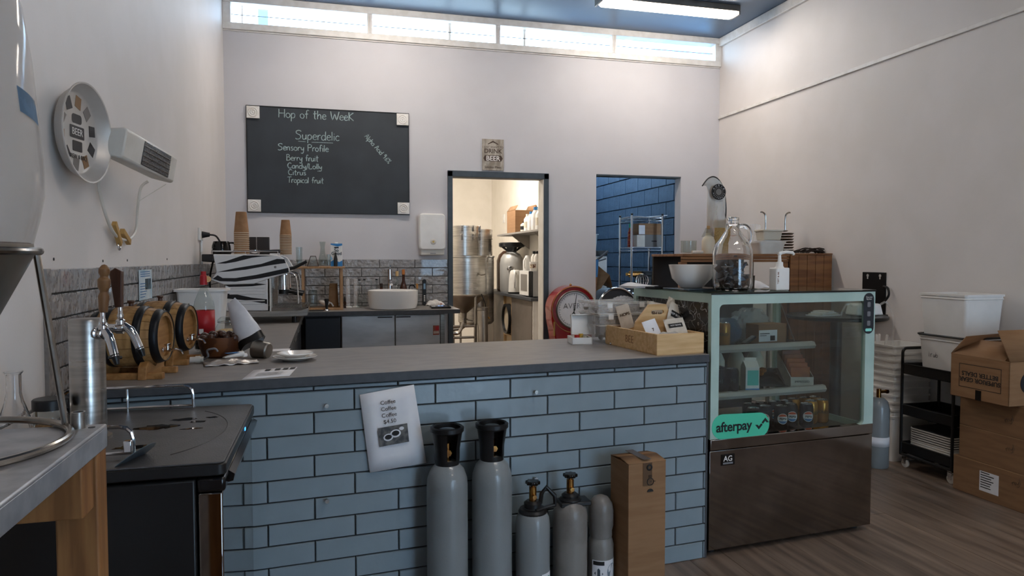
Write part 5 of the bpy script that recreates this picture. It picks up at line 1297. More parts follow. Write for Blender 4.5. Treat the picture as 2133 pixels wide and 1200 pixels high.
for i, u in enumerate((.37, .46, .535, .615, .69)): can(u, .17 + .025 * (i % 2), zf, 'black', names[i] + ' black cola can from the left in the front row, bottom of the case')
for i, u in enumerate((.765, .835)): can(u, .22, zf, 'gold', names[i] + ' gold soda can from the left in the front row, bottom of the case')
for i, u in enumerate((.42, .495, .575, .65)): can(u, .265, zf, 'black', names[i] + ' black cola can from the left in the second row, bottom of the case')
for i, u in enumerate((.72, .795, .86)): can(u, .295, zf, 'gold', names[i] + ' gold soda can from the left in the second row, bottom of the case')
z2 = SH[1][1] + .012; z1 = SH[0][1] + .012
for i, (u, v) in enumerate(((.265, .30), (.31, .36), (.335, .29))): can(u, v, z2, 'dark', names[i] + ' plain black can from the left on the middle shelf')
for i, (u, v) in enumerate(((.30, .42), (.365, .40))): can(u, v, z1, 'gold', names[i] + ' gold soda can from the left on the top shelf of the case')
for i, (u, v) in enumerate(((.37, .47), (.49, .46), (.60, .45))):
    t = thing('white_milk_bottle', names[i] + ' white plastic bottle from the left on the middle shelf', 'bottle', DCp(u, v, z2), R(5), 'white bottles on the middle shelf')
    obj('bottle_body', G().lathe([(0, 0), (.04, 0), (.045, .01), (.045, .13), (.03, .165), (.018, .18), (.018, .19)], seg=24), mat('cream_plastic', 'd8d2c0', .45), t)
    obj('bottle_cap', G().cyl((0, 0, .188), .02, .02, 18), white_p, t)
t = thing('teal_milk_carton', 'white carton with a teal front on the middle shelf of the case', 'carton', DCp(.45, .30, z2), R(-12))
g = G(); g.box(-.035, .035, -.035, .035, 0, .12); g.prism([(-.035, .12), (.035, .12), (0, .15)], -.035, .035, 'x'); obj('carton_body', g, white_p, t, bev=.001)
obj('teal_print', G().box(-.026, .03, -.0362, -.0352, .03, .105), mat('teal_print', '58c4b4', .5), t, smooth=0); obj('blue_band', G().box(-.035, .035, -.0362, -.0352, .004, .014), bluec, t, smooth=0)
obj('carton_fin', G().box(-.03, .03, -.003, .003, .148, .165), white_d, t, smooth=0)
t = thing('black_cookie_bag', 'flat black snack bag with a cookie picture lying on the middle shelf', 'bag', DCp(.60, .37, z2 + .002), R(-20))
g = G(); g.m = Matrix.Rotation(R(24), 4, 'X'); g.grid(lambda a, b: ((a - .5) * .17, (b - .5) * .17, .006 + .02 * math.sin(PI * a) * math.sin(PI * b)), 10, 10); bb_ = obj('bag_body', g, black_g, t, solid=.004, loc=(0, 0, .04))
g = G(); g.m = Matrix.Translation((0, 0, .044)) @ Matrix.Rotation(R(24), 4, 'X')
for x, y in ((-.04, .02), (-.01, .03), (-.03, .0)): g.cyl((x, y, .022), .022, .006, 16)
obj('cookie_print', g, mat('cookie_print', 'a06a34', .7, col2='6b4220', scale=60), t)
t = thing('snack_display_box', 'cardboard counter box of orange snack packets on the middle shelf', 'box', DCp(.79, .36, z2), R(-14))
g = G(); g.box(-.06, .06, -.08, .1, 0, .004); g.box(-.06, .06, -.08, -.077, 0, .05); g.prism([(-.08, 0), (.1, 0), (.1, .16), (-.08, .05)], -.06, -.057, 'x'); g.prism([(-.08, 0), (.1, 0), (.1, .16), (-.08, .05)], .057, .06, 'x'); g.box(-.06, .06, .097, .1, 0, .19); obj('box_body', g, paper_n, t, smooth=0)
text('lettering', 'IMPRESSED', .016, ink, t, frame((0, -.0808, .026), (1, 0, 0), (0, 0, 1)))
og = mat('orange_packet', 'a8642c', .5, col2='96522a', scale=20)
for i in range(5): obj('snack_packet', G().box(-.05, .05, -.06 + i * .03, -.052 + i * .03, .01, .1 + i * .018), og, t, bev=.003)
t = thing('brown_snack_box', 'brown carton with a white label on the top shelf of the case', 'box', DCp(.60, .45, z1), R(6))
obj('box_body', G().box(-.02, .16, -.05, .05, 0, .1), card, t, bev=.001); lbb = obj('white_label', G().box(-.018, .1, -.0512, -.0502, .01, .07), paper, t, smooth=0)
g = G(); g.box(.055, .085, -.0522, -.0513, .014, .04); g.box(-.012, .05, -.0522, -.0513, .05, .054); g.box(-.012, .03, -.0522, -.0513, .04, .043); obj('label_print', g, ink, lbb, smooth=0)
for i, (u, v, r, lab) in enumerate(((.45, .50, .075, 'crumpled bluish clear plastic bag at the left of the top shelf'), (.66, .57, .10, 'large clear plastic bag heaped behind the brown carton, top shelf'))):
    t = thing('plastic_bag', lab, 'bag', DCp(u, v, z1))
    g = G()
    def bl(a, b):
        th_, ph_ = 2 * PI * a, PI * b; q = r * (1 + .16 * math.sin(5 * th_ + 3 * ph_) * math.sin(ph_) + .1 * math.sin(11 * th_ - 7 * ph_) * math.sin(ph_))
        return (q * 1.1 * math.cos(th_) * math.sin(ph_), .6 * q * math.sin(th_) * math.sin(ph_), max(.001, r * .85 - q * .9 * math.cos(ph_)))
    g.grid(bl, 28, 16); obj('bag_body', g, haze_plastic('crumpled_bag_%d' % i, ('4f6f86', 'b9c0c4')[i], (.62, .42)[i], .12), t)
t = thing('folded_cable', 'black folded pouch on the top shelf between the bags', 'pouch', DCp(.53, .40, z1)); g = G(); g.m = Matrix.Rotation(R(-30), 4, 'Y'); g.box(-.045, .03, -.02, .02, .0, .012); obj('pouch_body', g, black_p, t, bev=.004, loc=(0, 0, .02))

# ---- on top of the case
ZD = DZ + .0065
bl_ = thing('white_mixing_bowl', 'large plain white bowl on top of the display case', 'bowl', DCp(-.0, .30, ZD + .008)); bl_.location = (1.735, 3.12, ZD + .008)
obj('bowl_body', G().lathe([(0, 0), (.05, 0), (.058, .006), (.095, .045), (.108, .1), (.111, .112), (.108, .112), (.104, .1), (.09, .047), (.055, .012), (0, .008)], seg=56), white_c, bl_)
tr_ = thing('dark_glass_tray', 'thin dark tray under the white bowl on the display case', 'tray', (1.74, 3.09, ZD), R(8)); obj('tray_body', G().prism(rrect(-.13, .13, -.1, .1, .02), 0, .007), mat('dark_blue_tray', '34404c', .15), tr_, bev=.002)
gj = thing('glass_demijohn', 'clear glass one-gallon jug with ring handle, half full of dark tea bags', 'jug', (1.815, 2.888, ZD)); gj.scale = (1.1, 1.1, 1.13)
obj('jug_body', G().lathe([(0, .003), (.07, .003), (.079, .012), (.081, .03), (.081, .16), (.072, .19), (.045, .225), (.028, .25), (.024, .265), (.026, .268), (.026, .273), (.023, .276), (.023, .288), (.025, .29), (.025, .298), (.02, .3), (.019, .265), (.04, .225), (.068, .19), (.077, .16), (.077, .03), (.074, .014), (0, .01)], seg=56), glass, gj)
obj('ring_handle', G().tube(smooth_line([(.024, -.004, .262), (.05, -.008, .266), (.07, -.01, .25), (.077, -.01, .22), (.068, -.008, .195)], 4), .009, 12), glass, gj)
bagm = [black_p, mat('dark_brown_leaf', '3a2c22', .8), mat('grey_sachet', '8d8a86', .6), mat('blue_sachet', '3f5a74', .6), mat('brown_sachet', '6b4a34', .6)]
for i in range(84):
    a, q = random.uniform(0, 2 * PI), random.uniform(0, .058); g = G()
    g.m = Matrix.Translation((q * math.cos(a), q * math.sin(a), max(.02, .015 + .1 * random.random() ** 1.4))) @ Euler((random.uniform(-1, 1), random.uniform(-1, 1), random.uniform(0, 6))).to_matrix().to_4x4()
    g.box(-.015, .015, -.012, .012, -.0015, .0015)
    obj('sachet', g, bagm[0 if i % 3 == 0 else (1 if i % 3 == 1 else 2 + (i // 3) % 3)], gj, smooth=0)
sb_ = thing('sanitiser_pump_bottle', 'white square pump bottle with brown writing on the display case', 'bottle', (2.065, 2.89, ZD), R(8)); sb_.scale = (1.1, 1.1, 1.18)
obj('bottle_body', G().prism(rrect(-.037, .037, -.024, .024, .007, 3), 0, .09), white_p, sb_, bev=.004)
g = G(); g.lathe([(.02, .09), (.015, .097), (.0145, .112), (.008, .114), (.006, .14), (.009, .142), (.009, .152), (0, .153)], seg=18); obj('pump_collar', g, white_p, sb_)
g = G(); g.tube([(0, 0, .148), (.03, -.006, .153), (.06, -.012, .15), (.066, -.013, .142)], .0065, 8); obj('pump_spout', g, white_p, sb_)
text('lettering', 'TEST & BE', .011, mat('brown_label_print', '8a5a3a', .6), sb_, frame((-.028, -.0246, .05), (0, 0, 1), (-1, 0, 0)))
pb2 = thing('white_paper_bag', 'flattened white paper bag lying behind the pump bottle on the display case', 'bag', (2.08, 3.10, ZD), R(12))
g = G(); g.grid(lambda a, b: ((a - .5) * .22, (b - .5) * .12, .004 + .034 * math.sin(PI * min(1, a * 1.15)) * math.sin(PI * b) + .003 * math.sin(15 * a)), 14, 8); obj('bag_body', g, paper, pb2, solid=.002)
sp2 = thing('smoked_plastic_pot', 'small smoked plastic pot beside the pump bottle on the display case', 'pot', (1.965, 2.985, ZD)); obj('pot_body', G().lathe([(0, .001), (.026, .001), (.028, .065), (.03, .068), (.026, .068), (.024, .005), (0, .005)], seg=24), mat('smoked_plastic', '35302c', .15), sp2)
fk2 = thing('foil_scrap', 'crumpled bit of silver foil at the foot of the glass jug', 'foil', (1.88, 2.91, ZD)); g = G(); g.grid(lambda a, b: (.03 * math.cos(2 * PI * a) * math.sin(PI * b) * (1 + .3 * math.sin(9 * a * PI)), .02 * math.sin(2 * PI * a) * math.sin(PI * b), .012 - .012 * math.cos(PI * b) * (1 + .2 * math.sin(13 * a))), 16, 8); obj('foil_body', g, mat('crumpled_foil', 'c9c6c2', .25, .8), fk2)
st2 = thing('newspaper_stack', 'folded white papers lying left of the white bowl on the display case', 'papers', (1.54, 3.30, ZD), R(14)); 
for i in range(3): obj('sheet', G().at((0, 0, .004 * i), (0, 0, .1 * i)).grid(lambda a, b: ((a - .5) * .16, (b - .5) * .12, .003 + .016 * math.sin(PI * a) * b), 8, 6), paper, st2, solid=.002)
mk = thing('black_marker_pen', 'black marker pen lying by the papers on the display case', 'pen', (1.575, 3.19, ZD + .006)); obj('pen_body', G().tube([(-.05, .0, 0), (.045, .012, 0)], .006, 10), black_p, mk); obj('pen_cap', G().tube([(.0, .006, 0), (.045, .012, 0)], .0075, 10), black_g, mk)
wh = thing('whisk_attachment', 'round chrome whisk end standing behind the white bowl', 'whisk', (1.585, 3.36, ZD))
g = G()
for k in range(7):
    a = PI * k / 7; g.tube([(.032 * math.cos(t_) * math.cos(a), .032 * math.cos(t_) * math.sin(a), .036 + .034 * math.sin(t_)) for t_ in [2 * PI * j / 20 for j in range(20)]], .0018, 5, True)
obj('whisk_wires', g, chrome, wh)
# ================================================================ GAS CYLINDERS AND CARTON BEFORE THE COUNTER
def at_c(u, v): return tuple(K(u, v))
def tall_cyl(u, v, lab, rz, lean=0):
    t = thing('gas_cylinder', lab, 'gas cylinder', at_c(u, v), rz, 'gas cylinders along the counter')
    r = .0755; h = .575
    obj('cylinder_body', G().lathe([(0, 0), (r - .01, 0), (r, .012), (r, h - .085), (r * .97, h - .055), (r * .82, h - .022), (r * .55, h), (.03, h + .01), (0, h + .01)], seg=48), cyl_g, t)
    # valve guard: open collar
    g = G(); pr = [(.044, 0), (.046, .02), (.047, .06), (.056, .118), (.062, .124), (.062, .138), (.056, .142), (.05, .138), (.05, .12), (.041, .06), (.04, .0)]
    n = 40; vs = []; fs = []
    for k in range(n):
        a = 2 * PI * k / n
        for q, z in pr: vs.append((q * math.cos(a), q * math.sin(a), h + z - .004))
    m = len(pr)
    for k in range(n):
        a = (360 * (k + .5) / n) % 360
        for j in range(m - 1):
            opening = abs((a - 285 + 180) % 360 - 180) < 24 and j in (1, 2, 8, 9)
            if opening: continue
            k2 = (k + 1) % n; fs.append((k * m + j, k2 * m + j, k2 * m + j + 1, k * m + j + 1))
    g.add(vs, fs); obj('valve_guard', g, black_p, t)
    g = G(); g.cyl((0, 0, h), .014, .075, 16); g.cyl((.0, -.005, h + .045), .009, -.03, 12, 'y'); g.cyl((0, -.036, h + .045), .012, .01, 6, 'y'); vb = obj('valve_body', g, brass, t)
    obj('hand_wheel', G().lathe([(0, .0), (.026, .0), (.03, .006), (.026, .014), (0, .016)], (0, 0, h + .112), 20), black_p, t)
    obj('cap_film', G().lathe([(0, .006), (.02, .005), (.034, .0)], (0, 0, h + .126), 20), pet, t)
    return t
tall_cyl(1.206, -.085, 'tall grey gas cylinder with black valve guard, left of the pair below the price sign', R(0))
tall_cyl(1.032, -.085, 'tall grey gas cylinder with black valve guard, right of the pair', R(4))
def short_cyl(u, v, lab, m, rz, h=.375, r=.066, handle=True):
    t = thing('gas_cylinder', lab, 'gas cylinder', at_c(u, v), rz, 'gas cylinders along the counter')
    obj('cylinder_body', G().lathe([(0, 0), (r - .01, 0), (r, .012), (r, h - .065), (r * .95, h - .04), (r * .78, h - .015), (r * .45, h), (0, h + .004)], seg=44), m, t)
    obj('neck_ring', G().lathe([(.03, 0), (.034, .004), (.034, .022), (.024, .03), (.0, .03)], (0, 0, h - .004), 24), black_p, t)
    g = G(); g.cyl((0, 0, h + .02), .0145, .06, 16); g.cyl((0, 0, h + .075), .008, .02, 12); g.cyl((0, -.004, h + .045), .0085, -.024, 12, 'y'); obj('valve_body', g, brass, t)
    g = G()
    pts2 = [((.024 + (.006 if k % 2 else -.001)) * math.cos(2 * PI * k / 16), (.024 + (.006 if k % 2 else -.001)) * math.sin(2 * PI * k / 16)) for k in range(16)]
    g.prism(pts2, h + .088, h + .102); obj('hand_wheel', g, black_g, t, bev=.003)
    return t
c3_ = short_cyl(.872, -.10, 'shorter grey gas cylinder with looped black carry handle and colourful sticker', cyl_g, R(0))
h_ = .375
g = G(); g.tube([(.03, 0, h_ + .012), (.034, -.004, h_ + .05), (.052, -.006, h_ + .075), (.085, -.01, h_ + .04), (.086, -.01, h_ + .004), (.04, -.012, h_ - .004), (0, -.036, h_ - .004)], .0085, 10); g.lathe([(.052, -.012), (.056, 0), (.05, .01), (.03, .012)], (0, 0, h_ - .014), 28); obj('carry_handle', g, black_p, c3_)
g = G(); r = .0668
def wrap(a0, a1, z0, z1, r=r): return lambda a, b: (r * math.sin(R(a0 + (a1 - a0) * a)), -r * math.cos(R(a0 + (a1 - a0) * a)), z0 + (z1 - z0) * b)
g.grid(wrap(-70, 15, .08, .125), 8, 1); lb2 = obj('red_sticker', g, mat('red_sticker', 'b8281f', .4), c3_)
g = G(); g.grid(wrap(15, 65, .09, .135), 6, 1); obj('white_sticker', g, paper, c3_)
text('sticker_lettering', 'KegLand', .024, mat('cream_lettering', 'f0e2c0', .5), lb2, frame((-.022, -.0655, .1), (1, 0, .0), (0, 0, 1)), bold=.0006)
g = G(); g.grid(wrap(35, 52, .098, .122, r + .0006), 3, 1); obj('teal_print', g, mat('teal_sticker_print', '2f8f8a', .5), c3_)
c4_ = short_cyl(.712, -.095, 'shorter grey gas cylinder with scuffed paint and flat black collar', cyl_w, R(0), .385, .068)
g = G(); h_ = .385; g.box(-.05, .075, -.04, .035, h_ - .02, h_ - .002); g.lathe([(.04, 0), (.045, .008), (.03, .018)], (0, 0, h_ - .006), 28); obj('flat_collar', g, black_p, c4_, bev=.004)
c5_ = thing('capped_gas_cylinder', 'smallest grey gas cylinder with a screwed-on round steel cap', 'gas cylinder', at_c(.572, -.085), 0, 'gas cylinders along the counter')
obj('cylinder_body', G().lathe([(0, 0), (.045, 0), (.052, .01), (.052, .185), (.047, .205), (.044, .212), (.044, .222)], seg=36), cyl_w, c5_)
obj('steel_cap', G().lathe([(.044, .216), (.046, .222), (.045, .24), (.05, .262), (.051, .32), (.046, .35), (.03, .373), (.012, .381), (0, .382)], seg=36), cyl_w, c5_)
g = G(); g.grid(wrap(-60, 70, .045, .135, .0526), 12, 1); pl5 = obj('white_label', g, paper, c5_)
g = G(); g.grid(wrap(-55, -5, .116, .132, .0531), 5, 1); obj('warning_band', g, ink, pl5)
g = G(); a_ = wrap(-50, -10, .06, .105, .0531); g.add([a_(.5, 0), a_(1, .5), a_(.5, 1), a_(0, .5)], [(0, 1, 2, 3)]); obj('diamond_print', g, mat('slate_print', '4a5a66', .6), pl5, smooth=0)
g = G(); a_ = wrap(8, 60, .055, .12, .0531); q = [a_(.5 + .5 * math.cos(t_), .5 + .5 * math.sin(t_)) for t_ in [2 * PI * k / 20 for k in range(20)]]; g.add(q, [tuple(range(20))]); obj('round_print', g, mat('grey_blue_print', '7a8894', .6), pl5, smooth=0)
# tall carton
tc_ = thing('tall_carton', 'tall narrow brown cardboard carton standing against the tiled counter', 'carton', at_c(.56, -.045), TH)
x0, x1, y0, y1, hh = .045, .212, -.16, -.015 + .0, .53
g = G(); g.box(x0 - .0, x1, y0 + .0, y1, 0, hh); obj('carton_body', g, card, tc_, bev=.002)
g = G(); g.add([(x0, y0, hh + .001), (x1, y0, hh + .001), (x1, y0 + .07, hh + .012), (x0, y0 + .07, hh + .012)], [(0, 1, 2, 3)]); g.add([(x0, y1, hh + .001), (x1, y1, hh + .001), (x1, y1 - .07, hh + .012), (x0, y1 - .07, hh + .012)], [(0, 1, 2, 3)]); obj('top_flap', g, card, tc_, solid=.004)
tpm = mat('clear_brown_tape', '5f4a38', .2)
g = G(); g.box((x0 + x1) / 2 - .02, (x0 + x1) / 2 + .02, y0 - .0016, y0 - .0004, hh - .09, hh); g.box((x0 + x1) / 2 - .018, (x0 + x1) / 2 + .018, y0, y1, hh + .013, hh + .0142); obj('packing_tape', g, tpm, tc_, smooth=0)
xm = (x0 + x1) / 2 + .012
g = G(); g.m = Matrix.Translation((xm, y0 - .003, hh - .075)); g.tube([(.014 * math.cos(R(a)), 0, .014 * math.sin(R(a))) for a in range(0, 360, 20)], .0016, 5, True)
for dx in (-.006, .0, .006): g.box(dx - .0009, dx + .0009, 0, .001, .017, .026)
g.box(.016, .023, 0, .001, -.001, .001); g.box(-.001, .006, 0, .001, -.001, .001); g.prism([(.014 * math.cos(R(a)), -.04 + .012 * math.sin(R(a))) for a in range(0, 181, 20)], 0, .001, 'y')
obj('printed_mark', g, ink, tc_, smooth=0)
g = G(); g.m = Matrix.Translation((xm - .004, y0 - .003, hh - .018)); g.lathe([(.006, 0), (.013, 0)], ax='y', seg=20); obj('tape_logo', g, ink, tc_, solid=.001)

# ================================================================ RIGHT WALL SIDE
# nested white crates
for i in range(11):
    o = obj('white_crate', tubshape(G(), .135, .125, .148, .138, .3, .004, .006), white_p) if i == 0 else obj('white_crate', cr_me, white_p)
    cr_me = o.data; o.location = (3.705, 3.905, .0 + i * .046)
    tag(o, ('topmost' if i == 10 else ('lowest' if i == 0 else ['second', 'third', 'fourth', 'fifth', 'sixth', 'seventh', 'eighth', 'ninth', 'tenth'][i - 1] + ' from the floor')) + ' white crate of the nested stack by the right wall', 'crate', 'nested white crates')
ph_ = thing('white_paddles', 'bundle of white plastic paddles standing in the topmost crate', 'utensils', (3.64, 3.90, .76))
for i, (x, y, a) in enumerate(((-.05, .05, -9), (-.02, .07, 4), (.0, .03, 10))):
    g = G(); g.m = Matrix.Translation((x, y, 0)) @ Matrix.Rotation(R(a), 4, 'X'); g.prism(rrect(-.008, .008, -.28, .06, .006, 3), -.003, .003, 'y'); obj('paddle', g, white_p, ph_)
# trolley
tl = thing('black_trolley', 'black three-tier metal trolley on castors by the right wall', 'trolley', (3.685, 3.49, 0))
TX, TY = .145, .19
def tier(z, nm):
    g = G(); t_ = .003; hh = .062
    g.box(-TX, TX, -TY, TY, z, z + t_); g.box(-TX, TX, -TY, -TY + t_, z, z + hh); g.box(-TX, TX, TY - t_, TY, z, z + hh); g.box(-TX, -TX + t_, -TY, TY, z, z + hh); g.box(TX - t_, TX, -TY, TY, z, z + hh)
    g.tube([(-TX, -TY, z + hh), (TX, -TY, z + hh), (TX, TY, z + hh), (-TX, TY, z + hh)], .005, 6, True)
    return obj('tray', g, black_s, tl)
for z in (.1, .34, .60): tier(z, z)
for x in (-TX, TX):
    for y in (-TY, TY): obj('upright', G().tube([(x, y, .085), (x, y, .70)], .009, 10), black_s, tl)
g = G()
for y in (TY,): g.tube([(-TX, y, .66)] + arc((-TX + .03, y, .73), .03, 180, 90, 5, 'xz') + arc((TX - .03, y, .73), .03, 90, 0, 5, 'xz') + [(TX, y, .66)], .009, 10)
obj('push_handle', g, black_s, tl)
obj('base_rail', G().tube([(-TX, -TY, .085), (TX, -TY, .085), (TX, TY, .085), (-TX, TY, .085)], .009, 8, True), black_s, tl)
for x in (-TX + .02, TX - .02):
    for y in (-TY + .02, TY - .02):
        c = obj('castor', G().at((x - .008, y, .027)).lathe([(0, 0), (.02, 0), (.027, .003), (.027, .013), (.02, .016), (0, .016)], ax='x', seg=24), white_d, tl)
        g = G(); g.box(x - .014, x - .011, y - .014, y + .014, .025, .07); g.box(x + .011, x + .014, y - .014, y + .014, .025, .07); g.box(x - .014, x + .014, y - .014, y + .014, .066, .08); obj('fork', g, chrome, c, smooth=0)
# lids stacked on the lowest tier
dkl = mat('dark_lid_insert', '1d1e20', .35)
for i in range(12):
    black = i >= 7 and i % 2 == 0 or i == 11
    o = thing('container_lid', ['first', 'second', 'third', 'fourth', 'fifth', 'sixth', 'seventh', 'eighth', 'ninth', 'tenth', 'eleventh', 'topmost'][i] + (' container lid' if i == 11 else ' container lid from the bottom') + ' of the stack on the lowest trolley tier', 'lid', (3.68, 3.475, .103 + i * .0142), 0, 'lids stacked on the trolley')
    obj('lid_plate', G().prism(rrect(-.128, .128, -.158, .158, .03, 4), 0, .0085), white_d, o, bev=.002)
    obj('lid_seal', G().prism(rrect(-.124, .124, -.154, .154, .028, 4), .0085, .0142), dkl if i >= 6 else white_p, o, smooth=0)
# tubs on the trolley
for i, (z, lab) in enumerate(((.604, 'white square tub marked with black handwriting, standing on the trolley top'), (.858, 'white square tub stacked uppermost on the trolley'))):
    t = thing('white_square_tub', lab, 'tub', (3.68, 3.395, z), 0, 'white square tubs on the trolley')
    g = tubshape(G(), .125, .15, .14, .165, .262, .004, .006)
    obj('tub_body', g, white_p, t)
    obj('rim_band', G().tube([(a, b, .235) for a, b in rrect(-.14, .14, -.165, .165, .02, 3)], .004, 6, True), white_p, t)
    if i == 0:
        handwriting('marker_writing', 'Tr', .035, .035, ink, t, frame((-.1335, .1, .13), (0, -1, 0), (0, 0, 1)), .0016)
        handwriting('marker_writing', 'ub', .03, .035, ink, t, frame((-.1335, .06, .13), (0, -1, 0), (0, 0, 1)), .0016)
        bl2 = thing('black_tub_lid', 'black-rimmed lid between the two white square tubs', 'lid', (3.68, 3.395, z + .264)); obj('lid_rim', G().tube([(a, b, .0) for a, b in rrect(-.15, .15, -.175, .175, .03, 4)], .006, 8, True), black_p, bl2); obj('lid_plate', G().prism(rrect(-.148, .148, -.172, .172, .03, 4), -.005, -.001), black_p, bl2, smooth=0)
# cartons
def carton(x0, x1, y0, y1, z0, z1, lab, m=card_d):
    t = thing('cardboard_box', lab, 'box', ((x0 + x1) / 2, (y0 + y1) / 2, z0), 0, 'cardboard boxes by the right wall')
    a, b = (x1 - x0) / 2, (y1 - y0) / 2
    obj('box_body', G().box(-a, a, -b, b, 0, z1 - z0), m, t, bev=.003)
    obj('box_seam', G().box(-a - .0008, -a, -b, b, z1 - z0 - .004, z1 - z0 - .002), mat('cardboard_edge', 'a5815c', .8) if 'cardboard_edge' not in MATS else MATS['cardboard_edge'], t, smooth=0)
    return t
b1 = carton(3.50, 3.865, 2.56, 3.252, 0, .2, 'lowest cardboard box of the stack, with a white address label')
lb3 = obj('address_label', G().box(-.1838, -.1828, .06, .175, .045, .155), paper, b1, smooth=0)
g = G()
for i in range(7): g.box(-.1846, -.1839, .165 - random.uniform(.05, .085), .168, .145 - i * .0135, .15 - i * .0135)
obj('label_print', g, ink, lb3, smooth=0)
b2 = carton(3.505, 3.865, 2.60, 3.222, .2005, .383, 'second cardboard box from the floor in the stack by the wall')
b3 = carton(3.505, 3.865, 2.62, 3.222, .3835, .556, 'third cardboard box from the floor in the stack by the wall')
for b_, zz in ((b1, .13), (b2, .1), (b3, .07)):
    hw = handwriting('pen_scribble', 'nyl', .03, .055, mat('faded_pen', '4a3a30', .8) if 'faded_pen' not in MATS else MATS['faded_pen'], b_, frame((-.1845 if b_ is b1 else -.1815, .02 if b_ is not b1 else -.02, zz), (0, -1, .35), (0, .35, 1)), .0012)
tbx = thing('open_cardboard_box', 'open-topped printed cardboard box, uppermost of the stack by the wall', 'box', (3.42, 2.855, .557), 0)
w_, l_, h2 = .40, .355, .235
g = G(); t_ = .005
g.box(0, w_, 0, l_, 0, t_); g.box(0, t_, 0, l_, 0, h2); g.box(w_ - t_, w_, 0, l_, 0, h2); g.box(0, w_, 0, t_, 0, h2); g.box(0, w_, l_ - t_, l_, 0, h2)
bb2 = obj('box_body', g, card, tbx, bev=.002)
g = G(); g.add([(0, 0, h2), (w_, 0, h2), (w_, -.02, h2 + .17), (.02, .09, h2 + .155)], [(0, 1, 2, 3)]); obj('near_flap', g, card, tbx, solid=.005)
g = G(); g.add([(0, l_, h2), (0, 0.03, h2), (.14, .05, h2 + .085), (.15, l_ - .05, h2 + .075)], [(0, 1, 2, 3)]); obj('side_flap', g, card, tbx, solid=.005)
g = G(); g.add([(0, l_, h2), (w_, l_, h2), (w_, l_ + .03, h2 + .1), (.05, l_ - .05, h2 + .1)], [(0, 1, 2, 3)]); obj('far_flap', g, card_d, tbx, solid=.005)
# print on its side, upside down
g = G(); fx = -.0006
for a, b, c, d in ((.045, .30, .06, .063), (.045, .30, .187, .19), (.045, .048, .06, .19), (.297, .30, .06, .19)): g.box(fx - .0004, fx, a, b, c, d)
obj('print_frame', g, ink, bb2, smooth=0)
text('box_lettering', 'SUPERIOR GEAR\nBETTER DEALS', .034, ink, bb2, frame((fx - .0002, .172, .122), (0, 1, 0), (0, 0, -1)), bold=.0006, line=.95)
g = G(); g.box(-.0016, -.0004, .16, .195, .0, .055); obj('tape_end', g, black_g, bb2, smooth=0)
g = G(); g.m = Matrix.Translation((.13, -.0012, .12)); g.lathe([(0, 0), (.058, 0), (.058, -.001), (0, -.001)], ax='y', seg=32); lg = obj('round_logo', g, ink, bb2)
text('logo_letter', 'P', .07, card, lg, frame((.13, -.0028, .12), (1, 0, 0), (0, 0, 1)), bold=.002)
# black wall bracket with a holder
hd_ = thing('black_wall_holder', 'black wall bracket with keyhole slots and looped cord on the right wall', 'bracket', (XR, 4.31, .93))
g = G(); g.box(-.006, 0, -.115, .115, .0, .3); obj('back_plate', g, black_s, hd_, bev=.004)
for y in (-.06, .06): g = G(); g.cyl((-.0065, y, .275), .011, -.0015, 12, 'x'); g.box(-.008, -.0065, y - .005, y + .005, .25, .275); obj('keyhole', g, white_d, hd_)
obj('shelf_plate', G().prism(rrect(-.2, 0, -.16, .13, .04, 4), -.012, .0), black_s, hd_, bev=.002)
obj('cord', G().tube(smooth_line([(-.02, -.11, .2), (-.03, -.16, .19), (-.03, -.17, .14), (-.03, -.13, .09), (-.02, -.11, .08)], 5), .008, 8), black_p, hd_)
# round bar table with odds and ends
rt = thing('round_bar_table', 'black round bar table behind the display case', 'table', (3.17, 3.84, 0))
obj('table_top', G().lathe([(0, .945), (.295, .945), (.3, .95), (.3, .963), (.295, .968), (0, .968)], seg=56), black_s, rt)
obj('column', G().cyl((0, 0, .02), .035, .925, 20), black_s, rt); obj('foot_plate', G().lathe([(0, 0), (.22, 0), (.22, .012), (.05, .03), (0, .03)], seg=40), black_s, rt)
pb4 = thing('white_pump_box', 'white moulded pump box with a clear curved hose on the round table', 'pump', (3.31, 3.76, .969))
obj('pump_body', G().taper((-.1, .1, -.06, .06), (-.085, .085, -.05, .05), 0, .075), white_p, pb4, bev=.012); obj('pump_nozzle', G().cyl((.07, 0, .075), .008, .03, 10), white_p, pb4)
obj('hose', G().tube(smooth_line([(.1, 0, .05), (.16, .0, .08), (.23, .03, .04), (.29, .06, -.06), (.31, .09, -.16), (.325, .11, -.22)], 6), .007, 8), milk_p, pb4)
obj('hose', G().tube(smooth_line([(-.09, 0, .06), (-.14, -.02, .075), (-.2, -.05, .04), (-.23, -.07, .006)], 5), .006, 8), milk_p, pb4)
pp = thing('stacked_papers', 'small stack of white papers and cards on the round table', 'papers', (3.04, 3.80, .969), R(10)); 
for i in range(4): obj('sheet', G().at((0, 0, .008 * i), (0, 0, .1 * i)).box(-.1 + .02 * i, .1 - .02 * i, -.05, .05, 0, .007), (paper, white_d)[i % 2], pp, smooth=0)
# gas bottle behind the case
gb = thing('gas_bottle', 'grey gas bottle with brass valve standing behind the display case', 'gas cylinder', (3.36, 3.78, 0.03)); gb.location = (3.30, 3.70, 0)
gb.location = (3.40, 3.72, 0)
obj('cylinder_body', G().lathe([(0, 0), (.06, 0), (.066, .01), (.066, .37), (.055, .42), (.03, .445), (0, .447)], seg=36), cyl_g, gb); obj('label_band', G().lathe([(.0668, .14), (.0668, .2)], seg=36), paper, gb, solid=.0005)
g = G(); g.cyl((0, 0, .44), .014, .06, 14); g.cyl((.01, 0, .48), .01, .045, 12, 'x'); g.cyl((.055, 0, .48), .014, .014, 6, 'x'); obj('valve_body', g, brass, gb)

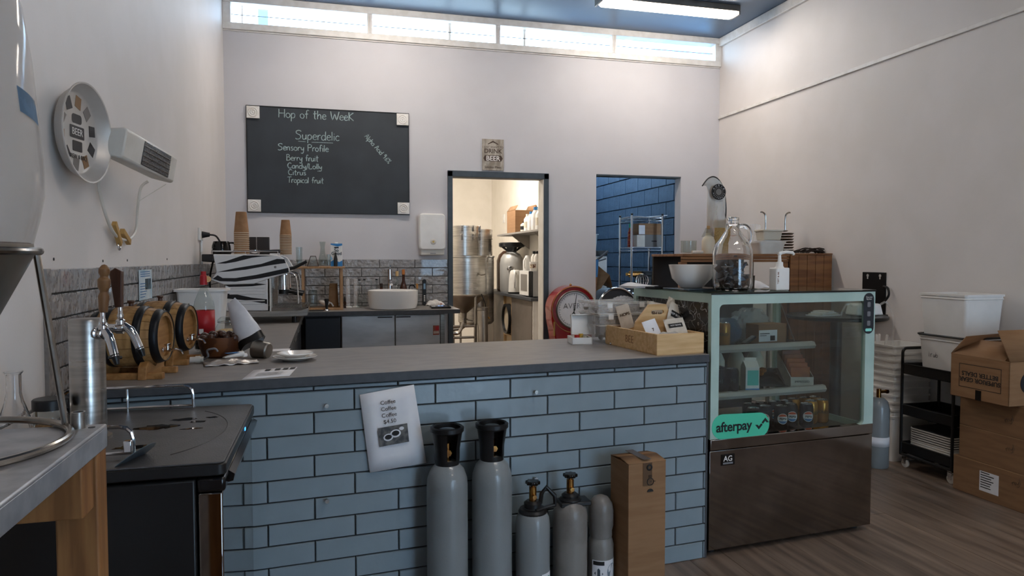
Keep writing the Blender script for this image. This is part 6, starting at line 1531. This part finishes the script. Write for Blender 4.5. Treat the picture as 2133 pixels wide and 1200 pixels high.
# ================================================================ TIMBER BAR AT THE BACK RIGHT
ZW = 1.365
wbn = thing('timber_bar_bench', 'tall brown timber bar bench with vertical boards at the back right', 'bench', (2.56, 4.76, 0))
obj('top_plank', G().box(0, .92, -.02, .5, ZW - .02, ZW), wood_m, wbn, bev=.003); obj('moulding', G().box(.0, .92, -.012, .012, ZW - .042, ZW - .022), wood_m, wbn, bev=.003); obj('moulding', G().box(.0, .92, -.005, .012, ZW - .062, ZW - .044), wood_m, wbn, bev=.003)
obj('post', G().box(.0, .05, .0, .05, 0, ZW - .062), wood_m, wbn, bev=.003); obj('post', G().box(.87, .92, .0, .05, 0, ZW - .062), wood_m, wbn, bev=.003)
obj('rear_panel', G().box(.0, .92, .46, .48, 0, ZW - .02), mat('dark_bench_back', '2c2520', .7), wbn, smooth=0); obj('inner_shelf', G().box(.05, .87, .05, .46, .8, .82), wood_m, wbn, smooth=0)
obj('top_plank', G().box(.92, 1.30, -.03, .5, ZW - .008, ZW + .006), wood_m, wbn, bev=.002)
for i in range(5): obj('board', G().box(.922 + i * .076, .995 + i * .076, -.025, -.008, 0, ZW - .009), wood_m, wbn, bev=.002)
obj('board_backing', G().box(.92, 1.30, -.008, .02, 0, ZW - .009), mat('dark_gap', '2a1c12', .8), wbn, smooth=0)
obj('latch', G().box(.44, .48, -.016, -.011, ZW - .034, ZW - .012), black_s, wbn, smooth=0)
def WB(x, dy=.12): return (x * (4.76 + dy) / 4.95, 4.76 + dy, ZW + .001)
# beach-flag banner
fg = thing('teardrop_banner', 'white feather banner with a round black logo leaning in the corner', 'banner', (3.05, 5.02, ZW + .0))
pole = smooth_line([(.045, .04, -.0), (.05, .03, .2), (.045, .01, .38), (.01, 0, .53), (-.05, 0, .605), (-.12, -.005, .60), (-.18, -.01, .535)], 6)
obj('pole', G().tube(pole, .005, 8), black_p, fg)
def cloth(a, b):
    i = b * (len(pole) - 1); k0 = int(i); f = i - k0; p = Vector(pole[k0]).lerp(Vector(pole[min(k0 + 1, len(pole) - 1)]), f)
    lx_ = Vector((-.13 + .02 * b, .02, .05 + .5 * b))
    q = p.lerp(lx_, a); return (q.x, q.y + .012 * math.sin(14 * a + 9 * b) * (1 - b), q.z)
g = G(); g.grid(cloth, 14, 24); obj('cloth', g, mat('white_flag_cloth', 'e8e4de', .8, col2='dedad3', scale=6), fg, solid=.002)
LC = (-.045, -.03, .49)
g = G(); g.m = Matrix.Translation(LC); g.lathe([(0, 0), (.063, 0), (.063, .002), (0, .002)], ax='y', seg=36); lo_ = obj('round_logo', g, mat('dark_logo_cloth', '2f2d2c', .8), fg)
g = G(); g.m = Matrix.Translation(LC); g.lathe([(.034, -.0012), (.038, -.0012)], ax='y', seg=30); g.lathe([(0, -.001), (.026, -.001)], ax='y', seg=24); obj('logo_ring', g, mat('grey_logo_print', '8a8682', .8), lo_)
for i, ch in enumerate('AURIA'):
    a = R(150 - 30 * i); text('logo_letter', ch, .022, paper, lo_, frame((LC[0] + .05 * math.cos(a), LC[1] - .0014, LC[2] + .05 * math.sin(a)), (math.sin(a), 0, -math.cos(a)), (math.cos(a), 0, math.sin(a))))
for i, ch in enumerate('MALTHOUSE'):
    a = R(195 + 18.5 * i); text('logo_letter', ch, .014, paper, lo_, frame((LC[0] + .05 * math.cos(a), LC[1] - .0014, LC[2] + .05 * math.sin(a)), (-math.sin(a), 0, math.cos(a)), (-math.cos(a), 0, -math.sin(a))))
# things on the bar
gr = thing('grain_bag', 'tall clear bag of pale grain standing on the timber bar', 'bag', WB(2.995))
g = G(); g.grid(lambda a, b: ((.052 - .01 * b) * math.cos(2 * PI * a), (.03 - .006 * b) * math.sin(2 * PI * a), b * .26), 20, 6); obj('grain', g, mat('pale_malt_grain', 'b89a66', .85, col2='9c7d4c', scale=120, bump=.6), gr)
g = G(); g.grid(lambda a, b: ((.056 - .03 * b + .008 * math.sin(9 * a * PI + 5 * b)) * math.cos(2 * PI * a), (.034 - .015 * b) * math.sin(2 * PI * a), .2 + b * .2), 20, 6); obj('bag_neck', g, haze_plastic('clear_bag_plastic', 'e0ddd8', .35, .15), gr)
cj2 = thing('cream_jug', 'cream plastic jug with plastic film over its mouth on the timber bar', 'jug', WB(2.895)); obj('jug_body', G().lathe([(0, 0), (.046, 0), (.05, .01), (.05, .1), (.04, .125), (.022, .14), (.022, .16)], seg=28), mat('cream_jug_plastic', 'd6cbb4', .45), cj2)
g = G(); g.grid(lambda a, b: ((.02 + .03 * b) * math.cos(2 * PI * a) * (1 + .15 * math.sin(12 * PI * a)), (.02 + .03 * b) * math.sin(2 * PI * a), .2 - .07 * b), 24, 4); obj('film', g, pet, cj2); obj('jug_cap', G().lathe([(0, .19), (.012, .19), (.012, .215), (0, .217)], seg=12), mat('tan_cap', 'b08a58', .6), cj2)
glassobj('clear_beaker', 'wide clear beaker at the left end of the timber bar', 'beaker', WB(2.725), [(0, .003), (.055, .003), (.058, .01), (.06, .1), (.057, .1), (.055, .012), (0, .008)], m=pet)
rl_ = thing('paper_roll', 'small cream paper roll lying before the jug on the timber bar', 'roll', WB(2.80, .04)); obj('roll_body', G().cyl((-.045, 0, .012), .012, .09, 14, 'x'), paper_n, rl_)
for i, x in enumerate((3.285, 3.335)):
    t = thing('clear_cylinder', ['tall clear plastic cylinder nearer the jug', 'tall clear plastic cylinder nearer the cream tub'][i] + ' on the timber bar', 'cylinder', WB(x, .16), 0, 'tall clear cylinders on the bar'); obj('tube', G().lathe([(0, .002), (.02, .002), (.021, .235), (.018, .235), (.018, .006), (0, .006)], seg=20), milk_p, t)
t = thing('white_oblong_tub', 'white oblong plastic tub under the cream tub on the timber bar', 'tub', WB(3.425, .1)); obj('tub_body', tubshape(G(), .1, .06, .115, .07, .095, .004, .006), white_d, t)
t = thing('cream_square_tub', 'cream lidded tub on top of the white oblong tub', 'tub', (3.432 * .982, 4.86, ZW + .106)); obj('tub_body', G().taper((-.075, .075, -.05, .05), (-.085, .085, -.058, .058), 0, .07), mat('cream_tub_plastic', 'cfc8b8', .5), t, bev=.008); obj('lid', G().box(-.092, .092, -.064, .064, .07, .085), mat('cream_tub_lid', 'd6d0c2', .45), t, bev=.004)
t = thing('paper_pile', 'loose papers between the two tubs on the timber bar', 'papers', (3.44 * .982, 4.86, ZW + .0965)); obj('sheet', G().box(-.11, .12, -.06, .06, 0, .003), paper_n, t, smooth=0); obj('sheet', G().at((0, 0, .003), (0, 0, .2)).box(-.1, .08, -.05, .05, 0, .005), paper, t, smooth=0)
for i in range(8):
    o = obj('round_tray', G().lathe([(0, 0), (.10, 0), (.112, .012), (.11, .014), (.098, .003), (0, .003)], seg=32), steel_d) if i == 0 else obj('round_tray', rt_me, steel_d)
    rt_me = o.data; o.location = (3.55 * 1.03, 5.12, ZW + .001 + i * .023)
    tag(o, (('topmost' if i == 7 else ['lowest', 'second', 'third', 'fourth', 'fifth', 'sixth', 'seventh'][i] + (' from the bottom' if i else '')) + ' dull metal tray of the stack on the timber bar'), 'tray', 'stacked metal trays')
t = thing('tubular_steel_stand', 'steel stand with two out-curved legs upturned on the tray stack', 'stand', (3.495 * 1.034, 5.12, ZW + .19))
for s_ in (-1, 1): obj('curved_leg', G().tube(smooth_line([(s_ * .093, 0, 0), (s_ * .093, 0, .1), (s_ * .1, 0, .14), (s_ * .125, 0, .158), (s_ * .14, 0, .157)], 5), .0065, 10), chrome_d, t)
obj('cross_ring', G().tube([(.095 * math.cos(2 * PI * k / 28), .095 * math.sin(2 * PI * k / 28), .003) for k in range(28)], .005, 8, True), chrome_d, t)
t = thing('dark_brush_bundle', 'dark bundle of bristles and tubing on the right end of the timber bar', 'brush', WB(3.80, .12))
for i in range(14): obj('bristle', G().tube(smooth_line([(-.14 + .01 * i, random.uniform(-.05, .05), .012), (-.02 + .008 * i, random.uniform(-.05, .05), random.uniform(.02, .05)), (.1 + .01 * i, random.uniform(-.05, .05), .008)], 4), .005, 6), mat('dark_bristle', '2b211c', .7) if 'dark_bristle' not in MATS else MATS['dark_bristle'], t)
# ================================================================ CREAM STORE ROOM (FIRST DOORWAY)
tk = thing('conical_steel_tank', 'large stainless conical tank on legs just inside the store room', 'tank', (1.60, 8.30, 0))
r = .27
obj('tank_wall', G().lathe([(r, .9), (r, 1.34), (r + .012, 1.345), (r + .012, 1.365), (0, 1.368)], seg=56), steel, tk)
obj('tank_cone', G().lathe([(r, .9), (r + .006, .895), (r, .885), (.035, .68), (.03, .62), (0, .62)], seg=56), steel_d, tk)
obj('seam_band', G().lathe([(r + .001, .895), (r + .006, .905), (r + .001, .915)], seg=56), steel_d, tk)
for a in (20, 110, 200, 290): obj('leg', G().tube([((r - .01) * math.cos(R(a)), (r - .01) * math.sin(R(a)), .92), ((r - .01) * math.cos(R(a)), (r - .01) * math.sin(R(a)), 0)], .016, 10), steel_d, tk)
g = G(); g.cyl((0, 0, .56), .03, .07, 20); g.cyl((0, 0, .6), .045, .014, 20); g.tube(smooth_line([(0, 0, .57), (0, -.02, .53), (-.06, -.04, .5), (-.2, -.06, .49)], 5), .02, 12); g.tube([(.03, -.03, .6), (.1, -.04, .59)], .006, 8)
obj('outlet_valve', g, chrome_d, tk)
obj('thermometer_cable', G().tube(smooth_line([(.16, -.24, .92), (.2, -.26, .8), (.21, -.26, .65), (.21, -.26, .5)], 4), .006, 8), black_p, tk)
g = G(); g.tube(smooth_line([(.12, -.24, 1.16), (.15, -.28, 1.14), (.2, -.26, 1.15)], 4), .007, 8); obj('lift_handle', g, steel_d, tk)
tk2 = thing('second_steel_tank', 'plain stainless tank standing behind the conical tank', 'tank', (1.86, 8.85, 0))
obj('tank_wall', G().lathe([(0, .5), (.2, .5), (.23, .53), (.23, 1.34), (.24, 1.35), (.24, 1.365), (0, 1.368)], seg=48), steel, tk2)
for a in (40, 160, 280): obj('leg', G().tube([(.2 * math.cos(R(a)), .2 * math.sin(R(a)), .53), (.2 * math.cos(R(a)), .2 * math.sin(R(a)), 0)], .014, 8), steel_d, tk2)
def pot(x, y, z, r, h, lab, clamps=True):
    t = thing('steel_pot', lab, 'pot', (x, y, z), 0, 'steel pots on the tanks')
    obj('pot_body', G().lathe([(0, 0), (r, 0), (r, h * .62), (r + .008, h * .625), (r + .008, h * .655), (r, h * .66), (r, h - .02), (r + .008, h - .018), (r + .008, h), (0, h + .004)], seg=48), steel, t)
    if clamps:
        for a in (258, 300, 345):
            c, s_ = math.cos(R(a)), math.sin(R(a))
            for z_ in (h * .62, h - .03):
                g = G(); g.m = Matrix.Translation(((r + .01) * c, (r + .01) * s_, z_)) @ Matrix.Rotation(R(a + 90), 4, 'Z'); g.box(-.012, .012, -.012, .012, -.035, .035); obj('clamp', g, chrome_d, t, bev=.003)
    return t
pot(1.575, 8.26, 1.369, .195, .345, 'stainless lidded pot with clamps standing on the conical tank')
pot(1.90, 8.8, 1.369, .16, .33, 'plain stainless pot standing on the second tank', False)
sc_ = thing('steel_canister', 'slim steel canister standing on the floor before the tank', 'canister', (1.745, 7.93, 0))
obj('canister_body', G().lathe([(0, 0), (.06, 0), (.062, .01), (.062, .72), (.058, .735), (.066, .74), (.066, .77), (.0, .78)], seg=32), steel_d, sc_); g = G(); g.tube([(.06, -.02, .66), (.075, -.03, .64)], .008, 8); obj('spigot', g, brass, sc_)
fl_ = thing('hose_reel_shelf', 'low steel rack with bent pipes under the tanks', 'rack', (1.50, 8.0, 0))
for z in (.33, .42, .55): obj('rack_bar', G().tube([(-.28, 0, z), (.18, 0, z)], .014, 8), steel_d, fl_)
obj('bent_pipe', G().tube(smooth_line([(-.2, -.02, .5), (-.05, -.02, .47), (.0, -.02, .52), (.03, -.02, .6)], 4), .02, 10), chrome_d, fl_)
for x in (-.27, .17): obj('rack_post', G().tube([(x, 0, 0), (x, 0, .58)], .014, 8), steel_d, fl_)
tbx2 = obj('floor_crate', tubshape(G(), .16, .12, .19, .14, .3), wood_m); tbx2.location = (1.48, 8.0 - .28, 0); tag(tbx2, 'brown crate on the store room floor below the steel rack', 'crate')
# cabinet along the right wall
cbn = thing('store_cabinet', 'long grey-brown cabinet with dark top along the store room wall', 'cabinet', (0, 0, 0))
lam = mat('grey_brown_laminate', '6e655d', .5, col2='665d55', scale=5)
obj('cabinet_top', G().box(2.14, 2.49, 7.30, 9.7, .87, .905), counter_e, cbn, bev=.002)
obj('carcass', G().box(2.20, 2.49, 7.34, 9.68, 0, .87), mat('pale_carcass_board', 'c9b492', .6), cbn, smooth=0)
obj('end_panel', G().box(2.17, 2.49, 7.32, 7.34, 0, .87), white_d, cbn, smooth=0)
for y0, y1 in ((7.35, 8.22), (8.62, 9.15), (9.16, 9.67)): obj('door', G().box(2.165, 2.19, y0, y1, .05, .865), lam, cbn, bev=.002)
obj('pigeonhole_shelf', G().box(2.168, 2.2, 8.24, 8.6, .38, .4), mat('pine_edge', 'c9a97c', .6), cbn, smooth=0)
for y in (8.235, 8.605): obj('pigeonhole_side', G().box(2.168, 2.2, y, y + .014, .05, .865), MATS['pine_edge'], cbn, smooth=0)
pl3 = thing('round_sieve', 'round dark-rimmed sieve standing in the open cabinet bay', 'sieve', (2.165, 8.42, .401)); obj('rim', G().at((0, 0, .19)).lathe([(.16, -.03), (.185, -.03), (.185, .03), (.16, .03), (.16, -.03)], ax='x', seg=36), black_s, pl3); obj('mesh', G().at((0, 0, .19)).lathe([(0, 0), (.165, 0), (.165, .01), (0, .01)], ax='x', seg=32), mat('pale_sieve_mesh', 'c9b9a0', .5), pl3)
# microwave
mw = thing('microwave_oven', 'white and grey microwave oven on the store room cabinet', 'microwave', (2.165, 7.36, .906))
obj('oven_case', G().box(.015, .325, 0, .5, .01, .29), mat('grey_oven_case', '9a9a98', .4), mw, bev=.004); dr3 = obj('oven_door', G().box(0, .015, .12, .5, .012, .288), white_p, mw, bev=.003); obj('control_panel', G().box(0, .015, .0, .118, .012, .288), black_g, mw, bev=.003)
obj('door_window', G().box(-.002, .0, .18, .44, .06, .25), mat('grey_oven_window', '8b8680', .2), dr3, smooth=0); obj('foot', G().cyl((.05, .05, 0), .012, .012, 10), black_p, mw)
# kettle jug, keg, cups and bottles
bl3 = thing('white_kettle', 'white plastic kettle standing in front of the microwave', 'kettle', (2.24, 8.32, .906)); obj('kettle_body', G().lathe([(0, .02), (.085, .02), (.075, .2), (.062, .27), (.05, .285), (0, .29)], seg=32), white_d, bl3); obj('kettle_base', G().lathe([(0, 0), (.09, 0), (.092, .02), (0, .022)], seg=32), black_p, bl3)
obj('kettle_handle', G().tube(smooth_line([(-.02, -.06, .27), (-.04, -.12, .25), (-.04, -.125, .15), (-.03, -.085, .08)], 5), .012, 10), white_p, bl3)
kgb = thing('grey_dome_fermenter', 'silver dome-shaped vessel with black carry handles on the cabinet', 'vessel', (2.30, 8.72, .906)); obj('vessel_body', G().lathe([(0, 0), (.14, 0), (.15, .03), (.152, .36), (.14, .43), (.11, .48), (.06, .51), (0, .515)], seg=44), mat('silver_vessel_paint', 'b4b2ae', .35, .3), kgb)
g = G(); g.lathe([(.15, .57), (.165, .58), (.165, .62), (.15, .63), (.14, .6), (.15, .57)], seg=36); g.lathe([(0, .5), (.06, .5), (.07, .58), (0, .59)], seg=24)
for a in (0, 90, 180, 270): g.tube([(.06 * math.cos(R(a)), .06 * math.sin(R(a)), .53), (.155 * math.cos(R(a)), .155 * math.sin(R(a)), .6)], .014, 8)
obj('handle_ring', g, black_p, kgb); obj('pipe_clamp', G().at((-.05, -.15, .3)).tube([(.04 * math.cos(R(a)), 0, .02 * math.sin(R(a))) for a in range(0, 360, 30)], .012, 8, True), chrome, kgb)
bk2 = thing('brown_plastic_keg', 'brown plastic keg behind the silver dome vessel', 'keg', (2.34, 9.16, .906)); obj('keg_body', G().lathe([(0, 0), (.12, 0), (.13, .03), (.13, .4), (.1, .48), (.04, .53), (0, .53)], seg=36), mat('brown_keg_plastic', '3a2418', .15), bk2)
for i, (x, y, lab) in enumerate(((2.26, 7.47, 'white bottle with black cap, nearer one on the microwave'), (2.26, 7.58, 'white bottle with black cap, further one on the microwave'))):
    t = thing('white_bottle', lab, 'bottle', (x, y, 1.197), 0, 'white bottles on the microwave'); obj('bottle_body', G().lathe([(0, 0), (.035, 0), (.038, .15), (.02, .18), (.016, .19)], seg=24), white_d, t); obj('bottle_cap', G().cyl((0, 0, .188), .019, .03, 16), black_p, t)
cu = thing('lettered_mug', 'white mug with bold dark lettering on the microwave', 'mug', (2.21, 7.44, 1.197)); obj('mug_body', G().lathe([(0, 0), (.04, 0), (.046, .1), (.042, .1), (.037, .006), (0, .006)], seg=28), white_c, cu); g = G(); g.grid(lambda a, b: (.0445 * math.cos(R(190 + 100 * a)), .0445 * math.sin(R(190 + 100 * a)), .03 + .05 * b), 8, 1); obj('mug_print', g, mat('mug_print', '5a2a20', .5, col2='d8c8b0', scale=50), cu)
pj = thing('white_jug', 'white handled jug on the microwave behind the mug', 'jug', (2.22, 7.72, 1.197)); obj('jug_body', G().lathe([(0, 0), (.05, 0), (.05, .11), (.03, .15), (.02, .17), (0, .17)], seg=24), white_p, pj); obj('jug_handle', G().tube(smooth_line([(-.03, -.03, .14), (-.05, -.06, .12), (-.05, -.06, .06), (-.04, -.04, .03)], 4), .009, 8), white_p, pj)
# wall shelf with box and bottles
shf = thing('store_wall_shelf', 'grey wall shelf high on the store room wall', 'shelf', (0, 0, 0)); obj('shelf_board', G().box(2.2, 2.5, 7.1, 9.1, 1.625, 1.648), mat('grey_shelf_board', '8a8580', .5), shf, bev=.002)
for y in (7.6, 8.6): obj('bracket', G().prism([(2.5, 1.625), (2.26, 1.625), (2.5, 1.45)], y - .012, y + .012, 'y'), steel_d, shf, smooth=0)
ob = thing('small_open_carton', 'small open cardboard carton on the store room shelf', 'box', (2.34, 8.45, 1.649)); obj('box_body', G().box(-.12, .12, -.2, .2, 0, .27), card, ob, bev=.002); g = G(); g.add([(-.12, -.2, .27), (-.12, .2, .27), (-.08, .18, .33), (-.08, -.18, .33)], [(0, 1, 2, 3)]); g.add([(.12, -.2, .27), (.12, .2, .27), (.15, .18, .34), (.15, -.18, .34)], [(0, 1, 2, 3)]); obj('box_flap', g, card, ob, solid=.004)
for i, (y, h, cc, lab) in enumerate(((8.08, .12, 'p', 'short dark-labelled jar beside the carton on the store shelf'), (7.93, .2, 'w', 'white bottle next to the small jar on the store shelf'), (7.78, .22, 'b', 'white bottle with blue cap in the middle of the store shelf'), (7.62, .26, 'b', 'taller white bottle with blue cap on the store shelf'), (7.46, .24, 'w', 'white bottle second from the near end of the store shelf'), (7.32, .25, 'w', 'white bottle at the near end of the store shelf'))):
    t = thing('cleaner_bottle', lab, 'bottle', (2.29, y, 1.649), 0, 'bottles on the store shelf'); obj('bottle_body', G().lathe([(0, 0), (.048, 0), (.05, .01), (.05, h * .7), (.03, h * .85), (.02, h * .88)], seg=24), white_p if cc != 'p' else white_d, t); obj('bottle_cap', G().cyl((0, 0, h * .87), .026, h * .13, 16), {'p': black_p, 'w': white_d, 'b': bluec}[cc], t)
    obj('bottle_label', G().lathe([(.0505, h * .2), (.0505, h * .55)], seg=24), {'p': ink, 'w': mat('cream_label_%d' % i, 'cfc6b4', .6), 'b': paper}[cc], t)
sw = thing('light_switch', 'small white light switch on the store room back corner wall', 'switch', (RA1 - .012, 9.9, 1.85)); obj('plate', G().box(0, .012, -.04, .04, 0, .12), white_p, sw, bev=.002); obj('rocker', G().box(-.004, 0, -.012, .012, .04, .08), white_p, sw, bev=.001)

# ================================================================ BLOCK ROOM (SECOND DOORWAY)
rk = thing('wire_shelving_rack', 'chrome wire shelving rack inside the block room', 'rack', (0, 0, 0))
RX0, RX1, RY0, RY1 = 3.13, 3.52, 6.93, 7.36
RX2 = 3.215
posts = [(3.13, 6.90), (3.20, 7.36), (3.47, 6.82), (3.56, 7.27)]
posts = [(3.145, 6.93), (3.145 + .04, 7.33), (3.50, 6.93), (3.54, 7.33)]
for x, y in posts:
    p = obj('post', G().tube([(x, y, 0), (x, y, 1.80)], .0125, 10), chrome, rk); obj('post_cap', G().lathe([(.013, 0), (.014, .02), (0, .024)], (x, y, 1.79), 12), black_p, p)
def wire(z):
    g = G()
    (a, b, c, d) = posts
    for i in range(9):
        f = i / 8; g.tube([(a[0] + (c[0] - a[0]) * f, a[1], z), (b[0] + (d[0] - b[0]) * f, b[1], z)], .0025, 5)
    for p, q in ((a, c), (b, d), (a, b), (c, d)):
        g.tube([(p[0], p[1], z), (q[0], q[1], z)], .005, 6); g.tube([(p[0], p[1], z - .03), (q[0], q[1], z - .03)], .004, 6)
    return obj('wire_shelf', g, chrome, rk)
for z in (1.765, 1.45, .97, .4): wire(z)
t = thing('sprinkle_bottle', 'tall bottle of orange and red sprinkles with green cap on the rack', 'bottle', (3.185, 7.05, 1.453)); obj('bottle_body', G().lathe([(0, 0), (.03, 0), (.032, .01), (.03, .16), (.016, .2), (.014, .21)], seg=22), mat('orange_red_sprinkles', 'b0602c', .5, col2='8a1f1c', scale=60, ramp=(.48, .52)), t); obj('bottle_cap', G().cyl((0, 0, .21), .019, .045, 14), mat('green_cap', '2f9a78', .4), t)
t = thing('grey_flat_box', 'grey printed flat box on the wire rack', 'box', (3.37, 7.08, 1.453)); obj('box_body', G().box(-.14, .15, -.1, .12, 0, .135), mat('grey_box_card', '6f6c6a', .6), t, bev=.002); obj('white_end', G().box(-.1412, -.05, -.1015, .119, .004, .13), white_d, t, smooth=0); obj('box_slot', G().box(.03, .09, -.1015, -.1, .06, .072), ink, t, smooth=0)
t = thing('brown_flat_box', 'brown flat carton lying on the grey box on the rack', 'box', (3.38, 7.08, 1.589)); obj('box_body', G().box(-.13, .13, -.1, .12, 0, .12), card_d, t, bev=.002); obj('white_wrap', G().box(-.1312, -.06, -.102, -.1, .002, .1), paper, t, smooth=0)
t = thing('white_sheets', 'white sheets draped over the top of the wire rack', 'sheets', (3.36, 7.1, 1.771)); g = G(); g.grid(lambda a, b: ((a - .5) * .42, (b - .5) * .3, .004 + .02 * a * a + .006 * math.sin(9 * a + 4 * b)), 12, 6); obj('sheet', g, paper, t, solid=.003)
fr2 = thing('white_chest_freezer', 'white chest appliance at the back of the block room', 'freezer', (3.05, 8.35, 0)); obj('cabinet', G().box(-.4, .28, -.3, .5, .04, 1.36), white_p, fr2, bev=.01); obj('lid', G().box(-.4, .28, -.31, .5, 1.37, 1.43), black_p, fr2, bev=.006); obj('foot', G().box(-.35, .23, -.25, .45, 0, .04), black_p, fr2, smooth=0)
t = thing('frosted_box', 'frosted plastic box on the white chest appliance', 'box', (3.06, 8.15, 1.431)); obj('box_body', tubshape(G(), .13, .1, .145, .11, .2), haze_plastic('frosted_blue_plastic', 'cfe0ea', .6), t); obj('contents', G().box(-.1, .1, -.07, .07, .01, .12), white_p, t, bev=.01)
t = thing('tilted_carton', 'opened brown carton tilted on its corner in the block room', 'box', (2.93, 7.62, .80)); g = G(); g.m = Matrix.Translation((.0, 0, .3)) @ Euler((R(12), R(32), R(20))).to_matrix().to_4x4(); g.box(-.15, .13, -.12, .12, -.13, .16); obj('box_body', g, card, t, bev=.002); g = G(); g.m = Matrix.Translation((.0, 0, .3)) @ Euler((R(12), R(32), R(20))).to_matrix().to_4x4(); g.add([(.13, -.12, .16), (.13, .12, .16), (.27, .12, .06), (.27, -.12, .06)], [(0, 1, 2, 3)]); obj('box_flap', g, card, t, solid=.004)
obj('box_rest', G().box(-.16, .12, -.1, .16, -.8, .14), mat('dark_crate', '2a2c30', .6), t, smooth=0)
bm_ = thing('blue_handled_broom', 'broom with a blue head and wooden handle leaning in the second doorway', 'broom', (2.615, 6.80, 0)); obj('handle', G().tube([(.0, 0, .02), (.085, .02, 1.2)], .014, 10), wood_m, bm_); obj('blue_socket', G().tube([(.08, .02, 1.14), (.092, .022, 1.32)], .02, 10), blue_l, bm_); g = G(); g.tube([(.085, .02, 1.31), (.2, -.02, 1.41)], .012, 8); g.tube([(.09, .02, 1.3), (.2, .04, 1.33)], .008, 8); obj('head_arm', g, mat('slate_plastic', '4a525c', .5), bm_)
dm = thing('steel_drum', 'steel drum with a bright rim lying on its side in the block room', 'drum', (2.90, 6.74, .5)); g = G(); g.lathe([(0, 0), (.2, 0), (.212, .008), (.205, .02), (.2, .03), (.2, .3), (0, .3)], (0, 0, .32), 40, 'y'); obj('drum_body', g, blacknavy, dm); obj('drum_rim', G().tube([(.207 * math.cos(2 * PI * k / 40), .0, .32 + .207 * math.sin(2 * PI * k / 40)) for k in range(40)], .012, 8, True), chrome, dm); obj('drum_stand', G().box(-.18, .18, .02, .28, -.5, .13), dark_int, dm, smooth=0)
t = thing('leaning_papers', 'white papers leaning between the drum and the rack', 'papers', (3.08, 7.18, .70))
for i in range(3): g = G(); g.m = Matrix.Translation((.025 * i, .02 * i, 0)) @ Euler((0, R(-18 - 8 * i), R(-20))).to_matrix().to_4x4(); g.box(-.002, .002, -.06, .06, 0, .27); obj('sheet', g, paper, t, smooth=0)
obj('paper_stand', G().box(-.05, .1, -.08, .1, -.7, .0), dark_int, t, smooth=0)
for i, (x, y, c, lab) in enumerate(((3.24, 7.02, brass, 'cordless drill with tan body on the lower rack shelf'), (3.40, 7.1, black_p, 'black cordless drill on the lower rack shelf'))):
    t = thing('cordless_drill', lab, 'drill', (x, y, .974), R(20), 'drills on the rack'); g = G(); g.cyl((-.09, 0, .19), .034, .15, 16, 'x'); g.cyl((-.14, 0, .19), .018, .05, 12, 'x'); obj('drill_body', g, c, t); g = G(); g.prism([(-.01, .0), (.05, .0), (.06, .17), (.0, .17)], -.02, .02, 'y'); g.box(-.04, .09, -.04, .04, 0, .05); obj('drill_grip', g, black_p, t, bev=.004)
t = thing('block_room_outlet', 'white power outlet with a black plug on the block wall', 'outlet', (XB - .004, 8.05, 1.0)); obj('plate', G().box(-.008, .0, -.06, .06, 0, .12), white_p, t, bev=.002); obj('plug', G().box(-.05, -.008, -.03, .03, -.02, .06), black_p, t, bev=.004)
t = thing('dark_tool_case', 'dark tool case on the block room shelf beside the outlet', 'case', (3.66, 7.35, 0)); obj('case_body', G().box(-.09, .22, -.2, .3, 0, 1.08), blacknavy, t, bev=.006); obj('case_lid', G().box(-.09, .22, -.2, .3, 1.085, 1.15), black_p, t, bev=.006)
ld2 = thing('stacked_dark_boxes', 'stack of dark boxes in the far corner of the block room', 'boxes', (2.78, 9.3, 0))
for i in range(4): obj('dark_box', G().box(-.18, .2 - .02 * i, -.2, .2, i * .5, i * .5 + .49), blacknavy, ld2, bev=.004)
